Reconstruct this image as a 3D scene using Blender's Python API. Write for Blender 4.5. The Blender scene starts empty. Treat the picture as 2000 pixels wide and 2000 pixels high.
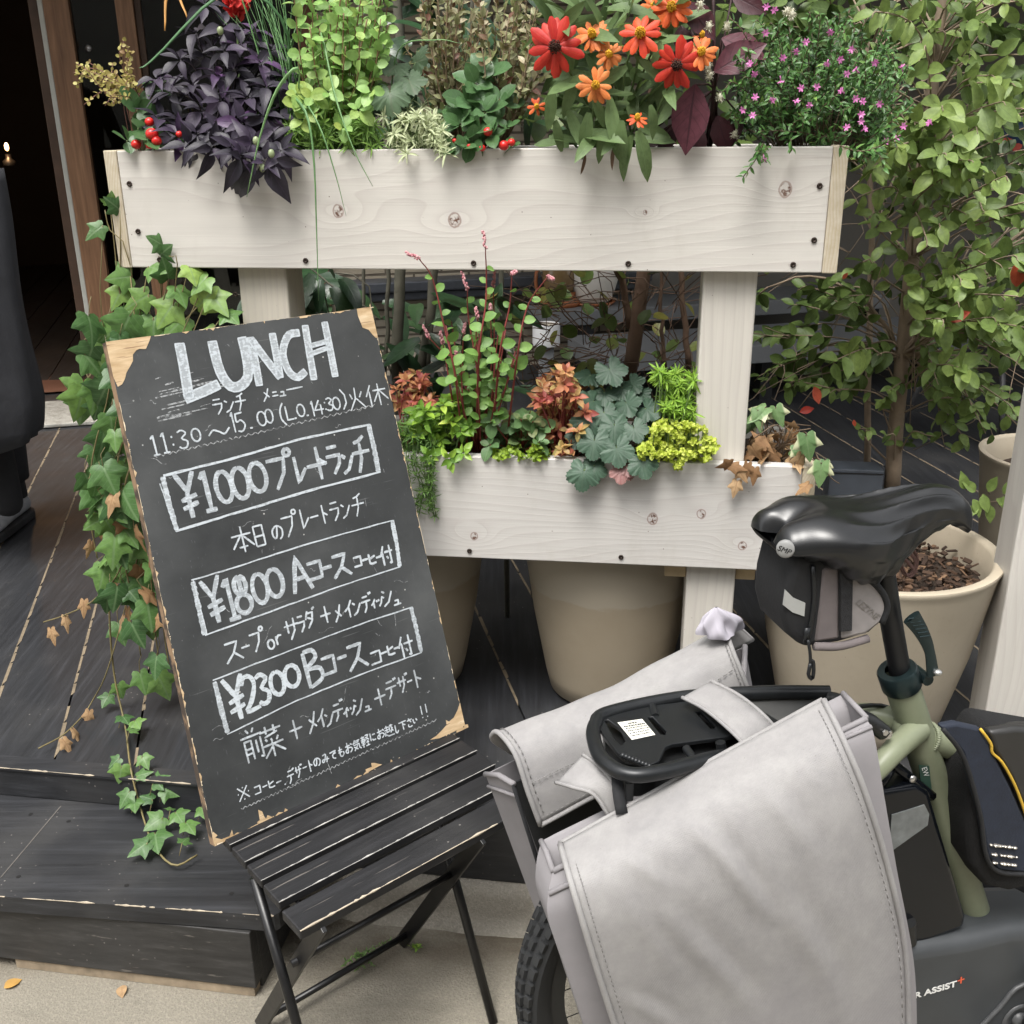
import bpy, bmesh, math, random
import numpy as np
from mathutils import Vector, Matrix
rnd = random.Random(7)
R = math.radians
sc = bpy.context.scene
# ------------------------------------------------------------------ camera
FPX, EYE = 2000.0, 1.55
_u = np.array([-49, 5314, 2000.0]); _u /= np.linalg.norm(_u)
_f = np.array([0, 0, -1.0]); _F = _f - (_f @ _u) * _u; _F /= np.linalg.norm(_F)
RC = np.stack([np.cross(_F, _u), _F, _u]); CAM = np.array([0, 0, EYE])
cd = bpy.data.cameras.new('camera'); cam = bpy.data.objects.new('camera', cd); sc.collection.objects.link(cam)
cd.sensor_width = 36; cd.sensor_fit = 'HORIZONTAL'; cd.lens = 36.0 * FPX / 2000; cd.clip_end = 200; cd.clip_start = .05
mw = Matrix.Identity(4)
for i in range(3):
    for j in range(3): mw[i][j] = RC[i][j]
    mw[i][3] = CAM[i]
cam.matrix_world = mw; sc.camera = cam
sc.render.resolution_x = sc.render.resolution_y = 1024
# ------------------------------------------------------------------ light
SUN_EL, SUN_AZ = 66, 205      # degrees; azimuth clockwise from +Y
w = bpy.data.worlds.new('World'); sc.world = w; w.use_nodes = True
nt = w.node_tree; bg = nt.nodes['Background']
sky = nt.nodes.new('ShaderNodeTexSky'); sky.sky_type = 'NISHITA'; sky.sun_disc = False
sky.sun_elevation = R(SUN_EL); sky.sun_rotation = R(SUN_AZ); sky.air_density = 1.2; sky.dust_density = 4
hs = nt.nodes.new('ShaderNodeHueSaturation'); hs.inputs['Saturation'].default_value = .12
nt.links.new(sky.outputs[0], hs.inputs['Color']); nt.links.new(hs.outputs[0], bg.inputs[0]); bg.inputs[1].default_value = .15
sl = bpy.data.lights.new('sun', 'SUN'); so = bpy.data.objects.new('sun', sl); sc.collection.objects.link(so)
sl.energy = 1.5; sl.angle = R(25); sl.color = (1, .96, .9)
sd = Vector((math.sin(R(SUN_AZ)) * math.cos(R(SUN_EL)), math.cos(R(SUN_AZ)) * math.cos(R(SUN_EL)), math.sin(R(SUN_EL))))
so.rotation_euler = (-sd).to_track_quat('-Z', 'Y').to_euler()
so.location = (0, -2, 6)
sc.view_settings.view_transform = 'Standard'; sc.view_settings.look = 'None'
sc.view_settings.exposure = 1.12; sc.view_settings.gamma = 1
# ------------------------------------------------------------------ where things stand
def ray(a, b): return RC @ np.array([(a - 1000) / FPX, -(b - 1000) / FPX, -1.0])
def atz(a, b, z): d = ray(a, b); return CAM + d * ((z - EYE) / d[2])
def atY(a, b, Y): d = ray(a, b); return CAM + d * (Y / d[1])
def onp(a, b, p, n): d = ray(a, b); return CAM + d * (((p - CAM) @ n) / (d @ n))
def proj(P): c = RC.T @ (np.asarray(P, float) - CAM); return 1000 + FPX * c[0] / -c[2], 1000 - FPX * c[1] / -c[2], -c[2]
A3 = lambda *a: np.array(a, float)
UP = A3(0, 0, 1)
def unit(v): v = np.asarray(v, float); return v / (np.linalg.norm(v) + 1e-12)
# planter frame
YAW = R(-7.5); PD = A3(math.cos(YAW), math.sin(YAW), 0); PN = A3(-math.sin(YAW), math.cos(YAW), 0); P0 = A3(0, 1.97, 0)
def PP(a, b, off=0): return onp(a, b, P0 + PN * off, PN)
def PL(u, off, z): return P0 + PD * u + PN * off + UP * z
def pu(P): q = np.asarray(P) - P0; return A3(q @ PD, q @ PN, q[2])
# bike frame
BA = R(13); BD_ = A3(math.cos(BA), math.sin(BA), 0); BN = A3(-math.sin(BA), math.cos(BA), 0); B0 = CAM + ray(1680, 1010) * 1.36; B0[2] = 0
def BK(a, b, off=0): return onp(a, b, B0 + BN * off, BN)
def BL(s, off, z): return B0 + BD_ * s + BN * off + UP * z
def bs(P): q = np.asarray(P) - B0; return A3(q @ BD_, q @ BN, q[2])
# house wall frame
WA = R(14); WD = A3(math.cos(WA), math.sin(WA), 0); WN = A3(-math.sin(WA), math.cos(WA), 0); W0 = A3(-2.05, 4.6, 0)
def WP(a, b, off=0): return onp(a, b, W0 + WN * off, WN)
def WL(s, off, z): return W0 + WD * s + WN * off + UP * z
def wu(P): q = np.asarray(P) - W0; return A3(q @ WD, q @ WN, q[2])
# chalkboard frame
_bl = atz(419, 1653, .43); _br = atz(909, 1423, .43); BW = unit(_br - _bl); BWID = np.linalg.norm(_br - _bl)
_nb = A3(BW[1], -BW[0], 0); LEAN = R(17.3); BNN = _nb * math.cos(LEAN) + UP * math.sin(LEAN); BUP = np.cross(BNN, BW)
def BD(a, b, h=0.0): return onp(a, b, _bl, BNN) + BNN * h
def BB(x, y, h=0.0): return _bl + BW * x + BUP * y + BNN * h
def bxy(P): q = np.asarray(P) - _bl; return q @ BW, q @ BUP
DECK_Z = lambda P: .262 + .045 * (P[1] - 1.85)
# ------------------------------------------------------------------ objects
COL = sc.collection
def tag(o, label=None, cat=None, group=None, kind=None):
    if label: o['label'] = label
    if cat: o['category'] = cat
    if group: o['group'] = group
    if kind: o['kind'] = kind
    return o
def thing(name, loc, label, cat, group=None, rz=0):
    o = bpy.data.objects.new(name, None); COL.objects.link(o); o.location = [float(x) for x in loc]; o.rotation_euler = (0, 0, rz)
    o.empty_display_size = .1; o['_org'] = [float(x) for x in loc]
    return tag(o, label, cat, group)
class MB:
    """collects vertices and faces for ONE mesh object"""
    def __init__(s): s.v = []; s.f = []; s.mi = []; s.t = []; s.uv = []; s.n = 0
    def add(s, V, F, mi=0, tint=.5, uv=None):
        V = np.asarray(V, float); k = len(V)
        s.v.append(V); s.f += [tuple(i + s.n for i in f) for f in F]; s.mi += [mi] * len(F)
        s.t.append(np.full(k, tint) if np.isscalar(tint) else np.asarray(tint, float)); s.uv.append(np.zeros((k, 3)) if uv is None else uv); s.n += k
    def box(s, c0, ax, ay, az, mi=0, tint=.5):
        c0 = np.asarray(c0, float); V = [c0 + i * ax + j * ay + k * az for k in (0, 1) for j in (0, 1) for i in (0, 1)]
        s.add(V, [(0, 2, 3, 1), (4, 5, 7, 6), (0, 1, 5, 4), (2, 6, 7, 3), (0, 4, 6, 2), (1, 3, 7, 5)], mi, tint)
    def tube(s, pts, r, n=8, mi=0, tint=.5, caps=True, flat=1.0, ref=None):
        pts = np.asarray(pts, float); m = len(pts); r = np.full(m, r) if np.isscalar(r) else np.asarray(r, float)
        T = np.gradient(pts, axis=0); up = A3(0, 0, 1) if ref is None else np.asarray(ref, float)
        if ref is None and abs(unit(T[0]) @ up) > .9: up = A3(.3, 1, 0)
        V = []; b = unit(np.cross(unit(T[0]), up)); 
        for i in range(m):
            t = unit(T[i]); b = unit(b - (b @ t) * t); c = np.cross(t, b)
            for k in range(n):
                a = 2 * math.pi * k / n; V.append(pts[i] + r[i] * (math.cos(a) * b * flat + math.sin(a) * c))
        F = [(i * n + k, i * n + (k + 1) % n, (i + 1) * n + (k + 1) % n, (i + 1) * n + k) for i in range(m - 1) for k in range(n)]
        if caps: F += [tuple(range(n - 1, -1, -1)), tuple((m - 1) * n + k for k in range(n))]
        s.add(V, F, mi, tint)
    def lathe(s, prof, c, n=48, mi=0, axis=None, tint=.5):
        V = []; c = np.asarray(c, float)
        e3 = UP if axis is None else unit(axis); e1 = unit(np.cross(e3, A3(.31, .95, .1))); e2 = np.cross(e3, e1)
        for r_, z in prof:
            for k in range(n):
                a = 2 * math.pi * k / n; V.append(c + e3 * z + r_ * (math.cos(a) * e1 + math.sin(a) * e2))
        F = [(i * n + k, i * n + (k + 1) % n, (i + 1) * n + (k + 1) % n, (i + 1) * n + k) for i in range(len(prof) - 1) for k in range(n)]
        s.add(V, F, mi, tint)
    def grid(s, G, mi=0, tint=.5, wrap=False):
        G = np.asarray(G, float); a, b = G.shape[:2]
        F = [(i * b + j, i * b + (j + 1) % b, (i + 1) * b + (j + 1) % b, (i + 1) * b + j) for i in range(a - 1) for j in range(b if wrap else b - 1)]
        s.add(G.reshape(-1, 3), F, mi, tint)
    def ball(s, c, r, n=10, sq=1.0, mi=0, tint=.5):
        s.lathe([(max(r * math.sin(math.pi * i / n), 1e-5), -r * sq * math.cos(math.pi * i / n)) for i in range(n + 1)], c, n + 4, mi, None, tint)
    def ngon(s, pts, thick, nrm, mi=0):
        pts = np.asarray(pts, float); k = len(pts); V = np.vstack([pts, pts - np.asarray(nrm) * thick])
        s.add(V, [tuple(range(k)), tuple(range(2 * k - 1, k - 1, -1))] + [(i, i + k, (i + 1) % k + k, (i + 1) % k) for i in range(k)], mi)
    def build(s, name, mats, parent=None, org=None, smooth=True, local=False, bevel=0, subd=0, seg=2, solid=0, auto=None):
        me = bpy.data.meshes.new(name); V = np.vstack(s.v)
        if not local:
            if parent is not None: org = np.array(root_org(parent))
            elif org is None: org = A3((V[:, 0].min() + V[:, 0].max()) / 2, (V[:, 1].min() + V[:, 1].max()) / 2, V[:, 2].min())
            V = V - np.asarray(org)
        me.from_pydata(V.tolist(), [], s.f)
        me.polygons.foreach_set('material_index', s.mi); me.polygons.foreach_set('use_smooth', [smooth] * len(s.f))
        a = me.attributes.new('tint', 'FLOAT', 'POINT'); a.data.foreach_set('value', np.concatenate(s.t))
        a = me.attributes.new('luv', 'FLOAT_VECTOR', 'POINT'); a.data.foreach_set('vector', np.vstack(s.uv).ravel())
        for m in (mats if isinstance(mats, (list, tuple)) else [mats]): me.materials.append(m)
        bm = bmesh.new(); bm.from_mesh(me); bmesh.ops.recalc_face_normals(bm, faces=bm.faces); bm.to_mesh(me); bm.free()
        o = bpy.data.objects.new(name, me); COL.objects.link(o)
        if parent is not None: o.parent = parent
        elif not local: o.location = [float(x) for x in org]; o['_org'] = [float(x) for x in org]
        if bevel: m = o.modifiers.new('bevel', 'BEVEL'); m.width = bevel; m.segments = seg; m.limit_method = 'ANGLE'; m.angle_limit = R(40)
        if solid: m = o.modifiers.new('solid', 'SOLIDIFY'); m.thickness = solid
        if subd: m = o.modifiers.new('subd', 'SUBSURF'); m.levels = m.render_levels = subd
        if auto and smooth: me.set_sharp_from_angle(angle=R(auto))
        return o
def root_org(o):
    while o.parent: o = o.parent
    return list(o.get('_org', (0, 0, 0)))
def crv(pts, n=16):
    P = np.asarray(pts, float)
    if len(P) == 2: return np.array([P[0] + (P[1] - P[0]) * t for t in np.linspace(0, 1, n)])
    Q = np.vstack([2 * P[0] - P[1], P, 2 * P[-1] - P[-2]]); out = []; m = len(P) - 1
    for t in np.linspace(0, m - 1e-6, n):
        i = int(t); f = t - i; a, b, c, d = Q[i:i + 4]
        out.append(.5 * (2 * b + (c - a) * f + (2 * a - 5 * b + 4 * c - d) * f * f + (3 * b - a - 3 * c + d) * f ** 3))
    return np.array(out)
# ------------------------------------------------------------------ materials
class NT:
    def __init__(s, name):
        s.m = bpy.data.materials.new(name); s.m.use_nodes = True; s.t = s.m.node_tree; s.b = s.t.nodes['Principled BSDF']; s._o = None
    def n(s, ty, **k):
        x = s.t.nodes.new(ty)
        for a, v in k.items(): setattr(x, a, v)
        return x
    def put(s, i, v):
        if v is None: return
        if hasattr(v, 'bl_idname') or isinstance(v, bpy.types.NodeSocket): s.t.links.new(v, i)
        else:
            if hasattr(i.default_value, '__len__') and len(i.default_value) == 4 and len(v) == 3: v = tuple(v) + (1,)
            i.default_value = v
    def obj(s):
        if not s._o: s._o = s.n('ShaderNodeTexCoord').outputs['Object']
        return s._o
    def ma(s, op, a, b=None, c=None, clamp=False):
        x = s.n('ShaderNodeMath', operation=op, use_clamp=clamp); s.put(x.inputs[0], a); s.put(x.inputs[1], b); s.put(x.inputs[2], c); return x.outputs[0]
    def mp(s, vec, scale=(1, 1, 1), loc=(0, 0, 0), rot=(0, 0, 0)):
        x = s.n('ShaderNodeMapping'); s.put(x.inputs[0], vec); x.inputs['Scale'].default_value = scale; x.inputs['Location'].default_value = loc; x.inputs['Rotation'].default_value = rot; return x.outputs[0]
    def noise(s, vec, scale, detail=4, rough=.55, dist=0):
        x = s.n('ShaderNodeTexNoise'); s.put(x.inputs['Vector'], vec); x.inputs['Scale'].default_value = scale; x.inputs['Detail'].default_value = detail; x.inputs['Roughness'].default_value = rough; x.inputs['Distortion'].default_value = dist; return x.outputs[0]
    def vor(s, vec, scale, feat='F1'):
        x = s.n('ShaderNodeTexVoronoi', feature=feat); s.put(x.inputs['Vector'], vec); x.inputs['Scale'].default_value = scale; return x.outputs[0]
    def ramp(s, f, stops, interp='LINEAR'):
        x = s.n('ShaderNodeValToRGB'); s.put(x.inputs[0], f); e = x.color_ramp.elements; x.color_ramp.interpolation = interp
        while len(e) < len(stops): e.new(.5)
        for i, (p, c) in enumerate(stops):
            e[i].position = p; e[i].color = (tuple(c) + (1,))[:4] if hasattr(c, '__len__') else (c, c, c, 1)
        return x.outputs[0]
    def mix(s, f, a, b, blend='MIX'):
        x = s.n('ShaderNodeMix', data_type='RGBA', blend_type=blend); s.put(x.inputs[0], f); s.put(x.inputs[6], a); s.put(x.inputs[7], b); return x.outputs[2]
    def step(s, v, a, b):
        x = s.n('ShaderNodeMapRange', interpolation_type='SMOOTHSTEP'); s.put(x.inputs[0], v); x.inputs[1].default_value = a; x.inputs[2].default_value = b; return x.outputs[0]
    def attr(s, nm, out='Fac'): x = s.n('ShaderNodeAttribute', attribute_name=nm); return x.outputs[out]
    def sep(s, v): x = s.n('ShaderNodeSeparateXYZ'); s.put(x.inputs[0], v); return x.outputs
    def com(s, a, b, c): x = s.n('ShaderNodeCombineXYZ'); s.put(x.inputs[0], a); s.put(x.inputs[1], b); s.put(x.inputs[2], c); return x.outputs[0]
    def bump(s, h, strength=.3, dist=.002):
        x = s.n('ShaderNodeBump'); s.put(x.inputs['Height'], h); x.inputs['Strength'].default_value = strength; x.inputs['Distance'].default_value = dist; s.t.links.new(x.outputs[0], s.b.inputs['Normal'])
    def out(s, col=None, rough=None, metal=None, spec=None):
        s.put(s.b.inputs['Base Color'], col); s.put(s.b.inputs['Roughness'], rough); s.put(s.b.inputs['Metallic'], metal); s.put(s.b.inputs['Specular IOR Level'], spec); return s.m
def plain(name, col, rough=.5, metal=0, var=.25, sc_=40, bump=.15, spec=None, bd=.001):
    t = NT(name); f = t.noise(t.obj(), sc_, 5); g = t.noise(t.obj(), sc_ * .17, 3)
    c = tuple(x * (1 - var) for x in col); d = tuple(min(1, x * (1 + var)) for x in col)
    k = t.ma('ADD', t.ma('MULTIPLY', f, .5), t.ma('MULTIPLY', g, .5))
    if bump: t.bump(f, bump, bd)
    return t.out(t.ramp(k, [(.3, c), (.7, d)]), t.ma('ADD', t.ma('MULTIPLY', f, .15), rough - .07), metal, spec)
def white_wood(name, axis=0, knots=(), seed=0, col=(.60, .575, .53), raw=False):
    """white-stained softwood: grain as contour lines of a stretched field, bent round the knots; knots = (x, z, r)"""
    t = NT(name); x, y, z = t.sep(t.obj()); L, A = ((x, z), (z, x))[axis] if axis < 2 else (y, z)
    v = t.com(t.ma('MULTIPLY', L, 1.0), t.ma('MULTIPLY', y, 6.0), t.ma('MULTIPLY', A, 5.0))
    fld = t.noise(t.mp(v, (1.15, 1, 1), (seed * 3.1, seed, seed * 1.7)), 1.0, 2, .45)
    F = t.ma('ADD', t.ma('MULTIPLY', fld, 13.0 if axis == 0 else 9), t.ma('MULTIPLY', A, 46.0 if axis == 0 else 60))
    kd = None; kmask = None; halo = None
    for (kx, kz, kr) in knots:
        dx = t.ma('SUBTRACT', L, kx); dz = t.ma('SUBTRACT', A, kz)
        d = t.ma('SQRT', t.ma('ADD', t.ma('MULTIPLY', t.ma('MULTIPLY', dx, dx), 1.5), t.ma('MULTIPLY', dz, dz)))
        d2 = t.ma('SQRT', t.ma('ADD', t.ma('MULTIPLY', t.ma('MULTIPLY', dx, dx), .22), t.ma('MULTIPLY', dz, dz)))
        e = t.ma('EXPONENT', t.ma('MULTIPLY', t.ma('MULTIPLY', d2, d2), -1 / (2.6 * kr) ** 2))
        F = t.ma('ADD', F, t.ma('MULTIPLY', e, 2.6))
        dd = t.ma('DIVIDE', d, kr); dd = t.ma('ADD', dd, t.ma('MULTIPLY', t.ma('SUBTRACT', t.noise(t.obj(), 42, 3), .5), .9)); kd = dd if kd is None else t.ma('MINIMUM', kd, dd)
    fr = t.ma('FRACT', F); line = t.ma('POWER', fr, 3.0); line = t.ma('MULTIPLY', line, t.step(fr, 1.0, .9))
    fine = t.noise(t.mp(v, (3, 30, 70), (seed, 0, 0)), 1.0, 3)
    wash = t.noise(t.mp(v, (1.6, 2, 2.4)), 2.2, 4)
    base = t.ramp(wash, [(.3, tuple(c * .93 for c in col)), (.7, tuple(min(c * 1.05, .8) for c in col))])
    lc = (.40, .35, .335) if not raw else (.48, .36, .21)
    c = t.mix(t.ma('MULTIPLY', line, .34), base, lc)
    c = t.mix(t.ma('MULTIPLY', t.step(fine, .45, .75), .28), c, tuple(q * .80 for q in col))
    chk = t.noise(t.mp(v, (1.0, 8, 42), (seed * 2, 3, 1)), 1.0, 2, .4); chk = t.ma('MULTIPLY', t.step(chk, .715, .735), t.step(t.noise(v, 1.7, 1), .5, .6))
    c = t.mix(t.ma('MULTIPLY', chk, .6), c, (.33, .27, .25))
    if kd is not None:
        ring = t.ma('MULTIPLY', t.step(t.ma('ABSOLUTE', t.ma('SUBTRACT', kd, 1.05)), .22, .05), .75)
        n = t.noise(t.obj(), 120, 3)
        c = t.mix(t.ma('MULTIPLY', t.step(kd, 2.2, 1.2), .25), c, (.55, .50, .50))
        c = t.mix(t.ma('MULTIPLY', t.step(kd, 1.05, .8), t.ma('ADD', t.ma('MULTIPLY', t.step(n, .45, .6), .95), .04)), c, (.13, .065, .045))
        c = t.mix(ring, c, (.26, .18, .15))
    gr = t.noise(t.mp(t.obj(), (3.5, 3.5, 1.6)), 2.4, 6, .65); c = t.mix(t.ma('MULTIPLY', t.step(gr, .52, .74), .35), c, tuple(q * .74 for q in (.58, .545, .475)))
    spk = t.vor(t.obj(), 34); c = t.mix(t.ma('MULTIPLY', t.step(spk, .045, .025), t.step(gr, .42, .5)), c, (.14, .11, .09))
    t.bump(t.ma('ADD', t.ma('MULTIPLY', line, .6), fine), .22, .0012)
    return t.out(c, .62, 0, .35)
def end_grain(name, seed=0):
    t = NT(name); x, y, z = t.sep(t.obj())
    d = t.ma('SQRT', t.ma('ADD', t.ma('POWER', t.ma('ADD', x, .13 + seed * .03), 2), t.ma('POWER', t.ma('SUBTRACT', z, 1.36 - seed * .2), 2)))
    fr = t.ma('FRACT', t.ma('ADD', t.ma('MULTIPLY', d, 190), t.ma('MULTIPLY', t.noise(t.obj(), 12, 2), 2.5)))
    c = t.mix(t.ma('MULTIPLY', t.ma('POWER', fr, 2), .6), t.ramp(t.noise(t.obj(), 45, 4), [(.3, (.46, .40, .29)), (.7, (.58, .53, .43))]), (.40, .30, .18))
    t.bump(fr, .2, .001); return t.out(c, .75)
def leaf_mat(name, cols, vein=(.3, .4, .15), vs=.35, rough=.42, tr=.28, spot=None):
    """cols: tint ramp; luv.x runs across the blade (-1..1), luv.y along it"""
    t = NT(name); c = t.ramp(t.attr('tint'), [(i / max(1, len(cols) - 1), q) for i, q in enumerate(cols)])
    n = t.noise(t.obj(), 90, 3); c = t.mix(t.ma('MULTIPLY', t.step(n, .35, .75), .35), c, tuple(q * .55 for q in cols[0]))
    lx, ly, lz = t.sep(t.attr('luv', 'Vector'))
    if vs:
        ax = t.ma('ABSOLUTE', lx); mid = t.step(ax, .10, .03)
        side = t.ma('FRACT', t.ma('ADD', t.ma('MULTIPLY', ly, 6), t.ma('MULTIPLY', ax, -1.8))); side = t.ma('MULTIPLY', t.step(t.ma('ABSOLUTE', t.ma('SUBTRACT', side, .5)), .10, .03), .45)
        c = t.mix(t.ma('MULTIPLY', t.ma('MAXIMUM', mid, side), vs), c, vein)
        t.bump(t.ma('SUBTRACT', n, t.ma('MAXIMUM', mid, side)), .25, .001)
    if spot: c = t.mix(t.ma('MULTIPLY', t.step(t.ma('ABSOLUTE', lx), spot[1], spot[1] + .25), spot[2]), c, spot[0])
    t.out(c, rough, 0, .4)
    if tr:
        x = t.n('ShaderNodeBsdfTranslucent'); t.put(x.inputs[0], t.mix(.5, c, (.5, .6, .1), 'MULTIPLY') if False else c)
        mx = t.n('ShaderNodeMixShader'); mx.inputs[0].default_value = tr
        t.t.links.new(t.b.outputs[0], mx.inputs[1]); t.t.links.new(x.outputs[0], mx.inputs[2]); t.t.links.new(mx.outputs[0], t.t.nodes['Material Output'].inputs[0])
    return t.m
def black_wood(name, axis=0, worn=.0, col=(.022, .023, .026)):
    t = NT(name); x, y, z = t.sep(t.obj()); s = ((2, 45, 45), (45, 2, 45))[axis]
    f = t.noise(t.mp(t.obj(), s), 1.6, 5, .6, .3); g = t.noise(t.obj(), 5, 4); h = t.noise(t.mp(t.obj(), tuple(q * 3 for q in s)), 1, 3)
    c = t.ramp(f, [(.3, tuple(q * .6 for q in col)), (.55, col), (.8, tuple(q * 1.9 for q in col))])
    c = t.mix(t.ma('MULTIPLY', t.step(g, .45, .75), .5), c, (.050, .049, .048))
    spk = t.vor(t.obj(), 55); c = t.mix(t.ma('MULTIPLY', t.step(spk, .12, .07), t.step(g, .52, .62)), c, (.16, .15, .14))
    if worn: c = t.mix(t.ma('MULTIPLY', t.step(h, .66, .74), worn), c, (.20, .18, .16))
    t.bump(t.ma('ADD', f, h), .35, .0015); return t.out(c, t.ma('ADD', .42, t.ma('MULTIPLY', g, .25)), 0, .45)
M = {}
M['worn'] = plain('worn_wood', (.50, .40, .27), .8, 0, .35, 60)
M['cream'] = plain('worn_cream', (.43, .37, .285), .8, 0, .3, 60)
M['black_metal'] = plain('black_painted_steel', (.006, .006, .0065), .36, 0, .3, 80, .05)
M['screw'] = plain('rusty_screw', (.04, .028, .022), .5, .6, .4, 200)
M['pot'] = None
# ================================================================== SETTING
def concrete(name, col, dirt_shade):
    t = NT(name); o = t.obj(); a = t.noise(o, 3.2, 6, .6); b = t.noise(o, 160, 4, .7); g = t.vor(o, 240)
    c = t.ramp(a, [(.3, tuple(q * .78 for q in col)), (.7, col)])
    c = t.mix(t.ma('MULTIPLY', t.step(b, .42, .7), .55), c, tuple(min(1, q * 1.35) for q in col))
    c = t.mix(t.ma('MULTIPLY', t.step(g, .25, .12), .45), c, tuple(q * .45 for q in col))
    d = t.noise(t.mp(o, (1, 2.2, 1)), 2.1, 6, .65)
    if dirt_shade:
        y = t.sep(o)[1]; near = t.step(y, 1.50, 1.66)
        c = t.mix(t.ma('MULTIPLY', t.ma('MULTIPLY', near, t.step(d, .34, .60)), .85), c, (.095, .074, .05))  # soil near the kerb, coloured darker for the shadow under the chair
    c = t.mix(t.ma('MULTIPLY', t.step(d, .55, .72), .6), c, tuple(q * .55 for q in col)); blot = t.noise(o, 11, 5, .7); c = t.mix(t.ma('MULTIPLY', t.step(blot, .58, .72), .45), c, tuple(q * .5 for q in col))
    t.bump(t.ma('ADD', t.ma('MULTIPLY', b, .7), t.ma('MULTIPLY', g, .6)), .6, .003); return t.out(c, .88, 0, .25)
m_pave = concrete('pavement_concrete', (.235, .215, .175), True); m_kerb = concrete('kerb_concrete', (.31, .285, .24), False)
SA = R(-8.6); SDv = A3(math.cos(SA), math.sin(SA), 0); SNv = A3(-math.sin(SA), math.cos(SA), 0)
b = MB(); b.grid([[A3(x, y, 0) for x in np.linspace(-40, 40, 9)] for y in np.linspace(-40, 1.95, 9)])
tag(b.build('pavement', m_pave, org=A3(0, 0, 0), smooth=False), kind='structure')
# kerb: vertical face with a worn rounded nose, behind the chair
k0 = A3(-.21, 1.70, 0); b = MB(); prof = [(-.02, .0), (.0, .012), (.008, .03), (.012, .066), (.022, .083), (.04, .088), (.22, .088)]
G = []
for s in np.linspace(-.42, 6, 120):
    G.append([k0 + SDv * s + SNv * (o + .003 * math.sin(s * 31) + .002 * math.sin(s * 83)) + UP * max(z + .0015 * math.sin(s * 57), -.002) for o, z in prof])
b.grid(G); tag(b.build('kerb', m_kerb), kind='structure')
# ramped deck of black planks
m_deck = black_wood('black_stained_planks', 1)
m_gap = plain('plank_gap', (.008, .008, .008), .9)
PAZ = R(90 + 13.7); p1 = A3(math.cos(PAZ), math.sin(PAZ), 0); p2 = A3(math.sin(PAZ), -math.cos(PAZ), 0)   # along / across (to the right)
E0 = A3(-.887, 1.84, 0)                                       # a point of the deck's front edge
def deck_pt(s, a): q = E0 + p2 * s + p1 * a; return A3(q[0], q[1], DECK_Z(q))
b = MB(); pw = .172; seam0 = None
q = atz(105.6, 1498, .262) - E0; seam0 = q @ p2 - (q @ p1) * 0
front_a = lambda s: (lambda c: c)( (-(E0 + p2 * s - E0) @ SNv) / (p1 @ SNv) )
for i in range(-14, 40):
    s0 = seam0 + i * pw; s1 = s0 + pw - .005
    a0, a1 = front_a(s0) + .006, front_a(s1) + .006
    V = []
    for (s, a) in ((s0, a0), (s1, a1), (s1, 11), (s0, 11)): V.append(deck_pt(s, a))
    V += [v - UP * .025 for v in V]
    b.add(V, [(0, 1, 2, 3), (4, 7, 6, 5), (0, 4, 5, 1), (1, 5, 6, 2), (2, 6, 7, 3), (3, 7, 4, 0)], 0, rnd.random())
    # raw worn arris along the seam
    a = a0 + .05
    while a < 3.2:
        ln = rnd.uniform(.02, .16); wd = rnd.uniform(.0008, .0042)
        if rnd.random() < .9:
            V = [deck_pt(s0 - .0045, a) + UP * .0008, deck_pt(s0 + wd, a + ln * .2) + UP * .0008, deck_pt(s0 + wd * rnd.uniform(.4, 1.1), a + ln) + UP * .0008, deck_pt(s0 - .005, a + ln) + UP * .0008]
            b.add(V, [(0, 1, 2, 3)], 1)
        a += ln
V = [deck_pt(-6, 12) - UP * .03, deck_pt(9, 12) - UP * .03, deck_pt(9, front_a(9) + .01) - UP * .03, deck_pt(-6, front_a(-6) + .01) - UP * .03]
b.add(V, [(0, 1, 2, 3)], 2)
m_dworn = plain('deck_worn_edge', (.19, .15, .10), .85, 0, .4, 70)
tag(b.build('deck', [m_deck, m_dworn, m_gap], org=E0, smooth=False), kind='structure')
# deck nosing, riser, lower step, plinth
m_step = black_wood('black_step_board', 0)
def chip_edge(b, base, dirv, out, upv, L, mi, wmax=.006, cover=.7, seed=1):
    r = random.Random(seed); a = 0
    while a < L:
        ln = r.uniform(.006, .05); 
        if r.random() < cover:
            w1, w2 = r.uniform(.0008, wmax), r.uniform(.0008, wmax); P = base + dirv * a; Q = base + dirv * min(a + ln, L); mid = (P + Q) / 2
            b.add([P, Q, Q - out * w2 * .5 + UP * 0, mid - out * w1, P - out * w2 * .4], [(0, 1, 2, 3, 4)], mi)
            b.add([P, Q, Q - upv * w2 * .3, mid - upv * w1 * .6, P - upv * w1 * .3], [(4, 3, 2, 1, 0)], mi)
        a += ln
e_r = deck_pt(0, 0); e_r[2] = 0
DX0, DX1 = -1.6, 6.0
b = MB()
base = E0 + SDv * DX0; base[2] = .196
b.box(base + SNv * .0, SDv * (-DX0 + .42), SNv * .03, UP * .072)                     # upper riser, left of the chair
tag(b.build('upper_riser', m_step, smooth=False, bevel=.003), kind='structure')
b = MB(); base = E0 + SDv * .425; base[2] = .089
b.box(base + SNv * .002, SDv * (DX1), SNv * .03, UP * .172); tag(b.build('deck_front_board', m_step, smooth=False, bevel=.003), kind='structure')
b = MB(); base = E0 + SDv * DX0 + UP * .2695
# nosing board along the deck edge (slightly above plank ends)
b.box(E0 + SDv * DX0 + UP * .2645 - SNv * .004, SDv * (DX1 - DX0), SNv * .045, UP * .006)
chip_edge(b, E0 + SDv * DX0 + UP * .2712 - SNv * .0048, SDv, -SNv, UP, 2.2, 1, .0045, .6, 3)
tag(b.build('deck_nosing', [m_step, M['cream']], smooth=False), kind='structure')
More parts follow.
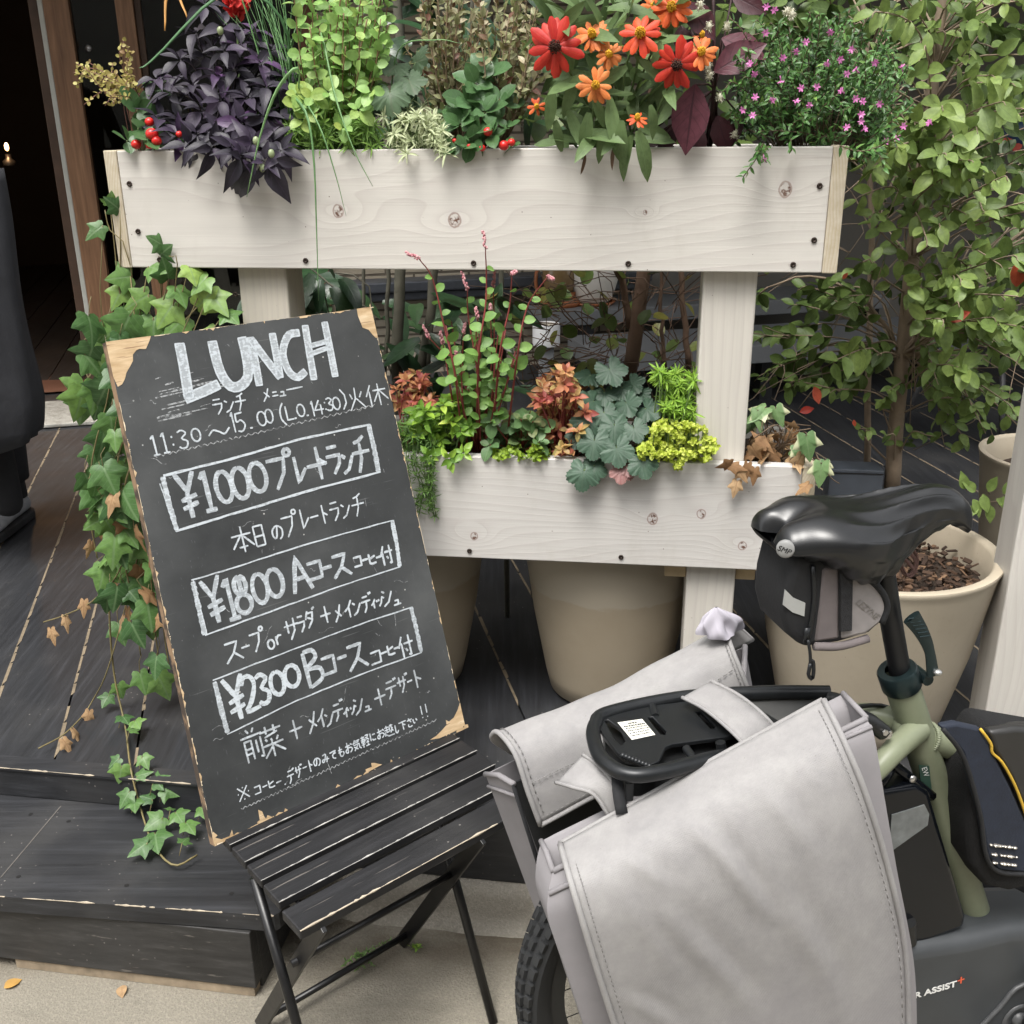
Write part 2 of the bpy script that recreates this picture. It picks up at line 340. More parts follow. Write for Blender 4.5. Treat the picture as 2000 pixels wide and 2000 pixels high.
# lower step with a rounded right corner
fl = atz(0, 1751, .196); fr = atz(545, 1790, .196); sdir = unit(fr - fl); sn = A3(-sdir[1], sdir[0], 0)
L = np.linalg.norm(fr - fl); ext = 1.2; back = .40
out = [fl - sdir * ext, fl + sdir * (L - .02)] + [fl + sdir * (L - .02) + sdir * .02 * math.sin(a) + sn * .02 * (1 - math.cos(a)) for a in (.5, 1.0, 1.57)] + [fl + sdir * L + sn * back, fl - sdir * ext + sn * back]
b = MB(); b.ngon(out, .036, UP)
chip_edge(b, fl - sdir * .3 + UP * .0008 - sn * .001, sdir, -sn, UP, L + .29, 1, .0042, .8, 5)
j0 = atz(118, 1574, .197); j1 = atz(0, 1714, .197)
b.add([j0, j0 + sdir * .0025, j1 + sdir * .002, j1], [(0, 1, 2, 3)], 2)
for px in ((134, 1604), (247, 1729), (452, 1745), (60, 1590), (36, 1712)):
    c = atz(*px, .1968); b.add([c + .0045 * A3(math.cos(a), math.sin(a), 0) for a in np.linspace(0, 6.28, 9)[:-1]], [tuple(range(8))], 3)
m_seam = plain('step_seam', (.12, .11, .10), .8); 
tag(b.build('lower_step', [m_step, M['cream'], m_seam, plain('dark_hole', (.006, .006, .006), .6)], smooth=False), kind='structure')
pl0 = atz(31, 1893, 0); pl1 = atz(503, 1951, 0); pd = unit(pl1 - pl0); pn = A3(-pd[1], pd[0], 0); PLn = np.linalg.norm(pl1 - pl0)
b = MB(); b.box(pl0 - pd * 1.3 + UP * .025, pd * (1.3 + PLn), pn * .03, UP * .132)
b.box(pl0 + pd * (PLn - .03) + pn * .03 + UP * .001, pd * .03, pn * .25, UP * .155)
tag(b.build('step_plinth', black_wood('dusty_black_board', 0, .5, (.034, .033, .032)), smooth=False, bevel=.002), kind='structure')
b = MB(); b.box(pl0 + pd * .0 + UP * .001 + pn * .004, pd * (PLn - .006), pn * .028, UP * .0225); 
tag(b.build('plinth_batten', plain('raw_batten', (.27, .215, .15), .85, 0, .45, 50, .4), smooth=False), kind='structure')
# ------------------------------------------------------------------ house front
m_frame = (lambda t: t.out(t.ramp(t.noise(t.mp(t.obj(), (40, 40, 2.2)), 1.5, 5, .6, .4), [(.25, (.11, .055, .028)), (.55, (.22, .115, .06)), (.8, (.32, .18, .10))]), .5))(NT('brown_door_timber'))
m_frdk = plain('dark_brown_timber', (.075, .042, .026), .55, 0, .4, 14)
m_strip = plain('grey_weather_strip', (.44, .44, .40), .5, 0, .1)
def glass(name, tint=(.5, .55, .52)):
    t = NT(name); t.b.inputs['Transmission Weight'].default_value = .0
    g = t.n('ShaderNodeBsdfGlossy'); g.inputs['Roughness'].default_value = .02; tr = t.n('ShaderNodeBsdfTransparent'); tr.inputs[0].default_value = (*tint, 1)
    fz = t.n('ShaderNodeFresnel'); fz.inputs[0].default_value = 1.5
    mx = t.n('ShaderNodeMixShader'); t.t.links.new(fz.outputs[0], mx.inputs[0]); t.t.links.new(tr.outputs[0], mx.inputs[1]); t.t.links.new(g.outputs[0], mx.inputs[2])
    t.t.links.new(mx.outputs[0], t.t.nodes['Material Output'].inputs[0]); return t.m
m_glass = glass('dark_glass')
def wx(px, py): return wu(WP(px, py))[0]
zs = DECK_Z(W0) + .012
ZT = 2.62
dj = thing('door_frame', WL(wx(110, 400), 0, zs), 'brown timber door frame with a grey weather strip, left of the white planter', 'door frame')
def vbar(px0, px1, py, o0, o1, z0, z1, parent, name, m, bev=.003):
    s0, s1 = wx(px0, py), wx(px1, py); b = MB(); b.box(WL(s0, o0, z0), WD * (s1 - s0), WN * (o1 - o0), UP * (z1 - z0)); return b.build(name, m, parent, smooth=False, bevel=bev)
vbar(98, 118, 300, .03, .12, zs, ZT, dj, 'jamb', m_frdk); vbar(118.5, 128.5, 300, -.012, .06, zs, ZT, dj, 'weather_strip', m_strip)
vbar(129, 177, 300, -.02, .10, zs, ZT, dj, 'jamb', m_frame)
sg = thing('glass_panel', WL(wx(230, 300), 0, zs), 'dark fixed glass panel between two brown timber posts behind the purple plant', 'glass panel')
vbar(177.5, 263, 300, .03, .036, zs + .06, ZT, sg, 'pane', m_glass, 0); vbar(177.5, 263, 300, -.01, .08, zs, zs + .06, sg, 'sill', m_frame)
s_k = wu(WP(170, 95))[0]; b = MB(); kp = WP(172, 94, .02); b.lathe([(0, -.018), (.012, -.016), (.014, -.004), (.010, 0), (.0, .004)], kp, 16, 0, -WN); b.build('door_knob', plain('steel_knob', (.5, .5, .5), .3, .9), sg)
vbar(263.5, 297, 300, -.03, .08, zs, ZT, sg, 'post', m_frame)
vbar(297.5, 310, 300, .0, .06, zs, ZT, sg, 'post', m_frdk)
s2 = wx(310.5, 300); s3 = wx(586, 100)
b = MB(); b.box(WL(s2, .03, zs + .06), WD * (s3 - s2), WN * .006, UP * (ZT - zs - .06)); b.build('pane', m_glass, sg, smooth=False)
b = MB(); b.box(WL(s2, -.01, zs), WD * (s3 - s2), WN * .08, UP * .06); b.build('sill', m_frame, sg, smooth=False)
b = MB(); b.box(WL(s3 + .001, -.03, zs), WD * .055, WN * .09, UP * (ZT - zs)); b.build('post', plain('red_brown_timber', (.14, .055, .03), .55, 0, .3, 10), sg, smooth=False, bevel=.003)
# tiled wall
t = NT('ribbed_wall_tile'); o = t.obj(); x_, y_, z_ = t.sep(o)
br = t.n('ShaderNodeTexBrick'); t.put(br.inputs['Vector'], t.com(x_, z_, 0)); br.inputs['Scale'].default_value = 1
for k, v in (('Brick Width', .27), ('Row Height', .042), ('Mortar Size', .006), ('Mortar Smooth', .3), ('Bias', 0)): br.inputs[k].default_value = v
br.inputs['Color1'].default_value = (.43, .375, .29, 1); br.inputs['Color2'].default_value = (.36, .31, .235, 1); br.inputs['Mortar'].default_value = (.10, .082, .06, 1)
n = t.noise(t.mp(o, (4, 4, 60)), 3, 4); c = t.mix(t.ma('MULTIPLY', t.step(n, .4, .7), .35), br.outputs[0], (.27, .23, .17))
t.bump(t.ma('ADD', t.ma('MULTIPLY', br.outputs['Fac'], -1.0), t.ma('MULTIPLY', n, .25)), .9, .008); m_tile = t.out(c, .7)
b = MB(); sA = s3 + .057; sB = 2.75; b.box(A3(0, 0, 0), A3(sB - sA, 0, 0), A3(0, .12, 0), A3(0, 0, ZT - .2))
wall = b.build('tiled_wall', m_tile, smooth=False, local=True); wall.location = WL(sA, .02, zs - .05); wall.rotation_euler = (0, 0, WA)
tag(wall, 'beige wall of thin ribbed tiles behind the planter and shrubs', 'wall')
b = MB(); zl = WP(880, 545, -.12)[2]; b.box(WL(sA + .02, -.14, zl - .05), WD * 1.55, WN * .155, UP * .05); b.box(WL(sA + .02, -.12, zl - .09), WD * 1.55, WN * .13, UP * .04)
tag(b.build('wall_ledge', plain('dark_slate_ledge', (.05, .055, .065), .4), smooth=False, bevel=.008), 'dark grey ledge running along the foot of the beige tiled wall', 'ledge')
# door sill stone
b = MB(); P = WL(-1.2, -.42, DECK_Z(WL(0, -.4, 0)) + .004); b.box(P, WD * 1.95, WN * .43, UP * .016)
tag(b.build('doorstep', (lambda t: (t.bump(t.noise(t.obj(), 30, 6), .8, .01), t.out(t.ramp(t.noise(t.obj(), 22, 6, .7), [(.3, (.20, .19, .165)), (.7, (.42, .41, .37))]), .7))[1])(NT('rough_sill_stone')), smooth=False, bevel=.004), kind='structure')
# interior, shading upper storey
m_dark = plain('dark_interior', (.020, .015, .012), .8)
b = MB(); zf = zs + .004
b.add([WL(-3, .13, zf), WL(s3, .13, zf), WL(s3, 4, zf), WL(-3, 4, zf)], [(0, 1, 2, 3)], 1)
b.add([WL(-3, 4, zf), WL(s3 + .05, 4, zf), WL(s3 + .05, 4, ZT), WL(-3, 4, ZT)], [(0, 1, 2, 3)])
b.add([WL(s3 + .05, .14, zf), WL(s3 + .05, 4, zf), WL(s3 + .05, 4, ZT), WL(s3 + .05, .14, ZT)], [(0, 1, 2, 3)])
b.add([WL(-3, .0, zf), WL(-3, 4, zf), WL(-3, 4, ZT), WL(-3, .0, ZT)], [(0, 1, 2, 3)])
tag(b.build('shop_interior', [m_dark, plain('interior_floor', (.16, .075, .05), .5, 0, .3, 8)], smooth=False), kind='structure')
b = MB(); b.box(WL(-6, -.75, ZT), WD * 13, WN * 8, UP * 3.5); 
tag(b.build('shading_storey', plain('shading_storey_render', (.55, .53, .49), .8, 0, .08, 4), smooth=False), kind='structure')  # unseen storey; its overhang is added to shade the house front
b = MB(); b.box(WL(-6, .02, .2), WD * (6 - 1.15), WN * .3, UP * (ZT - .2)); tag(b.build('house_wall', plain('house_render', (.4, .38, .34), .8), smooth=False), 'plain house wall beyond the left edge beside the dark doorway', 'wall')
b = MB(); b.box(A3(-14, -7.5, 0), A3(30, 0, 0), A3(0, .4, 0), UP * 8); tag(b.build('sky_blocker_wall', plain('sky_blocker_render', (.30, .29, .27), .9, 0, .1, 3), smooth=False), kind='structure')  # unseen wall added behind the camera to block the low sky
# far end of the terrace on the right
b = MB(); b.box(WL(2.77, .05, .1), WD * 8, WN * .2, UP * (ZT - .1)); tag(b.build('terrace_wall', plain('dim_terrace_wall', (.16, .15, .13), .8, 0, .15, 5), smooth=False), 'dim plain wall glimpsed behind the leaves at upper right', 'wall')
b = MB(); b.box(WL(1.25, -2.5, ZT + .1), WD * 9, WN * 1.74, UP * .2); tag(b.build('shading_canopy', plain('shading_canopy_boards', (.12, .11, .10), .8), smooth=False), kind='structure')  # unseen canopy added to darken the terrace below
# small lit lamp inside
lp = thing('table_lamp', atY(13, 300, 5.6), 'small glowing lamp in the dark doorway', 'lamp')
c = atY(13, 287, 5.6); b = MB(); b.ball(c, .011, 10, 1.9); t = NT('lamp_flame'); t.b.inputs['Emission Color'].default_value = (1, .55, .18, 1); t.b.inputs['Emission Strength'].default_value = 1.6; b.build('bulb', t.m, lp); ll = bpy.data.lights.new('lamp_light', 'POINT'); ll.energy = 5; ll.color = (1, .55, .25); ll.shadow_soft_size = .05; lo = bpy.data.objects.new('lamp_light', ll); COL.objects.link(lo); lo.location = [float(x) for x in c - A3(0, .06, -.05)]
b = MB(); b.lathe([(.03, -.09), (.032, -.07), (.014, -.055), (.014, -.035)], c, 16); b.build('base', M['black_metal'], lp)
# ================================================================== WHITE PLANTER
UL, UR = pu(PP(201, 293))[0], pu(PP(1659, 289))[0]
DEP = .30; T = .027; ZU0, ZU1 = 1.296, 1.513; ZL0, ZL1 = .702, .925
pl = thing('wooden_planter', P0, 'white stained two-tier wooden planter stand with a plant box on each tier', 'planter', rz=YAW)
def kn(pts): return [(pu(PP(a, b_))[0], pu(PP(a, b_))[2], r) for a, b_, r in pts]
KU = kn([(660, 412, .011), (888, 430, .0125), (1535, 370, .012), (1260, 415, .004)]); KLw = kn([(926, 1047, .0085), (1274, 1013, .011), (1450, 1066, .0085), (1370, 1004, .009)])
gU = white_wood('white_wood_upper_front', 0, KU, 1); gL = white_wood('white_wood_lower_front', 0, KLw, 4, (.58, .56, .53)); gB = white_wood('white_wood_back', 0, (), 7)
gP = white_wood('white_wood_post', 1, [(.425, 1.085, .012)], 2, (.58, .55, .495)); gE = end_grain('end_grain_upper', 0); gE2 = end_grain('end_grain_lower', 1)
for z0, z1, g, kz, lab in ((ZU0, ZU1, gU, gE, None), (ZL0, ZL1, gL, gE2, None)):
    b = MB(); b.box((UL + T, 0, z0), A3(UR - UL - 2 * T, 0, 0), A3(0, T, 0), A3(0, 0, z1 - z0)); b.build('front_board', g, pl, local=True, smooth=False, bevel=.002)
    b = MB(); b.box((UL + T, DEP - T, z0), A3(UR - UL - 2 * T, 0, 0), A3(0, T, 0), A3(0, 0, z1 - z0)); b.build('back_board', gB, pl, local=True, smooth=False, bevel=.002)
    for u0 in (UL, UR - T + .0005):
        b = MB(); b.box((u0, -.001, z0 - .001), A3(T - .0005, 0, 0), A3(0, DEP + .001, 0), A3(0, 0, z1 - z0 + .002)); b.build('end_board', kz, pl, local=True, smooth=False, bevel=.002)
    b = MB(); b.box((UL + T, T, z0 + .001), A3(UR - UL - 2 * T, 0, 0), A3(0, DEP - 2 * T, 0), A3(0, 0, .02)); b.build('bottom_board', gB, pl, local=True, smooth=False)
    b = MB(); n1 = 40
    b.grid([[A3(u, o, z1 - .035 + .012 * rnd.random()) for u in np.linspace(UL + T + .001, UR - T - .001, 90)] for o in np.linspace(T + .001, DEP - T - .001, 14)])
    b.build('soil', plain('potting_soil', (.035, .022, .014), .95, 0, .6, 120, 1, None, .01), pl, local=True)
for u0, pz in ((.362, 0), (-.548, 1)):
    b = MB(); zd = DECK_Z(PL(u0, .08, 0)) 
    b.box((u0, T + .001, zd), A3(.1, 0, 0), A3(0, .1, 0), A3(0, 0, ZU1 - .06 - zd)); b.build('post', gP if pz == 0 else white_wood('white_wood_post_left', 1, (), 9, (.56, .52, .44)), pl, local=True, smooth=False, bevel=.004)
    for z in (ZU0, ZL0):
        b = MB(); b.box((u0 - .045, T + .012, z - .040), A3(.044, 0, 0), A3(0, .24, 0), A3(0, 0, .038)); b.box((u0 + .101, T + .012, z - .040), A3(.040, 0, 0), A3(0, .24, 0), A3(0, 0, .038))
        if z == ZL0: b.build('bracket', plain('raw_pine', (.52, .40, .24), .75, 0, .2, 30), pl, local=True, smooth=False, bevel=.002)
for px in ((253, 359), (270, 452), (312, 507), (597, 509), (925, 514), (1227, 515), (1549, 517), (1601, 363), (1590, 469), (917, 1076), (1213, 1088), (1514, 1104), (460, 575)):
    off = 0 if px != (460, 575) else T
    P = pu(PP(*px, off)); b = MB(); b.lathe([(0, .0012), (.0016, .0008), (.0019, .0022), (.0048, .0026), (.0054, .0003)], A3(P[0], P[1], P[2]), 14, 0, A3(0, -1, 0))
    b.add([A3(P[0] + dx, P[1] - .0009, P[2] + dz) for dx, dz in ((-.011, .0), (0, .0008), (.011, 0), (0, -.0008))], [(0, 1, 2, 3)], 1)
    b.build('screw', [M['screw'], plain('screw_crack', (.42, .37, .33), .9)] if px == (253, 359) else bpy.data.objects['screw'].data.materials[:], pl, local=True)
# the next white post at the right edge of the picture
b = MB(); P = pu(PP(1921, 1400, .02)); zd = DECK_Z(PL(P[0], .05, 0)); b.box((0, 0, 0), A3(.10, 0, 0), A3(0, .10, 0), A3(0, 0, 1.05))
o = b.build('wooden_post', white_wood('white_wood_far_post', 1, (), 12, (.57, .545, .50)), local=True, smooth=False, bevel=.004); o.location = PL(P[0] + .002, .02, zd); o.rotation_euler = (0, 0, YAW); o['_org'] = list(o.location)
tag(o, 'white wooden post at the right edge beside the pot of bark', 'post')
# ------------------------------------------------------------------ POTS
t = NT('cream_pot'); n = t.noise(t.obj(), 5, 5); n2 = t.noise(t.obj(), 70, 3); z = t.sep(t.obj())[2]
band = t.ma('ADD', z, t.ma('MULTIPLY', t.ma('SUBTRACT', t.noise(t.mp(t.obj(), (1, 1, 3)), 18, 4), .5), .035))
c = t.ramp(n, [(.3, (.39, .335, .255)), (.7, (.47, .41, .315))]); c = t.mix(t.ma('MULTIPLY', t.step(n2, .55, .75), .18), c, (.33, .28, .21))
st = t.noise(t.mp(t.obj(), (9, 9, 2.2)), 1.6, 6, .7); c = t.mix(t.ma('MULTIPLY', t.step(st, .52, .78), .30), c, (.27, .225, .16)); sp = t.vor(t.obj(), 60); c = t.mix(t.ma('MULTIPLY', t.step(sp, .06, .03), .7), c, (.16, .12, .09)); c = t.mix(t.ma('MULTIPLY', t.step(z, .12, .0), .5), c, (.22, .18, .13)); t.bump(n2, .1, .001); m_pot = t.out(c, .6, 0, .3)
t = NT('cream_pot_stained_shaded'); n = t.noise(t.obj(), 5, 5); z = t.sep(t.obj())[2]
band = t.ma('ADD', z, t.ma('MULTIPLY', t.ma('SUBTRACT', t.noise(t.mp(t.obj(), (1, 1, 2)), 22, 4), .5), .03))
c = t.ramp(n, [(.3, (.30, .25, .18)), (.7, (.36, .305, .225))]); c = t.mix(t.ma('MULTIPLY', t.step(band, .282, .290), .5), c, (.40, .365, .30)); m_pot2 = t.out(c, .6, 0, .3)  # pale stain band; base colour darkened for the shade under the planter
def pot(u, off, label, mat, h=None, Rr=.255):
    P = PL(u, off, 0); zd = DECK_Z(P) + .002; P[2] = zd; h = h or (.697 - zd)
    r = thing('flower_pot', P, label, 'flower pot', 'large cream pots under the planter')
    b = MB(); b.lathe([(.0, .0), (Rr * .60, 0), (Rr * .66, .006), (Rr * .71, .05), (Rr * .85, h * .5), (Rr * .965, h - .03), (Rr * .985, h - .012), (Rr, h - .004), (Rr * .995, h), (Rr * .93, h + .001), (Rr * .905, h - .006), (Rr * .885, h - .05), (Rr * .84, h - .12)], P, 72)
    b.build('body', mat, r, auto=60)
    b = MB(); G = []
    for i in range(10):
        rr = Rr * .875 * i / 9; G.append([P + A3(rr * math.cos(a), rr * math.sin(a), h - .070 + rnd.uniform(-.006, .006)) for a in np.linspace(0, 2 * math.pi, 40)[:-1]])
    b.grid(G, wrap=True); b.build('soil', bpy.data.materials['potting_soil'], r); return r, P, h
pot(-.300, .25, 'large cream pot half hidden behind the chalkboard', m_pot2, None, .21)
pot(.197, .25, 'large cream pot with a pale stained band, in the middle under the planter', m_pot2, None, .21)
rp, Pp, hp = pot(.770, .172, 'large cream pot of bark chips behind the black saddle', m_pot)
r = random.Random(5); b = MB()
for i in range(620):
    a = r.uniform(0, 6.283); rr = .215 * math.sqrt(r.random()); c = Pp + A3(rr * math.cos(a), rr * math.sin(a), hp - .062 + .022 * r.random())
    d = unit(A3(r.gauss(0, 1), r.gauss(0, 1), r.gauss(0, .4))); e = unit(np.cross(d, A3(r.gauss(0, .4), r.gauss(0, .4), 1))); f = np.cross(d, e); l = r.uniform(.008, .024); w_ = r.uniform(.005, .012); h_ = r.uniform(.002, .005)
    b.box(c - d * l / 2 - e * w_ / 2, d * l, e * w_ + d * l * r.uniform(-.2, .2), f * h_, 0, r.random())
t = NT('bark'); tag(b.build('bark_chips', t.out(t.ramp(t.attr('tint'), [(0, (.025, .013, .007)), (.75, (.075, .040, .022)), (1, (.17, .10, .055))]), .85), rp, smooth=False), kind='stuff')
pot(1.36, .80, 'cream pot partly hidden behind the white post at the right edge', m_pot, .43, .2)
# ================================================================== CHALKBOARD
cb = thing('chalkboard', (_bl + _br) / 2, 'worn black chalkboard lunch menu leaning on the black slatted chair', 'chalkboard')
BH = .845; TH = .019
t = NT('black_chalk_paint'); o = t.obj(); n = t.noise(o, 6, 6, .6); s1 = t.noise(t.mp(o, (300, 300, 5), (0, 0, 0), (.0, .25, 0)), 1, 2); s2_ = t.noise(t.mp(o, (9, 9, 240), (3, 0, 0), (0, .5, .2)), 1, 2); sp = t.vor(o, 36)
c = t.ramp(n, [(.3, (.027, .029, .030)), (.65, (.052, .055, .056)), (.85, (.090, .093, .093))])
c = t.mix(t.ma('MULTIPLY', t.step(s1, .66, .78), .30), c, (.20, .21, .22)); c = t.mix(t.ma('MULTIPLY', t.step(s2_, .70, .77), .30), c, (.24, .25, .25))
dst = t.noise(o, 2.6, 6, .62); c = t.mix(t.ma('MULTIPLY', t.step(dst, .42, .72), .55), c, (.115, .12, .12)); c = t.mix(t.ma('MULTIPLY', t.step(sp, .07, .03), t.step(n, .46, .56)), c, (.5, .5, .48)); m_cb = t.out(c, t.ma('ADD', .40, t.ma('MULTIPLY', n, .25)), 0, .42)
t = NT('bare_plywood'); o = t.obj(); n = t.noise(t.mp(o, (14, 14, 70)), 1.5, 5); c = t.ramp(n, [(.3, (.43, .29, .15)), (.6, (.62, .46, .28)), (.8, (.74, .61, .42))]); c = t.mix(t.ma('MULTIPLY', t.step(t.noise(t.mp(o, (6, 6, 140)), 2, 2), .63, .68), .8), c, (.22, .12, .06)); t.bump(n, .5, .002); m_ply = t.out(c, .8)
t = NT('plywood_edge'); z = t.sep(t.obj()); n = t.noise(t.obj(), 26, 4); c = t.mix(t.step(n, .42, .6), (.055, .04, .03), (.26, .17, .10)); m_edge = t.out(c, .8)
TRc, TLc = bxy(BD(724, 600)), bxy(BD(207, 668)); BL_, BR_ = (0, 0), (BWID, 0)
b = MB(); b.add([BB(*BL_), BB(*BR_), BB(*TRc), BB(*TLc)], [(0, 1, 2, 3)], 0)
b.add([BB(*BL_, -TH), BB(*BR_, -TH), BB(*TRc, -TH), BB(*TLc, -TH)], [(3, 2, 1, 0)], 0)
for p, q in ((BL_, BR_), (BR_, TRc), (TRc, TLc), (TLc, BL_)): b.add([BB(*p), BB(*q), BB(*q, -TH), BB(*p, -TH)], [(0, 1, 2, 3)], 1)
panel = b
TA = lambda x, y: (180 + .3882 * x, 580 + .3882 * y)
TB = lambda x, y: (330 + .31056 * x, 1080 + .31056 * y)
b = panel; rr = random.Random(11)
def chip(pts, f, mi=0, h=.0007):
    P = []
    for p in pts:
        x, y = bxy(BD(*f(*p))); k = y / TLc[1]; y = max(-.0005, min(y, TLc[1] + (TRc[1] - TLc[1]) * x / BWID + .0005)); x = max(TLc[0] * k - .0005, min(x, BWID + (TRc[0] - BWID) * k + .0005)); P.append(BB(x, y, h))
    b.add(P, [tuple(range(len(P)))], mi + 2)
chip([(62, 228), (90, 212), (140, 205), (180, 200), (230, 196), (292, 184), (290, 215), (270, 262), (235, 262), (222, 268), (204, 290), (205, 320), (190, 350), (172, 380), (165, 410), (150, 440), (128, 452), (105, 400), (80, 300)], TA)
chip([(1330, 58), (1360, 50), (1395, 46), (1415, 70), (1430, 150), (1438, 205), (1425, 205), (1410, 190), (1390, 165), (1360, 155), (1348, 125), (1336, 95)], TA)
chip([(1040, 98), (1090, 86), (1080, 104), (1045, 108)], TA)
chip([(1870, 1080), (1860, 1000), (1850, 930), (1815, 985), (1790, 1035), (1760, 1060), (1740, 1050), (1745, 1080), (1720, 1110), (1680, 1150), (1640, 1175), (1700, 1165), (1800, 1120)], TB)
chip([(270, 1840), (268, 1780), (275, 1752), (305, 1775), (290, 1790), (330, 1800), (380, 1780), (395, 1740), (405, 1775), (430, 1755), (440, 1760), (480, 1745), (520, 1720), (560, 1700), (640, 1680), (500, 1765), (400, 1805)], TB)
chip([(560, 1615), (585, 1625), (600, 1660), (625, 1690), (560, 1715), (555, 1690), (570, 1680)], TB)
chip([(1270, 1320), (1290, 1320), (1340, 1330), (1300, 1350), (1240, 1385), (1235, 1360), (1275, 1345)], TB)
def ragged(p, q, inward, wmax, cover, seed):
    r = random.Random(seed); L = math.hypot(q[0] - p[0], q[1] - p[1]); a = 0; d = ((q[0] - p[0]) / L, (q[1] - p[1]) / L)
    while a < L:
        ln = r.uniform(.002, .02)
        if r.random() < cover:
            w1 = wmax * r.random() ** 2.2; w2 = wmax * r.random() ** 2.2 * .6
            X = lambda t_, w_: BB(p[0] + d[0] * t_ + inward[0] * w_, p[1] + d[1] * t_ + inward[1] * w_, .0006)
            b.add([X(a, 0), X(a + ln, 0), X(a + ln, w2), X(a + ln * .5, w1), X(a, w2 * .5 + .0004)], [(0, 1, 2, 3, 4)], 3 if w1 < wmax * .4 else 2)
        a += ln
ragged(BL_, BR_, (0, 1), .011, .92, 1); ragged(BL_, TLc, (1, 0), .0045, .8, 2); ragged(BR_, TRc, (-1, 0), .0045, .85, 3); ragged(TLc, TRc, (0, -1), .0045, .75, 4)
# ---- chalk
def chalk(name, dens):
    t = NT(name); o = t.obj(); n = t.noise(o, 140, 4, .7); s = t.noise(t.mp(o, (60, 60, 400), (0, 0, 0), (0, .6, 0)), 1, 3)
    a = t.ma('MULTIPLY', t.step(t.ma('ADD', t.ma('MULTIPLY', n, .6), t.ma('MULTIPLY', s, .4)), .62 - dens * .35, .70 - dens * .3), .92, clamp=True)
    a = t.ma('ADD', t.ma('MULTIPLY', a, .34), .56, clamp=True); t.put(t.b.inputs['Alpha'], a); return t.out((.62, .67, .71), .9, 0, .1)
m_c1 = chalk('chalk_dense', .62); m_c2 = chalk('chalk_soft', .40); 
t = NT('chalk_faint'); t.put(t.b.inputs['Alpha'], t.ma('MULTIPLY', t.step(t.noise(t.obj(), 160, 3), .3, .6), .6)); m_c3 = t.out((.55, .57, .58), .9)
def ribbon(mb, pts, wd, mi=0, h=.0008, jit=.12, end=.35):
    """pts: (x, y) on the board in metres"""
    P = np.asarray(pts, float); n = len(P); T_ = np.gradient(P, axis=0); V = []
    for i in range(n):
        d = unit(T_[i]); nn = A3(-d[1], d[0]); k = 1 + rr.uniform(-jit, jit); e = 1.0 if 0 < i < n - 1 else .8
        for sg_ in (-1, 1): q = P[i] + nn * sg_ * wd * .5 * k * e; V.append(BB(q[0], q[1], h))
    mb.add(V, [(2 * i, 2 * i + 2, 2 * i + 3, 2 * i + 1) for i in range(n - 1)], mi)
def circ(cx, cy, rx, ry=None, a0=90, a1=450, n=22): ry = ry or rx; return [(cx + rx * math.cos(R(a)), cy + ry * math.sin(R(a))) for a in np.linspace(a0, a1, n)]
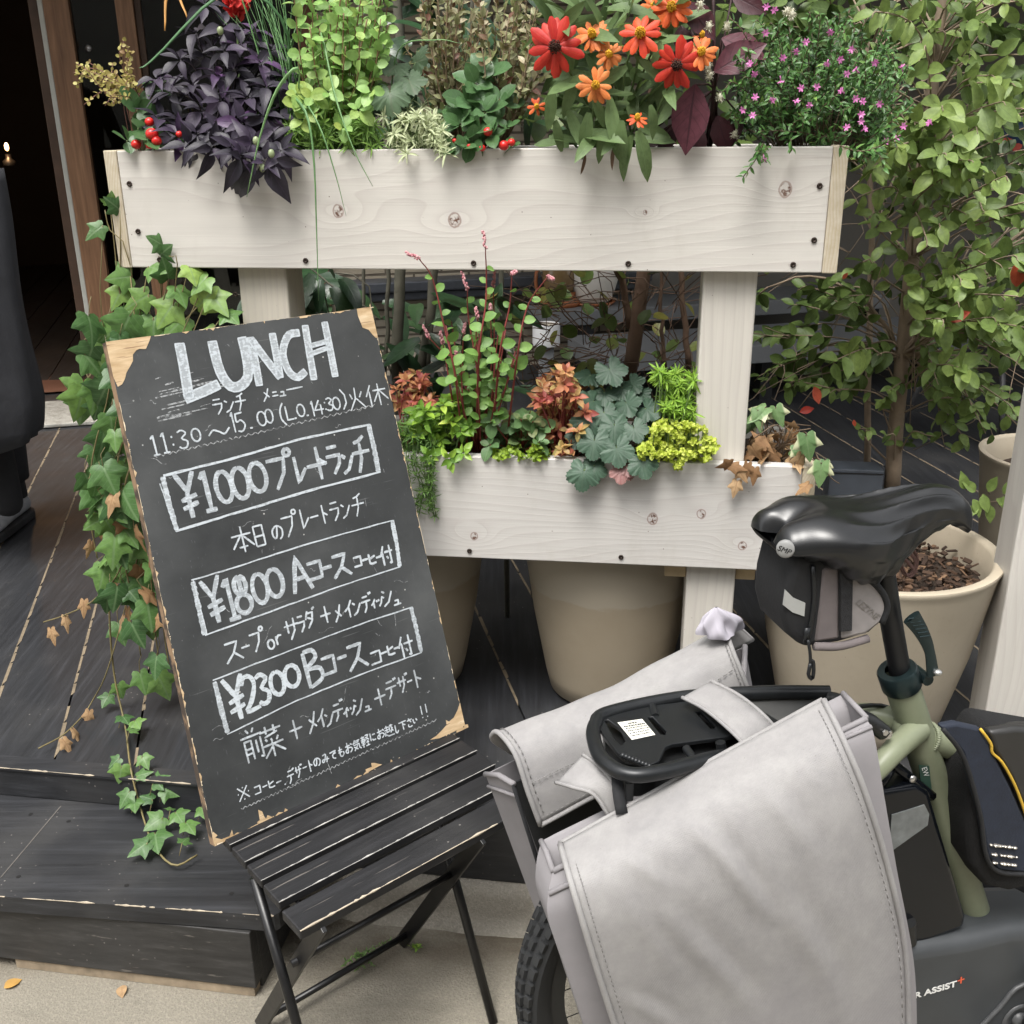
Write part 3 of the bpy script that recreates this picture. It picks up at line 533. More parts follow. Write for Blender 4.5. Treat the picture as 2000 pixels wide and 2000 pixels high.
G_ = {
'ラ': [[(.2, .92), (.8, .92)], [(.08, .62), (.88, .62), (.78, .33), (.38, 0)]], 'ン': [[(.1, .88), (.35, .72)], [(.08, .05), (.5, .2), (.95, .75)]],
'チ': [[(.78, 1), (.5, .88), (.2, .84)], [(.03, .55), (.97, .55)], [(.53, .86), (.5, .4), (.25, 0)]], 'メ': [[(.82, .97), (.5, .4), (.08, .03)], [(.28, .68), (.8, .25)]],
'ニ': [[(.2, .7), (.8, .7)], [(.08, .2), (.92, .2)]], 'ュ': [[(.25, .55), (.7, .55), (.62, .1)], [(.05, .1), (.95, .1)]], 'ー': [[(.02, .48), (.98, .52)]],
'プ': [[(.05, .78), (.72, .78), (.62, .4), (.25, 0)], circ(.88, .92, .12, .09)], 'レ': [[(.2, .95), (.2, .05), (.9, .5)]], 'ト': [[(.35, 1), (.35, 0)], [(.35, .62), (.85, .42)]],
'コ': [[(.1, .85), (.85, .85), (.82, .12)], [(.05, .12), (.9, .12)]], 'ス': [[(.12, .88), (.78, .88), (.5, .4), (.05, .02)], [(.52, .42), (.95, .03)]], 'ヒ': [[(.2, .95), (.2, .12), (.5, .05), (.92, .08)], [(.22, .5), (.85, .68)]],
'サ': [[(.03, .65), (.97, .65)], [(.28, .95), (.28, .35)], [(.72, .97), (.7, .4), (.35, 0)]], 'ザ': [[(.03, .62), (.85, .62)], [(.25, .9), (.25, .35)], [(.62, .92), (.6, .4), (.3, 0)], [(.8, 1), (.87, .85)], [(.93, 1.02), (1, .88)]],
'ダ': [[(.35, .95), (.08, .5)], [(.32, .8), (.8, .8), (.65, .35), (.2, 0)], [(.3, .55), (.65, .42)], [(.82, 1), (.88, .87)], [(.94, 1.04), (1, .92)]],
'デ': [[(.2, .85), (.7, .85)], [(.03, .55), (.9, .55)], [(.5, .55), (.45, .25), (.2, 0)], [(.8, 1), (.86, .86)], [(.93, 1.03), (.99, .9)]],
'イ': [[(.88, .98), (.5, .6), (.05, .4)], [(.55, .64), (.55, 0)]], 'ィ': [[(.88, .9), (.5, .55), (.1, .38)], [(.55, .58), (.55, 0)]], 'ッ': [[(.1, .8), (.2, .55)], [(.42, .88), (.5, .62)], [(.92, .85), (.75, .35), (.4, 0)]],
'シ': [[(.15, .95), (.38, .82)], [(.05, .65), (.28, .52)], [(.1, .05), (.55, .25), (.95, .85)]],
'¥': [[(.05, 1), (.5, .55)], [(.95, 1), (.5, .55), (.5, 0)], [(.12, .42), (.88, .5)], [(.12, .22), (.88, .3)]],
'0': [circ(.5, .5, .45, .5)], '1': [[(.2, .8), (.55, 1), (.55, 0)]], '1s': [[(.15, .82), (.5, 1), (.5, .04)], [(.1, .03), (.9, .03)]], '2': [[(.08, .78), (.3, .98), (.7, .95), (.85, .7), (.5, .3), (.08, .03), (.95, .05)]],
'3': [[(.1, .92), (.5, 1), (.85, .8), (.4, .55), (.85, .35), (.7, .05), (.3, 0), (.05, .12)]], '4': [[(.6, 1), (.05, .35), (.95, .35)], [(.68, .7), (.65, 0)]], '5': [[(.15, 1), (.12, .55), (.55, .6), (.85, .3), (.5, 0), (.1, .05)], [(.15, .97), (.85, 1)]],
'8': [circ(.5, .75, .34, .25) + circ(.5, .25, .44, .25, 90, -270)], ':': [[(.5, .85), (.5, .7)], [(.5, .25), (.5, .1)]], '.': [[(.1, .2), (.9, .2)]], '~': [[(.02, .35), (.25, .75), (.5, .55), (.72, .3), (.98, .75)]],
'(': [[(.9, 1), (.3, .7), (.25, .3), (.85, 0)]], ')': [[(.1, 1), (.7, .7), (.75, .3), (.1, 0)]], 'L': [[(.15, 1), (.15, .05), (.9, .05)]], 'O': [circ(.5, .5, .45, .5)], 'A': [[(.02, 0), (.42, 1), (.98, 0)], [(.2, .35), (.78, .35)]],
'B': [[(.15, 0), (.12, 1)], [(.12, 1), (.65, .98), (.75, .75), (.15, .53), (.85, .45), (.88, .15), (.15, 0)]], 'o': [circ(.5, .4, .4, .4)], 'r': [[(.2, .8), (.25, 0)], [(.22, .5), (.5, .8), (.9, .75)]], '+': [[(.03, .5), (.97, .5)], [(.5, 1), (.5, 0)]], '!': [[(.5, 1), (.45, .3)], [(.43, .08), (.45, 0)]],
'火': [[(.5, 1), (.45, .5), (.05, 0)], [(.48, .5), (.95, .02)], [(.15, .75), (.25, .5)], [(.88, .8), (.7, .55)]],
'休': [[(.3, 1), (.03, .5)], [(.2, .72), (.2, 0)], [(.35, .68), (.98, .68)], [(.66, 1), (.66, 0)], [(.64, .66), (.35, .2)], [(.68, .66), (1.05, .2)]],
'本': [[(.05, .7), (.95, .7)], [(.5, 1), (.5, 0)], [(.48, .68), (.03, .2)], [(.52, .68), (.98, .2)], [(.3, .22), (.7, .22)]], '日': [[(.15, .95), (.15, .03)], [(.15, .95), (.85, .95), (.85, .03)], [(.15, .5), (.85, .5)], [(.15, .05), (.85, .05)]],
'の': [[(.55, .85), (.35, .15), (.12, .25), (.12, .65), (.5, .9), (.9, .65), (.85, .2), (.6, 0)]],
'付': [[(.32, 1), (.03, .5)], [(.22, .72), (.22, 0)], [(.36, .68), (1, .68)], [(.78, 1), (.78, .05), (.62, .12)], [(.48, .45), (.58, .3)]],
'前': [[(.3, 1), (.4, .87)], [(.7, 1), (.6, .87)], [(.02, .78), (.98, .78)], [(.15, .62), (.15, 0)], [(.15, .62), (.48, .62), (.48, .03)], [(.15, .42), (.48, .42)], [(.15, .24), (.48, .24)], [(.66, .6), (.66, .2)], [(.88, .66), (.88, .03), (.75, .08)]],
'菜': [[(.02, .85), (.98, .85)], [(.3, 1), (.3, .75)], [(.7, 1), (.7, .75)], [(.8, .72), (.2, .64)], [(.22, .58), (.3, .5)], [(.48, .6), (.52, .5)], [(.78, .62), (.68, .5)], [(.03, .38), (.97, .38)], [(.5, .5), (.5, 0)], [(.48, .36), (.05, .05)], [(.52, .36), (.98, .05)]],
'※': [[(.05, .95), (.95, .05)], [(.95, .95), (.05, .05)], [(.48, .95), (.53, .88)], [(.48, .1), (.53, .03)], [(.03, .52), (.1, .5)], [(.9, .52), (.97, .5)]], '、': [[(.2, .3), (.5, 0)]],
'み': [[(.15, .85), (.6, .85), (.3, .2), (.08, .15), (.15, .4), (.95, .3)], [(.8, .6), (.6, 0)]], 'で': [[(.05, .8), (.9, .85), (.45, .5), (.45, .15), (.8, 0)], [(.7, .6), (.76, .5)], [(.85, .63), (.9, .53)]], 'も': [[(.45, 1), (.35, .2), (.6, 0), (.9, .2), (.85, .45)], [(.12, .7), (.75, .72)], [(.1, .45), (.7, .47)]],
'お': [[(.05, .7), (.65, .74)], [(.35, 1), (.35, .1), (.1, .15), (.15, .35), (.6, .5), (.92, .3), (.6, .02)], [(.75, .85), (.95, .68)]], '気': [[(.35, 1), (.05, .65)], [(.25, .85), (.9, .85)], [(.25, .7), (.8, .7)], [(.1, .55), (.78, .55), (.8, .15), (1, .05)], [(.6, .42), (.12, 0)], [(.15, .4), (.62, .08)]],
'軽': [[(.02, .88), (.48, .88)], [(.08, .72), (.42, .72), (.42, .42), (.08, .42), (.08, .72)], [(.1, .57), (.4, .57)], [(.02, .27), (.5, .27)], [(.25, 1), (.25, 0)], [(.55, .95), (.95, .95), (.55, .5)], [(.6, .8), (.98, .5)], [(.6, .32), (.95, .32)], [(.77, .48), (.77, .03)], [(.52, .03), (1, .03)]],
'に': [[(.15, .95), (.12, .05)], [(.42, .75), (.9, .75)], [(.42, .3), (.5, .12), (.95, .12)]], '越': [[(.05, .82), (.48, .82)], [(.27, 1), (.27, .35)], [(.02, .62), (.52, .62)], [(.28, .42), (.5, .42)], [(.12, .48), (.03, .1)], [(.08, .25), (.35, .05), (1, .02)], [(.6, .85), (.98, .85)], [(.6, .85), (.6, .4), (.75, .45)], [(.78, 1), (.85, .5), (.98, .35)], [(.95, .68), (.68, .25)]],
'し': [[(.25, 1), (.22, .2), (.5, .02), (.9, .3)]], '下': [[(.03, .92), (.97, .92)], [(.48, .9), (.48, 0)], [(.55, .62), (.82, .45)]], 'さ': [[(.1, .72), (.9, .78)], [(.4, 1), (.75, .48)], [(.3, .35), (.25, .12), (.55, 0), (.85, .08)]], 'い': [[(.12, .8), (.15, .3), (.3, .1), (.38, .28)], [(.72, .75), (.88, .35)]]}
ROUND = set('0235638BのOoみおもしさで~(')
def put(mb, f, items, wd, mi=0):
    sc_ = .3882 if f is TA else .31056
    for ch, cx, cy, w_, h_ in items:
        c = bxy(BD(*f(cx, cy))); d = 2000 / proj(BB(*c))[2]
        W = (bxy(BD(*f(cx + w_ / 2, cy - w_ * .13)))[0] - bxy(BD(*f(cx - w_ / 2, cy + w_ * .13)))[0]); Hh = h_ * sc_ / d * .98
        for st in G_[ch]:
            if ch[0] in ROUND and len(st) > 3 and len(st) < 20: st = [tuple(p) for p in crv(st, 20)]
            pts = []; jx, jy = rr.uniform(-.03, .03), rr.uniform(-.03, .03)
            for p, q in zip(st[:-1], st[1:]):
                k = 1 if len(st) > 12 else 5
                for i in range(k): pts.append((p[0] + (q[0] - p[0]) * i / k, p[1] + (q[1] - p[1]) * i / k))
            pts.append(st[-1])
            pts = [(c[0] + (x - .5 + jx) * W, c[1] + (y - .5 + jy) * Hh) for x, y in pts]
            ribbon(mb, pts, wd, mi, .0007 + rr.uniform(0, .0003))
def pline(mb, f, pts, wd, mi=0, n=24): 
    q = [bxy(BD(*f(*p))) for p in pts]; out = []
    for a, c in zip(q[:-1], q[1:]):
        k = max(2, int(n / (len(q) - 1)))
        for i in range(k): out.append((a[0] + (c[0] - a[0]) * i / k + rr.uniform(-.0004, .0004), a[1] + (c[1] - a[1]) * i / k + rr.uniform(-.0004, .0004)))
    out.append(q[-1]); ribbon(mb, out, wd, mi, .0007 + rr.uniform(0, .0003), .2)
def wavy(mb, f, p, q, n, amp): pline(mb, f, [(p[0] + (q[0] - p[0]) * i / n, p[1] + (q[1] - p[1]) * i / n + (amp if i % 2 else -amp)) for i in range(n + 1)], .0016, 2, 2 * n)
CM = [m_c1, m_c2, m_c3]
# LUNCH: broad streaked strokes with brighter outlines
b = MB()
for st in ([(438, 235), (462, 360), (486, 510)], [(468, 512), (560, 475), (635, 440)], [(602, 225), (640, 370), (690, 445), (740, 450), (783, 400), (775, 300), (752, 205)], [(840, 445), (818, 320), (795, 205)], [(800, 215), (870, 310), (945, 405)], [(945, 405), (925, 290), (905, 185)],
           [(1040, 180), (985, 195), (958, 280), (985, 370), (1030, 405), (1072, 375)], [(1070, 145), (1092, 280), (1115, 415)], [(1168, 128), (1195, 260), (1222, 400)], [(1092, 290), (1150, 268), (1200, 250)], [(1092, 248), (1140, 235), (1185, 222)]):
    thick = .0165 if st[0][0] < 790 else .0125
    if len(st) == 2 or st[0] in ((1092, 290), (1092, 248)): thick = .007
    q = np.array([bxy(BD(*TA(*p))) for p in st]); q = crv(q, 18)
    ribbon(b, q, thick, 1, .0007); T_ = np.gradient(q, axis=0)
    for sgn in (-1, 1): ribbon(b, [p + sgn * thick * .46 * A3(-unit(d)[1], unit(d)[0]) for p, d in zip(q, T_)], .0028, 0, .0010)
    for e in (0, -1): d = unit(T_[e]); ribbon(b, [q[e] - thick * .5 * A3(-d[1], d[0]), q[e], q[e] + thick * .5 * A3(-d[1], d[0])], .0028, 0, .0011)
b.build('chalk_heading', CM, cb, smooth=False)
b = MB()
put(b, TA, [('ラ', 632, 550, 58, 85), ('ン', 690, 545, 52, 70), ('チ', 745, 528, 58, 90), ('メ', 875, 492, 44, 68), ('ニ', 918, 486, 36, 40), ('ュ', 955, 480, 36, 42), ('ー', 1018, 460, 84, 30)], .0027)
put(b, TA, [('1s', 315, 748, 40, 105), ('1s', 365, 735, 40, 105), (':', 402, 722, 20, 70), ('3', 455, 714, 55, 92), ('0', 520, 696, 48, 66), ('~', 636, 680, 112, 60), ('1', 708, 632, 22, 105), ('5', 745, 632, 52, 95), ('.', 800, 655, 16, 14), ('0', 852, 612, 46, 72), ('0', 888, 602, 40, 70), ('(', 955, 588, 30, 115), ('L', 992, 582, 42, 75), ('.', 1022, 606, 14, 14), ('O', 1048, 570, 40, 62), ('.', 1082, 592, 14, 14), ('1', 1108, 562, 18, 80), ('4', 1140, 556, 50, 75), (':', 1172, 548, 16, 55), ('3', 1194, 540, 36, 64), ('0', 1228, 534, 38, 62), (')', 1266, 516, 30, 105), ('火', 1330, 512, 82, 112), ('休', 1428, 492, 100, 112)], .0030)
wavy(b, TA, (310, 805), (1420, 545), 70, 6); b.build('chalk_hours', CM, cb, smooth=False)
b = MB()
pline(b, TA, [(358, 900), (700, 815), (1060, 712), (1395, 642)], .0042, 0); pline(b, TA, [(1388, 640), (1418, 760), (1440, 882)], .0105, 1); pline(b, TA, [(1450, 880), (1100, 972), (760, 1075), (420, 1178)], .0042, 0); pline(b, TA, [(355, 905), (385, 1040), (425, 1172)], .0085, 1)
pline(b, TA, [(340, 938), (420, 1180)], .0018, 0); pline(b, TA, [(1400, 645), (1450, 880)], .0016, 0)
put(b, TA, [('¥', 482, 1000, 105, 235), ('1s', 580, 975, 70, 210), ('0', 662, 960, 84, 160), ('0', 745, 932, 88, 160), ('0', 830, 905, 90, 150)], .0082, 1)
put(b, TA, [('プ', 945, 868, 130, 195), ('レ', 1045, 862, 66, 150), ('ー', 1128, 846, 105, 30), ('ト', 1150, 830, 70, 170), ('ラ', 1212, 818, 84, 150), ('ン', 1285, 832, 66, 120), ('チ', 1352, 790, 92, 175)], .0068, 1)
b.build('chalk_plate_lunch_box', CM, cb, smooth=False)
b = MB()
put(b, TA, [('本', 755, 1222, 108, 135), ('日', 840, 1200, 64, 112), ('の', 930, 1182, 60, 80), ('プ', 990, 1140, 84, 130), ('レ', 1068, 1112, 50, 112), ('ー', 1115, 1105, 44, 20), ('ト', 1168, 1092, 42, 98), ('ラ', 1218, 1078, 56, 100), ('ン', 1275, 1072, 50, 85), ('チ', 1335, 1045, 66, 110)], .0032); b.build('chalk_line', CM, cb, smooth=False)
b = MB()
pline(b, TB, [(140, 172), (430, 85), (800, -35), (1110, -125), (1405, -205)], .0026, 0); pline(b, TB, [(1402, -205), (1430, -60), (1450, 85)], .0085, 0); pline(b, TB, [(1455, 85), (1100, 200), (700, 345), (225, 518)], .0026, 0); pline(b, TB, [(150, 180), (185, 340), (225, 515)], .0085, 1); pline(b, TB, [(150, 170), (240, 515)], .0018, 0)
put(b, TB, [('¥', 285, 300, 130, 300), ('1s', 388, 290, 90, 270), ('8', 462, 262, 105, 240), ('0', 572, 222, 100, 190), ('0', 668, 190, 108, 180), ('A', 825, 128, 120, 230)], .0082, 1)
put(b, TB, [('コ', 918, 105, 110, 135), ('ー', 990, 92, 70, 20), ('ス', 1078, 75, 125, 160)], .0065, 1); put(b, TB, [('コ', 1185, 55, 60, 80), ('ー', 1232, 42, 40, 20), ('ヒ', 1275, 35, 54, 75), ('ー', 1318, 25, 36, 20), ('付', 1368, 15, 80, 125)], .0042, 0)
b.build('chalk_course_box', CM, cb, smooth=False)
b = MB(); put(b, TB, [('ス', 400, 618, 120, 145), ('ー', 478, 590, 56, 20), ('プ', 552, 548, 92, 150), ('o', 640, 568, 50, 74), ('r', 690, 540, 50, 74), ('サ', 770, 478, 96, 140), ('ラ', 830, 445, 56, 105), ('ダ', 885, 410, 70, 120), ('+', 985, 390, 70, 112), ('メ', 1062, 376, 60, 112), ('イ', 1128, 352, 60, 108), ('ン', 1180, 345, 60, 95), ('デ', 1240, 312, 68, 120), ('ィ', 1285, 318, 36, 68), ('ッ', 1322, 308, 42, 56), ('シ', 1370, 282, 72, 105), ('ュ', 1430, 300, 52, 60)], .0036); b.build('chalk_line', CM, cb, smooth=False)
b = MB()
pline(b, TB, [(275, 802), (600, 675), (940, 545), (1250, 430), (1530, 340)], .0024, 0); pline(b, TB, [(1520, 340), (1555, 480), (1585, 622)], .0090, 1); pline(b, TB, [(1590, 625), (1200, 765), (800, 930), (365, 1140)], .0024, 0); pline(b, TB, [(285, 810), (325, 970), (368, 1132)], .0085, 1)
put(b, TB, [('¥', 420, 912, 130, 285)], .0088, 0); put(b, TB, [('2', 512, 885, 100, 230), ('3', 592, 855, 84, 190), ('0', 680, 818, 92, 150), ('0', 772, 775, 100, 140)], .0080, 0)
put(b, TB, [('B', 905, 722, 110, 235)], .0080, 1); put(b, TB, [('コ', 1005, 702, 104, 135), ('ー', 1085, 655, 64, 20), ('ス', 1180, 645, 135, 180)], .0060, 1); put(b, TB, [('コ', 1300, 655, 80, 95), ('ー', 1348, 628, 46, 20), ('ヒ', 1392, 608, 58, 72), ('ー', 1432, 596, 40, 20), ('付', 1490, 588, 90, 140)], .0040, 0)
b.build('chalk_course_box', CM, cb, smooth=False)
b = MB(); put(b, TB, [('前', 525, 1205, 140, 215), ('菜', 648, 1178, 140, 205), ('+', 795, 1112, 90, 130), ('メ', 900, 1062, 78, 140), ('イ', 958, 1042, 60, 122), ('ン', 1008, 1040, 60, 100), ('デ', 1062, 992, 78, 130), ('ィ', 1110, 1000, 40, 70), ('ッ', 1146, 990, 50, 60), ('シ', 1192, 962, 70, 112), ('ュ', 1246, 968, 50, 60), ('+', 1325, 902, 78, 112), ('デ', 1395, 852, 80, 122), ('ザ', 1468, 820, 72, 112), ('ー', 1512, 806, 34, 20), ('ト', 1562, 790, 60, 120)], .0036, 1); b.build('chalk_line', CM, cb, smooth=False)
b = MB(); put(b, TB, [('※', 467, 1510, 72, 92), ('コ', 556, 1488, 50, 62), ('ー', 602, 1466, 32, 20), ('ヒ', 642, 1450, 48, 56), ('ー', 690, 1438, 34, 20), ('、', 732, 1445, 22, 22), ('デ', 765, 1402, 52, 90), ('ザ', 815, 1372, 50, 80), ('ー', 852, 1348, 28, 16), ('ト', 888, 1336, 34, 80), ('の', 930, 1312, 48, 58), ('み', 982, 1290, 48, 62), ('で', 1030, 1268, 44, 58), ('も', 1080, 1250, 42, 66), ('お', 1130, 1226, 50, 70), ('気', 1180, 1205, 52, 70), ('軽', 1232, 1182, 54, 74), ('に', 1280, 1155, 40, 58), ('お', 1330, 1135, 52, 68), ('越', 1382, 1115, 58, 74), ('し', 1430, 1105, 26, 54), ('下', 1470, 1085, 50, 60), ('さ', 1512, 1065, 40, 58), ('い', 1546, 1052, 34, 44), ('!', 1588, 1000, 16, 84), ('!', 1618, 988, 16, 84)], .0025)
wavy(b, TB, (450, 1612), (1680, 1050), 90, 7); b.build('chalk_footnote', CM, cb, smooth=False)
# chalk dust smears
b = panel
for k in range(46):
    x, y = rr.uniform(.05, BWID - .04), rr.uniform(.03, BH - .03); a = rr.uniform(0, 3.14); l = rr.uniform(.006, .035); ribbon(b, [(x + l * t_ * math.cos(a), y + l * t_ * math.sin(a) + .002 * math.sin(9 * t_)) for t_ in np.linspace(-.5, .5, 6)], rr.uniform(.0004, .0011), 4, .0005)
for k in range(26):
    x, y = .08 + rr.uniform(0, .08), BH - rr.uniform(.06, .14); l = rr.uniform(.01, .06); ribbon(b, [(x, y), (x + l / 2, y + .001), (x + l, y + .002)], rr.uniform(.001, .005), 4, .0005)
b.build('panel', [m_cb, m_edge, m_ply, plain('torn_ply', (.72, .60, .43), .85, 0, .25, 90), m_c3], cb, smooth=False)
# ================================================================== FOLDING CHAIR
CW = unit(A3(math.cos(R(40.3)), math.sin(R(40.3)), 0)); CBk = A3(-CW[1], CW[0], 0); FL = atz(585, 1808, .425); FL[2] = 0
def CL(x, y, z): return FL + CW * x + CBk * y + UP * z
WCH = .485
ch = thing('folding_chair', CL(WCH / 2, .15, 0), 'black slatted folding chair holding up the chalkboard', 'chair')
m_sl = black_wood('chair_slat', 0, .5, (.014, .014, .0155)); m_sl.node_tree.nodes  # grain runs along the slats
slat_y = [(.0, .058, .412), (.064, .116, .426), (.122, .172, .430), (.178, .226, .432), (.232, .300, .433)]
r = random.Random(3)
for i, (y0, y1, zt) in enumerate(slat_y):
    b = MB(); b.box(A3(0, 0, 0), A3(WCH, 0, 0), A3(0, y1 - y0, 0), A3(0, 0, .016 if i else .018))
    e = chip_edge
    chip_edge(b, A3(0, -.0006, .0166 if i else .0186), A3(1, 0, 0), A3(0, -1, 0), UP, WCH, 1, .0045 if i == 0 else .0030, .9 if i == 0 else .97, 20 + i)
    o = b.build('seat_slat', [m_sl, M['cream'] if i == 0 else plain('worn_slat_edge', (.36, .35, .33), .6, 0, .5, 60)], ch, local=True, smooth=False, bevel=.0025)
    o.location = Vector(CL(0, y0, zt - .016)) - ch.location; o.rotation_euler = (0, 0, R(40.3))
for x in (.03, .345):
    b = MB(); b.box(CL(x - .003, .03, .39), CW * .006, CBk * .25, UP * .02); b.build('seat_rail', M['black_metal'], ch, smooth=False)
    p, q = CL(x + .004, .004, .402), CL(x - .012, .255, 0); d = unit(q - p); nn = np.cross(d, CW)
    b = MB(); b.box(p - nn * .014, (q - p), CW * .008, nn * .028); b.build('rear_leg', M['black_metal'], ch, smooth=False, bevel=.001)
for x in (.008, .362):
    b = MB(); b.tube([CL(x - .008, -.02, .0), CL(x, .08, .21), CL(x, .165, .405)], .0085, 10); b.build('front_leg', M['black_metal'], ch)
    b = MB(); b.tube([CL(x, .306, .40), CL(x, .345, .60), CL(x, .405, .86)], .0085, 10); b.build('back_post', M['black_metal'], ch)
for y, z, xx in ((.232, .037, (.02, .35)), (.085, .275, (.02, .35))):
    b = MB(); b.tube([CL(xx[0], y, z), CL(xx[1], y, z)], .0065, 10); b.build('crossbar', M['black_metal'], ch)
for z in (.70, .78):
    y = .345 + (z - .60) * .23 + .004
    b = MB(); b.box(CL(.0, y + .006, z), CW * WCH, CBk * .014, UP * .05); b.build('back_slat', m_sl, ch, smooth=False, bevel=.002)
# ================================================================== PLANTS
class LT: pass
def blade(prof, n=6, fold=.18, curl=.15, wav=0, seed=0):
    """leaf blade: prof = [(t, half width)], 3 columns"""
    r = random.Random(seed); V = []; uv = []; ts = np.linspace(0, 1, n + 1)
    for t_ in ts:
        hw = np.interp(t_, [p[0] for p in prof], [p[1] for p in prof]); y = t_; z = -curl * t_ ** 2
        for k, x in enumerate((-hw, 0, hw)): V.append((x, y, z + (abs(x) * fold * 2 if k != 1 else 0) + wav * math.sin(t_ * 9 + k * 2 + seed) * (k != 1))); uv.append((k - 1, t_, 0))
    T_ = LT(); T_.V = np.array(V); T_.uv = np.array(uv, float); T_.F = [(i * 3 + k, i * 3 + k + 1, i * 3 + k + 4, i * 3 + k + 3) for i in range(n) for k in (0, 1)]; return T_
def fanleaf(outl, c=(0, .35), cup=.12, seed=0, wav=.03):
    r = random.Random(seed); P = list(outl) + [(-x, y) for x, y in reversed(outl) if abs(x) > 1e-6]; V = [(c[0], c[1], 0)]; uv = [(0, c[1], 0)]
    mid = []
    for x, y in P:
        d = math.hypot(x - c[0], y - c[1]); mid.append(((x + c[0]) * .5, (y + c[1]) * .5, -cup * .15 + abs(x) * .06))
    for m_ in mid: V.append(m_); uv.append((m_[0] * 2, m_[1], 0))
    for x, y in P: d = math.hypot(x - c[0], y - c[1]); V.append((x, y, -cup * d + wav * r.uniform(-1, 1))); uv.append((x * 2, y, 0))
    k = len(P); F = [(0, 1 + i, 1 + (i + 1) % k) for i in range(k)] + [(1 + i, 1 + k + i, 1 + k + (i + 1) % k, 1 + (i + 1) % k) for i in range(k)]
    T_ = LT(); T_.V = np.array(V); T_.uv = np.array(uv, float); T_.F = F; return T_
ovate = [blade([(0, .02), (.15, .18), (.4, .28), (.65, .22), (.85, .10), (1, .005)], 6, .2, c_, .01, i) for i, c_ in enumerate((.1, .25, -.1, .4))]
roundl = [blade([(0, .03), (.12, .24), (.35, .38), (.6, .38), (.82, .26), (.95, .12), (1, .01)], 6, .12, c_, .01, i) for i, c_ in enumerate((.1, .25, -.05))]
lance = [blade([(0, .05), (.2, .12), (.45, .15), (.75, .11), (.92, .05), (1, .005)], 8, .15, c_, .006, i) for i, c_ in enumerate((.15, .35, .6, -.1))]
tiny = [blade([(0, .04), (.35, .2), (.7, .15), (1, .01)], 3, .2, c_, 0, i) for i, c_ in enumerate((.1, .3))]
needle = [blade([(0, .06), (.4, .10), (.75, .07), (1, .01)], 3, .3, c_, 0, i) for i, c_ in enumerate((.1, .4))]
pepper = [blade([(0, .02), (.12, .12), (.32, .23), (.55, .20), (.8, .09), (1, .004)], 7, .22, c_, .012, i) for i, c_ in enumerate((.15, .4, .65))]
ivyo = [(0, 0), (.10, -.10), (.28, -.14), (.40, -.04), (.40, .10), (.58, .30), (.66, .44), (.44, .46), (.30, .50), (.22, .66), (.12, .84), (0, 1.0)]
ivy = [fanleaf([(x * a, y) for x, y in ivyo], (0, .25), .14, i, .02) for i, a in enumerate((1, .9, .78, 1.05))]
def heu_out(sc_=5, n=31, q=.1):
    o = []
    for i in range(n):
        a = math.pi * i / (n - 1); rr_ = .5 * (.80 + .30 * abs(math.cos(2.5 * a)) ** .8 + q * (1 if i % 2 else 0)); 
        if a > 2.75: rr_ *= 1 - .75 * (a - 2.75) / .39
        o.append((rr_ * math.sin(a), .42 + rr_ * math.cos(a)))
    return o[::-1]
heu = [fanleaf([(0 if i in (0, 30) else x, y) for i, (x, y) in enumerate(heu_out(q=.085))], (0, .38), c_, i, .05) for i, c_ in enumerate((.15, .3, .05))]
oval = [blade([(0, .03), (.12, .17), (.35, .29), (.6, .29), (.8, .20), (.93, .10), (1, .02)], 6, .18, c_, .012, i) for i, c_ in enumerate((.1, .3, -.1, .45))]
def LF(mb, T_, p, d, n, s, tint=.5, wx_=1.0):
    T_ = T_ if not isinstance(T_, list) else T_[rnd.randrange(len(T_))]
    d = unit(d); n = np.asarray(n, float); n = unit(n - (n @ d) * d); x = np.cross(d, n)
    mb.add(p + s * (T_.V[:, 0:1] * wx_ * x + T_.V[:, 1:2] * d + T_.V[:, 2:3] * n), T_.F, 0, float(min(1, max(0, tint))), T_.uv)
def rv(s=1.0): return A3(rnd.gauss(0, s), rnd.gauss(0, s), rnd.gauss(0, s))
def tocam(p): return unit(CAM - p)
def rosette(mb, T_, c, axis, k, s, tint, el=(.1, .8), jit=.25, start=None):
    axis = unit(axis); e1 = unit(np.cross(axis, A3(.3, .8, .2))); e2 = np.cross(axis, e1); a0 = rnd.random() * 6.28
    for i in range(k):
        a = a0 + i * 2.4 + rnd.gauss(0, .2); e = el[0] + (el[1] - el[0]) * (i / max(1, k - 1)) + rnd.gauss(0, .12); rad = math.cos(a) * e1 + math.sin(a) * e2
        d = math.cos(e) * rad + math.sin(e) * axis; n = math.cos(e) * axis - math.sin(e) * rad
        LF(mb, T_, c + d * s * .08, d, n + rv(jit), s * rnd.uniform(.72, 1.1) * (1 - .35 * i / max(1, k)), tint + rnd.gauss(0, .16))
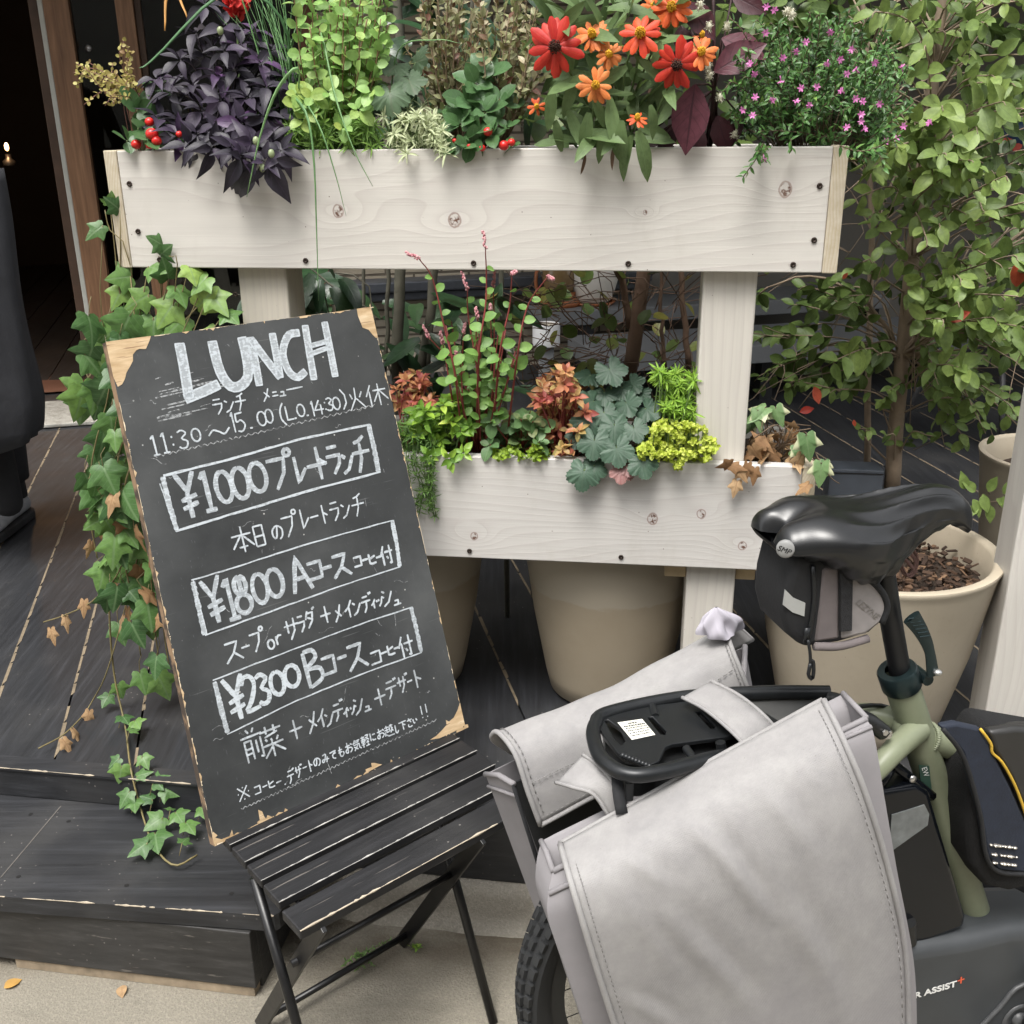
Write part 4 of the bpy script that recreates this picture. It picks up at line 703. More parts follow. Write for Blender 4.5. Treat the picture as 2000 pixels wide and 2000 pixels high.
def along(mb, T_, pts, gap, s, tint, pair=True, droop=0.0, ang=.9, s_end=.6, face=.6, tv=.15, pet=0, sm=None):
    pts = np.asarray(pts, float); seg = np.linalg.norm(np.diff(pts, axis=0), axis=1); cum = np.concatenate([[0], np.cumsum(seg)]); L = cum[-1]; a = gap * rnd.random(); k = 0
    while a < L:
        i = min(np.searchsorted(cum, a) - 1 if a > 0 else 0, len(pts) - 2); i = max(i, 0); f = (a - cum[i]) / max(seg[i], 1e-9); p = pts[i] + f * (pts[i + 1] - pts[i]); t_ = unit(pts[i + 1] - pts[i])
        side = unit(np.cross(t_, tocam(p))) if k % 2 == 0 or not pair else tocam(p); side = unit(side + rv(.35)); ss = s * (1 - (1 - s_end) * a / L)
        for sg_ in ((-1, 1) if pair else ((1,) if k % 2 else (-1,))):
            d = unit(math.cos(ang) * t_ + math.sin(ang) * sg_ * side + A3(0, 0, -droop) + rv(.15)); n = UP * (1 - face) + tocam(p) * face + rv(.3)
            q = p + d * pet * ss
            if pet and sm is not None: sm.tube([p, p + d * pet * ss * .5 + A3(0, 0, -.002), q], .0008, 4)
            LF(mb, T_, q, d, n, ss * rnd.uniform(.75, 1.15), tint + rnd.gauss(0, tv))
        a += gap * rnd.uniform(.7, 1.3); k += 1
    return L
def stem_mat(name, col): return plain(name, col, .6, 0, .3, 60, .1)
ms_green = stem_mat('green_stem', (.10, .16, .05)); ms_brown = stem_mat('brown_stem', (.11, .075, .045)); ms_red = stem_mat('red_stem', (.20, .035, .03)); ms_dark = stem_mat('dark_stem', (.015, .010, .016)); ms_bark = plain('grey_green_bark', (.105, .10, .075), .85, 0, .4, 30, .6, None, .004); ms_bark2 = plain('brown_bark', (.10, .060, .038), .85, 0, .4, 25, .6, None, .004); ms_bark3 = plain('pale_brown_bark', (.25, .19, .135), .85, 0, .35, 25, .6, None, .004)
def plant(name, px, off, label, cat='plant', group=None, z=None):
    p = PP(*px, off) if z is None else PL(pu(PP(*px, off))[0], off, z)
    return thing(name, p, label, cat, group)
ZS = ZU1 - .03; ZS2 = ZL1 - .03
# ---- purple pepper
pt = plant('purple_pepper', (440, 285), .12, 'dark purple leafed ornamental pepper spilling over the left of the upper planter box', z=ZS)
lm = leaf_mat('purple_leaf', [(.022, .020, .028), (.034, .028, .042), (.055, .036, .070), (.11, .05, .14)], (.09, .06, .12), .25, .48, .10)
L_, S_ = MB(), MB(); base = A3(*pt.location)
C_ = [(398, 15, .1), (430, 55, .1), (385, 60, .14), (470, 85, .1), (440, 100, .07), (350, 115, .12), (305, 150, .1), (335, 185, .07), (375, 165, .1), (420, 150, .06), (465, 140, .08), (505, 125, .1), (530, 105, .13), (555, 150, .1), (525, 175, .06), (480, 195, .05), (435, 200, .04), (395, 215, .05), (350, 230, .06), (312, 240, .04), (345, 270, .02), (390, 265, .02), (430, 255, .01), (475, 245, .01), (515, 230, .02), (550, 225, .05), (560, 265, .03), (530, 275, -.01), (490, 280, -.02), (450, 285, -.03), (410, 290, -.02), (375, 290, 0), (440, 250, .08), (500, 265, .05), (545, 300, -.03), (510, 310, -.05), (470, 305, -.05), (380, 240, .1), (330, 165, .16), (490, 160, .16), (300, 225, .1), (500, 60, .15), (400, 110, .15), (555, 200, .14)]
for x, y, o in C_:
    c = PP(x + rnd.uniform(-6, 6), y + rnd.uniform(-6, 6), o); low = max(0, (y - 200) / 130)
    ax = unit(UP * (1 - .7 * low) + tocam(c) * (.5 + .4 * low) + rv(.25))
    rosette(L_, pepper, c, ax, 8, .058, .28 + .35 * (rnd.random() < .3), (-.45, .75))
    S_.tube(crv([base + rv(.015), (base + c) / 2 + A3(0, .02, .03), c], 8), np.linspace(.003, .0015, 8), 5)
for x, y, dx, dy in ((500, 320, -60, 75), (520, 315, 45, 80), (465, 320, -12, 60), (540, 310, 45, 15), (385, 300, -10, 20), (430, 305, 5, 25), (490, 330, -20, 45), (525, 325, 25, 40)):
    p = PP(x, y, -.05); q = PP(x + dx, y + dy, -.045); LF(L_, pepper, p, q - p, tocam(p) + rv(.2), np.linalg.norm(q - p) * 1.05, .2)
L_.build('foliage', lm, pt); S_.build('stems', ms_dark, pt)
for x, y, o in ((500, 275, -.05), (430, 60, .06), (530, 300, -.06), (512, 328, -.06)):
    b = MB(); b.ball(PP(x, y, o), .006, 8, 1.3); b.build('pepper_fruit', plain('pale_pepper', (.25, .30, .16), .3, 0, .2) if x == 500 else bpy.data.materials['pale_pepper'], pt)
# ---- spindly muehlenbeckia at the far left
pt = plant('wiry_plant', (270, 290), .10, 'wiry plant with tiny yellow green leaves at the left end of the upper box', z=ZS)
L_, S_ = MB(), MB(); base = A3(*pt.location)
for i in range(24):
    tip = PP(rnd.uniform(138, 250), 120 + rnd.uniform(0, 100), rnd.uniform(0, .16)); 
    if i < 3: tip = PP(245 + i * 5, 75 + i * 14, .1)
    P = crv([base + rv(.01), PP(275, 205, .1) + rv(.012), (PP(255, 170, .1) + tip) / 2 + rv(.012), tip], 12); S_.tube(P, .0009, 4)
    along(L_, roundl, P[5:], .011, .011, .5, True, 0, 1.0, .8)
L_.build('foliage', leaf_mat('wiry_leaf', [(.276, .138, .083), (.414, .373, .110), (.621, .593, .193)], (.3, .2, .1), .1), pt); S_.build('stems', stem_mat('wiry_stem', (.17, .075, .055)), pt)
# ---- wintergreen with red berries, twice
wg = leaf_mat('wintergreen_leaf', [(.048, .103, .034), (.083, .172, .062), (.138, .262, .117)], (.13, .22, .10), .4, .33)
m_berry = plain('red_berry', (.55, .018, .015), .28, 0, .15, 30, 0)
def wintergreen(px, spots, berries, lab):
    pt = plant('wintergreen', px, .09, lab, 'plant', z=ZS); L_, S_ = MB(), MB(); base = A3(*pt.location)
    for x, y, o, s, k in spots:
        c = PP(x, y, o); S_.tube(crv([base + rv(.01), (base + c) / 2 + rv(.006), c], 6), .0015, 5); rosette(L_, roundl, c, UP * .8 + tocam(c) * .8 + rv(.3), k, s, .45, (-.2, .9))
    L_.build('foliage', wg, pt); S_.build('stems', ms_green, pt)
    for x, y, o, r_ in berries: b = MB(); b.ball(PP(x, y, o), r_ * .8, 12, .9); b.build('berry', m_berry, pt)
wintergreen((265, 290), [(268, 215, .06, .045, 7), (270, 250, .02, .036, 6), (248, 275, 0, .036, 5), (285, 270, -.01, .036, 6), (300, 180, .1, .04, 6), (335, 270, .03, .04, 6), (318, 255, .05, .04, 5)], [(292, 238, .01, .011), (297, 262, -.01, .015), (306, 275, -.012, .012), (266, 282, .0, .012), (292, 284, -.01, .009), (350, 262, 0, .008)], 'glossy green plant with clustered red berries at the left end of the upper box')
wintergreen((930, 290), [(930, 165, .07, .05, 8), (955, 145, .09, .05, 7), (915, 200, .05, .05, 8), (945, 220, .03, .05, 7), (900, 245, .03, .045, 7), (935, 260, .01, .045, 7), (960, 265, 0, .035, 5), (990, 250, .02, .03, 5), (885, 215, .07, .045, 6), (975, 200, .06, .045, 6), (905, 290, -.01, .035, 5), (1000, 285, .0, .025, 4), (920, 280, 0, .04, 5), (885, 285, .0, .035, 4)], [(953, 257, -.012, .0105), (984, 284, -.012, .012), (999, 278, -.01, .009), (942, 289, -.014, .008), (888, 275, .0, .006), (916, 285, -.01, .005)], 'low glossy green plant with red berries at the middle of the upper box')
# ---- chives / grass
pt = plant('grass_clump', (560, 285), .13, 'clump of long thin grass blades arching over the upper planter box', z=ZS)
L_ = MB(); base = A3(*pt.location)
def grass(P, w_): P = crv(P, 18); L_.tube(P, np.interp(np.linspace(0, 1, 18), [0, .5, 1], [w_, w_ * .9, w_ * .2]), 5, 0, rnd.random(), True, .45)
for i in range(40):
    x = 515 + rnd.uniform(-25, 85); tx = x + rnd.gauss(-20, 40); grass([base + rv(.012), PP(x * .6 + 560 * .4, 150, rnd.uniform(.08, .2)), PP(tx, -30 + rnd.uniform(-60, 60), rnd.uniform(.05, .25))], rnd.uniform(.0018, .0032))
for pts, w_ in (([(560, 280, .1), (560, 60, .05), (450, -20, .0), (300, 115, -.05), (272, 133, -.06)], .0042), ([(565, 280, .1), (585, 140, -.04), (545, 170, -.06), (510, 260, -.07), (482, 385, -.07)], .0036), ([(580, 285, .1), (560, 190, .02), (595, 215, -.04), (612, 300, -.06), (618, 440, -.06), (622, 588, -.055)], .0042), ([(585, 285, .1), (590, 200, .0), (625, 250, -.05), (655, 340, -.06), (676, 422, -.05)], .003), ([(600, 285, .1), (620, 60, .05), (655, 190, -.02), (690, 290, -.05), (728, 364, -.055)], .003), ([(760, 290, .12), (775, 105, .1), (850, 78, .05), (900, 85, .04)], .0026)): grass([PP(*p) for p in pts], w_)
L_.build('blades', leaf_mat('grass_blade', [(.083, .193, .083), (.166, .331, .124), (.235, .414, .166)], (.1, .2, .1), 0, .45, .2), pt)
L_ = MB()
for x, tx, y1 in ((330, 322, 60), (352, 366, 35), (420, 430, 12)): P = crv([PP(x + 60, -60, .2), PP(x, -20, .18), PP(tx, y1, .15)], 10); L_.tube(P, np.linspace(.006, .0015, 10), 5, 0, .5, True, .3)
L_.build('dry_blade', plain('dry_orange_blade', (.45, .22, .05), .6, 0, .3, 40), pt)
# red flower head at the top edge
pt = plant('red_flower', (463, 30), .2, 'red flower head at the top edge behind the purple pepper', 'flower')
b = MB(); c = PP(463, 10, .2)
for i in range(40): rosette(b, roundl, c + unit(rv()) * .015, rv(), 2, .022, .3)
b.build('petals', leaf_mat('red_petal', [(.62, .03, .03), (.75, .08, .06)], (.5, .02, .02), 0, .5), pt); b = MB(); b.tube(crv([c, PP(466, 140, .2), PP(470, 290, .15)], 8), .0025, 5); b.build('stem', ms_green, pt)
# ---- golden oregano
pt = plant('golden_oregano', (650, 285), .13, 'bushy bright yellow green herb with round leaves in the upper box', z=ZS)
L_, S_ = MB(), MB(); base = A3(*pt.location)
for i in range(44):
    tx = rnd.uniform(560, 765); ty = rnd.choice([rnd.uniform(-60, 60), rnd.uniform(0, 160)]); o = rnd.uniform(.0, .2); tip = PP(tx, ty, o)
    P = crv([PL(pu(PP(rnd.uniform(600, 720), 285, .12))[0], .12 + rnd.uniform(-.03, .03), ZS), PP(tx * .7 + 650 * .3 + rnd.gauss(0, 8), 170 + ty * .1, o * .8 + .02), tip], 14); S_.tube(P, .0013, 4); along(L_, roundl, P[3:], .021, .030, .6 - (o > .12) * .15, True, .05, 1.1, .7, .5)
for x, y, k in ((585, 200, 6), (600, 215, 6), (590, 235, 5), (610, 190, 5), (670, 250, 5), (700, 215, 5), (580, 185, 5), (640, 180, 5), (725, 180, 4)): c = PP(x, y, -.01); rosette(L_, roundl, c, tocam(c) + UP * .6, k, .032, .75, (-.1, .6))
L_.build('foliage', leaf_mat('oregano_leaf', [(.13, .26, .05), (.22, .40, .09), (.32, .52, .16), (.44, .54, .13)], (.30, .45, .14), .3, .42, .3), pt); S_.build('stems', stem_mat('oregano_stem', (.20, .12, .06)), pt)
# ---- sedums
def sedum(name, lab, px, pts, mat, s, k, zz, off=.06, tint=.5, smat=None, el=(-.5, .9)):
    pt = plant(name, px, off, lab, z=zz); L_, S_ = MB(), MB(); base = A3(*pt.location)
    for x, y, o in pts:
        c = PP(x, y, o); bb = np.array([c[0], c[1], min(zz, c[2] - .02)]) + PN * max(0, .03 - o); S_.tube(crv([bb, (bb + c) / 2 + rv(.006), c], 6), .0013, 4)
        rosette(L_, needle, c, UP * .6 + tocam(c) * .7 + rv(.35), k, s, tint, el, .2)
    L_.build('foliage', mat, pt); S_.build('stems', smat or ms_green, pt); return pt
pl_ = [(rnd.uniform(745, 868), rnd.uniform(228, 290), rnd.uniform(-.005, .08)) for i in range(60)] + [(800, 215, .05), (795, 225, .04), (825, 210, .07), (870, 300, -.02), (862, 285, -.015), (795, 300, -.02), (770, 262, .0)] + [(815 + i * 7, 225 + i * 9, -.01) for i in range(7)]
sedum('variegated_sedum', 'pale cream edged stonecrop spilling at the middle of the upper box', (810, 285), pl_, leaf_mat('cream_sedum', [(.42, .48, .27), (.55, .60, .36), (.66, .68, .46)], (.20, .30, .15), .8, .5, .25), .026, 13, ZS)
sedum('green_sedum', 'low bright green needle leaved stonecrop below the yellow green herb', (640, 290), [(rnd.uniform(560, 740), rnd.uniform(240, 288), rnd.uniform(.0, .12)) for i in range(110)], leaf_mat('green_needle', [(.110, .235, .041), (.207, .373, .069), (.304, .469, .110)], (.2, .3, .1), .2, .5, .25), .026, 12, ZS)
# ---- heuchera in the upper box
def heuchera(lab, px, leaves, mat, zz, off=.1, name='coral_bells', smat=None):
    pt = plant(name, px, off, lab, z=zz); L_, S_ = MB(), MB(); base = A3(*pt.location)
    for x, y, o, s, dx, dy, tn in leaves:
        c = PP(x, y, o); q = PP(x + dx, y + dy, o - .02); d = unit(q - c); n = tocam(c) + UP * .5 + rv(.15); S_.tube(crv([base, (base + c) / 2 + UP * .02, c - d * s * .1], 6), .0016, 5); LF(L_, heu, c - d * s * .42, d, n, s, tn)
    L_.build('foliage', mat, pt); S_.build('stems', smat or ms_green, pt)
heuchera('large scalloped dull green leaves behind the cream edged stonecrop', (780, 285), [(762, 185, .03, .066, 5, 40, .6), (800, 160, .06, .06, 10, 20, .3), (815, 120, .10, .06, 20, -10, .2), (770, 130, .1, .06, -10, 10, .2), (725, 200, .1, .06, -5, 30, .1), (790, 215, .07, .05, 10, 20, .2)], leaf_mat('heuchera_green', [(.062, .103, .055), (.103, .166, .090), (.152, .235, .131)], (.14, .15, .10), .3, .5), ZS)
# ---- variegated twiggy shrub
pt = plant('variegated_shrub', (920, 285), .15, 'twiggy upright shrub with small brown and cream variegated leaves in the upper box', 'shrub', z=ZS)
L_, S_ = MB(), MB(); base = A3(*pt.location)
for i in range(64):
    bx = rnd.uniform(845, 1030); tx = bx + rnd.gauss(-5, 32) + (bx - 930) * .35; o = rnd.uniform(.07, .24); top = rnd.choice([-60, -60, -40, 20, 90, 150]); P = crv([PL(pu(PP(930 + (bx - 930) * .35, 285, .15))[0], .15 + rnd.uniform(-.04, .04), ZS), PP(bx, 180, o) + rv(.008), PP(tx, top, o) + rv(.006)], 14)
    S_.tube(P, np.linspace(.0026, .001, 14), 5); along(L_, ovate, P[4:], .017, .021, .5, True, .02, .8, .8, .55, .28)
L_.build('foliage', leaf_mat('variegated_leaf', [(.179, .069, .048), (.207, .221, .083), (.359, .373, .193), (.580, .497, .331)], (.10, .16, .05), .7, .45, .25), pt); S_.build('twigs', stem_mat('tan_twig', (.19, .135, .08)), pt)
# ---- zinnias
pt = plant('zinnia', (1190, 290), .1, 'zinnia plant with red and orange daisy flowers in the upper box', z=ZS)
L_, S_ = MB(), MB(); base = A3(*pt.location); zl = leaf_mat('zinnia_leaf', [(.08, .135, .05), (.14, .215, .08), (.20, .29, .12)], (.17, .26, .11), .45, .5, .28)
m_pet = leaf_mat('zinnia_petal', [(.50, .022, .018), (.72, .055, .025), (.80, .17, .035), (.83, .30, .085)], (.6, .2, .05), .12, .5, .25)
dead_m = plain('withered', (.13, .075, .045), .8, 0, .4); m_disc = plain('zinnia_disc_yellow', (.75, .40, .02), .7, 0, .4, 300, .6); m_disc2 = plain('zinnia_disc_brown', (.06, .022, .012), .8, 0, .5, 300, .6)
FL_ = [(1085, 92, 44, .12, 9, 1, -.06, .1), (1157, 68, 27, .85, 11, 0, -.04, .6), (1190, 106, 22, .97, 9, 0, -.05, .3), (1251, 66, 33, .42, 10, 0, -.06, .4), (1163, 166, 27, .92, 10, 0, -.07, .1), (1322, 126, 37, .2, 11, 1, -.06, -.1), (1369, 102, 25, .80, 11, 0, -.05, .4), (1312, 15, 30, .62, 11, 0, -.02, .4), (1280, 14, 28, .75, 10, 0, 0.02, .3), (1048, 208, 15, .60, 7, 0, .02, .2), (1245, 232, 16, .55, 7, 0, -.06, 1.2), (1371, 70, 14, .8, 5, 0, .03, 1.0)]
for x, y, rp_, tn, k, dk, o, upk in FL_:
    c = PP(x, y, o); ax = unit(tocam(c) + UP * upk + PD * rnd.uniform(-.25, .25)); s = rp_ * .00095 * 1.12; b = MB(); e1 = unit(np.cross(ax, UP)); e2 = np.cross(ax, e1)
    for lay in (0, 1):
        for i in range(k):
            a = 6.283 * (i + .5 * lay) / k + rnd.gauss(0, .12); rad = math.cos(a) * e1 + math.sin(a) * e2; d = unit(rad + ax * (rnd.uniform(-.1, .22) - .25 * lay)); ln = s * rnd.uniform(.82, 1.06) * (.92 if lay else 1)
            if lay and rnd.random() < .4: continue
            LF(b, [blade([(0, .06), (.3, .13), (.7, .19), (.92, .15), (1, .05)], 5, -.25, .22, .01, i)], c + rad * s * .10 - ax * .002 * lay, d, ax + rv(.12), ln, tn + rnd.gauss(0, .05), 1.05)
    f = b.build('flower', m_pet, pt)
    d_ = MB()
    for i in range(46): a = i * 2.4; q = math.sqrt(i / 46) * s * .25; pp = c + ax * (.004 + .010 * (1 - i / 46)) * (s / .03) + q * (math.cos(a) * e1 + math.sin(a) * e2); d_.tube([pp - ax * .004, pp + ax * .003 + rv(.0006)], [.0014, .0009], 5)
    d_.ball(c + ax * .002, s * .22, 8, .7, 1); d_.build('disc', [m_disc2 if dk else m_disc, m_disc2], f)
    S_.tube(crv([base + rv(.02), (base + c) / 2 + rv(.02) - tocam(c) * .02, c - ax * .003], 10), .0022, 6)
for i in range(150):
    x, y = rnd.uniform(1070, 1330), rnd.uniform(-20, 275)
    if x > 1285 and y > 200: continue
    o = rnd.uniform(-.02, .16); c = PP(x, y, o); d = A3(0, 0, .5 if y < 120 else -.2) + PD * rnd.gauss(0, .8) - PN * rnd.uniform(-.2, .9) + rv(.3)
    LF(L_, lance, c, d, UP * .6 + tocam(c) * .5 + rv(.3), rnd.uniform(.055, .095), .5 - (o > .08) * .2, 1.1)
for x, y, dx, dy, o in ((1078, 170, -5, 80, -.04), (1125, 150, -25, 75, -.04), (1150, 220, -12, 85, -.05), (1190, 190, 8, 95, -.05), (1215, 235, -5, 85, -.06), (1245, 255, 28, 90, -.06), (1270, 205, 15, 60, -.05), (1220, 245, -40, 55, -.05), (1085, 235, 10, 60, -.03), (1110, 215, 30, 70, -.03), (1235, 265, -35, 75, -.05), (1180, 255, -12, 60, -.04), (1250, 115, 40, 40, -.04), (1290, 80, -15, 50, -.05), (1225, 130, -60, 40, -.04), (1330, 180, -40, 60, -.02), (1195, 260, 18, 55, -.04), (1160, 190, 20, 55, -.04)):
    p, q = PP(x, y, o), PP(x + dx, y + dy, o); LF(L_, lance, p, q - p, tocam(p) + UP * .3 + rv(.25), np.linalg.norm(q - p) * 1.1, .6, 1.05)
L_.build('foliage', zl, pt); S_.build('stems', ms_green, pt)
for x, y, dx, dy in ((1140, 270, 3, 30), (1143, 300, -6, 42), (1200, 285, -8, 48)): L_ = MB(); p, q = PP(x, y, -.035), PP(x + dx, y + dy, -.035); LF(L_, lance, p, q - p, tocam(p) + rv(.6), np.linalg.norm(q - p), .3, .7); L_.build('withered_leaf', dead_m, pt)
# ---- burgundy plant
pt = plant('burgundy_plant', (1385, 285), .15, 'burgundy leafed plant with small white button flowers right of the zinnias', z=ZS)
L_, S_ = MB(), MB(); base = A3(*pt.location)
for x, y, dx, dy, s, o, tn in ((1358, 165, -15, 100, .115, -.02, .7), (1395, 140, 72, -42, .095, .0, .7), (1410, 75, 75, 30, .085, .03, .8), (1340, 5, 45, 55, .08, .04, .5), (1330, 50, 5, 50, .07, .06, .1), (1350, 60, -20, 60, .07, .08, .1), (1290, 270, 15, 40, .06, .02, .2), (1280, 250, -25, 35, .06, .08, .2), (1345, 230, -10, 45, .06, .1, .1), (1400, 225, 15, 50, .075, .1, .3), (1370, 250, -10, 40, .06, .08, .2), (1440, 220, -10, 50, .06, .1, .1), (1420, 110, 50, 10, .06, .09, 1), (1320, 240, -20, 40, .06, .09, .1), (1430, -10, 40, 20, .07, .1, .3), (1300, 255, -30, 25, .05, .05, .2)):
    p, q = PP(x, y, o), PP(x + dx, y + dy, o - .01); LF(L_, [blade([(0, .02), (.15, .17), (.4, .30), (.65, .25), (.85, .11), (1, .005)], 8, .12, .12, .01, x)], p, q - p, tocam(p) + UP * .35 + rv(.15), s, tn); S_.tube(crv([base + rv(.01), PP(1395, 180, .08), p], 8), .0018, 5)
S_.tube(crv([base, PP(1395, 150, .06), PP(1392, -40, .08)], 8), .003, 6)
L_.build('foliage', leaf_mat('burgundy_leaf', [(.028, .008, .010), (.055, .013, .018), (.10, .030, .042), (.16, .04, .06)], (.035, .01, .015), .8, .42, .12), pt); S_.build('stems', stem_mat('burgundy_stem', (.03, .008, .008)), pt)
for x, y in ((1385, 52), (1420, 53), (1383, 130), (1386, 148), (1407, 190), (1368, 10), (1538, 22), (1546, 28), (1435, 263)):
    c = PP(x, y, -.01 if y < 200 else .05); b = MB()
    for i in range(40): dv = unit(rv()); LF(b, tiny, c + dv * .004 * A3(1, 1, 1.3), dv + UP * .4, UP + rv(.3), .006, .5)
    b.ball(c, .005, 6, 1.4); b.build('button_flower', leaf_mat('white_button', [(.62, .60, .45), (.75, .74, .62)], (.6, .6, .4), 0) if x == 1385 else bpy.data.materials['white_button'], pt); 
# ---- false heather
pt = plant('false_heather', (1590, 285), .12, 'bushy tiny leaved plant with pink flowers at the right of the upper box', z=ZS)
L_, S_ = MB(), MB(); base = A3(*pt.location)
for i in range(210):
    while True:
        tx, ty = rnd.uniform(1415, 1780), rnd.uniform(15, 300)
        if ((tx - 1590) / 190) ** 2 + ((ty - 175) / 165) ** 2 < 1: break
    o = rnd.uniform(-.06, .26); tip = PP(tx, ty, o); b0 = PL(pu(PP(1590 + (tx - 1590) * .35, 285, .12))[0], .12 + rnd.uniform(-.05, .05), ZS); P = crv([b0, (b0 * .5 + tip * .5) + rv(.02) + UP * .02, tip, tip + A3(rnd.gauss(0, .01), 0, -.012)], 12)
    S_.tube(P, .0009, 4); along(L_, tiny, P[3:], .0085, .017, .45 - .3 * (o > .12), True, .02, .9, .8, .45, .2)
for pts in ([(1490, 280, -.03), (1480, 305, -.05), (1470, 320, -.05), (1452, 345, -.05)], [(1500, 285, -.03), (1490, 300, -.05), (1497, 318, -.05)], [(1640, 285, -.04), (1690, 295, -.08), (1760, 265, -.1)], [(1700, 285, -.05), (1722, 310, -.08), (1727, 335, -.08)], [(1545, 270, -.02), (1546, 295, -.03)], [(1700, 270, -.02), (1770, 215, -.05), (1785, 200, -.05)], [(1460, 180, 0), (1430, 160, -.03), (1412, 180, -.04)], [(1480, 120, .02), (1450, 60, 0), (1425, 35, 0)]):
    P = crv([PP(*p) for p in pts], 10); S_.tube(P, .0011, 4); along(L_, tiny, P, .008, .018, .6, True, 0, .9, .8, .5)
L_.build('foliage', leaf_mat('heather_leaf', [(.034, .076, .025), (.069, .159, .041), (.117, .262, .069), (.248, .386, .083)], (.1, .2, .06), .2, .32, .2), pt); S_.build('stems', ms_brown, pt)
m_pk = leaf_mat('pink_petal', [(.62, .16, .45), (.72, .28, .56)], (.6, .2, .4), 0, .5)
for x, y in ((1497, 14), (1512, 20), (1622, 62), (1575, 82), (1664, 97), (1615, 124), (1641, 116), (1709, 122), (1465, 125), (1473, 144), (1525, 158), (1565, 172), (1595, 170), (1643, 178), (1655, 144), (1672, 136), (1671, 193), (1684, 198), (1718, 203), (1555, 198), (1475, 190), (1682, 224), (1681, 238), (1654, 249), (1689, 252), (1450, 215), (1470, 226), (1752, 270), (1731, 276), (1764, 247), (1492, 310), (1555, 100), (1495, 64), (1761, 131), (1530, 112), (1815, 240), (1580, 205), (1510, 195)):
    c = PP(x, y, -.07 if y < 300 else -.055); b = MB(); ax = unit(tocam(c) + rv(.4)); e1 = unit(np.cross(ax, UP)); e2 = np.cross(ax, e1)
    for i in range(6): a = i * 1.047 + rnd.gauss(0, .1); d = math.cos(a) * e1 + math.sin(a) * e2; LF(b, [blade([(0, .08), (.5, .26), (.85, .22), (1, .06)], 3, .1, .2)], c, d + ax * .5, ax + rv(.3), .0068, rnd.random())
    b.tube([c - ax * .008, c], [.0012, .0008], 4); b.build('pink_flower', m_pk, pt)
# ================= lower box
pt = plant('trailing_sedum', (800, 895), .05, 'fine green stonecrop trailing over the lower box beside the chalkboard', z=ZS2)
L_, S_ = MB(), MB()
mS = leaf_mat('trail_needle', [(.083, .179, .041), (.152, .290, .069), (.248, .386, .110)], (.2, .3, .1), .15, .5, .25)
for i in range(60): c = PP(rnd.uniform(775, 850), rnd.uniform(800, 890), rnd.uniform(.0, .1)); rosette(L_, needle, c, UP + tocam(c) * .5 + rv(.4), 12, .022, .45, (-.4, .9)); S_.tube([c - UP * .05, c], .001, 4)
for k in range(9):
    x = rnd.uniform(790, 840); P = crv([PP(x, 880, 0), PP(x + rnd.gauss(4, 6), 905, -.02), PP(x + rnd.gauss(12, 8), 950, -.015), PP(x + rnd.gauss(14, 8), 960 + rnd.uniform(0, 60), -.012)], 12); S_.tube(P, .0011, 4)
    for p in P[2::1]: rosette(L_, needle, p + rv(.003), A3(0, -.6, -.4) + rv(.5), 6, .016, .6, (0, .8))
L_.build('foliage', mS, pt); S_.build('stems', ms_green, pt)
def shrublet(name, lab, px, n, region, mat, T_, s, k, zz, off=(.02, .14), smat=None, tint=.5, el=(-.3, .9), extra=(), tv=0):
    pt = plant(name, px, .08, lab, z=zz); L_, S_ = MB(), MB(); base = A3(*pt.location); xs, ys, rx, ry = region; i = 0
    while i < n:
        a, q = rnd.uniform(0, 6.28), math.sqrt(rnd.random()); c = PP(xs + rx * q * math.cos(a), ys + ry * q * math.sin(a), rnd.uniform(*off)); i += 1
        S_.tube(crv([base + rv(.012), (base + c) / 2 + rv(.008), c], 6), .0014, 5); rosette(L_, T_, c, UP * .8 + tocam(c) * .6 + rv(.35), k, s, tint + rnd.gauss(0, tv), el)
    for x, y, o in extra: c = PP(x, y, o); rosette(L_, T_, c, tocam(c) + rv(.3), k, s, tint, el)
    L_.build('foliage', mat, pt); S_.build('stems', smat or ms_green, pt); return pt
mA = leaf_mat('peach_leaf', [(.40, .09, .085), (.52, .20, .10), (.55, .36, .14), (.36, .36, .12)], (.5, .2, .12), .15, .42, .3)
shrublet('pink_abelia', 'small shrub with pink and gold leaves beside the top right of the chalkboard', (800, 895), 34, (808, 770, 40, 40), mA, ovate, .024, 8, ZS2, (.06, .18), ms_red, .3, tv=.2)
shrublet('peach_abelia', 'upright bushy plant with peach and pink leaves left of the dark scalloped leaves', (1095, 895), 74, (1096, 812, 50, 88), mA, ovate, .027, 8, ZS2, (.0, .14), ms_red, .45, tv=.2)
shrublet('golden_jasmine', 'low leafy yellow green plant near the chalkboard in the lower box', (865, 895), 60, (865, 832, 58, 56), leaf_mat('golden_green_leaf', [(.097, .207, .028), (.193, .359, .048), (.359, .552, .069), (.580, .690, .124)], (.25, .4, .1), .3, .36, .3), ovate, .030, 8, ZS2, (-.01, .14), None, .35, extra=[(877, 895, -.015), (905, 885, -.01), (840, 890, -.01)], tv=.15)
shrublet('wire_vine', 'small round leaved creeping plant in the middle of the lower box', (1010, 895), 34, (1005, 852, 65, 40), leaf_mat('mottled_leaf', [(.124, .179, .083), (.110, .221, .083), (.193, .331, .124), (.304, .235, .124)], (.22, .30, .15), .35, .42, .28), roundl, .032, 6, ZS2, (.0, .12), ms_red, .5, tv=.2)
shrublet('creeping_jenny', 'tiny lime leaved creeper at the front edge of the lower box below the peach plant', (1030, 900), 36, (1025, 885, 60, 14), leaf_mat('lime_small_leaf', [(.20, .32, .03), (.33, .46, .05)], (.3, .4, .1), .1, .45, .3), roundl, .013, 6, ZS2, (-.01, .05), None, .5)
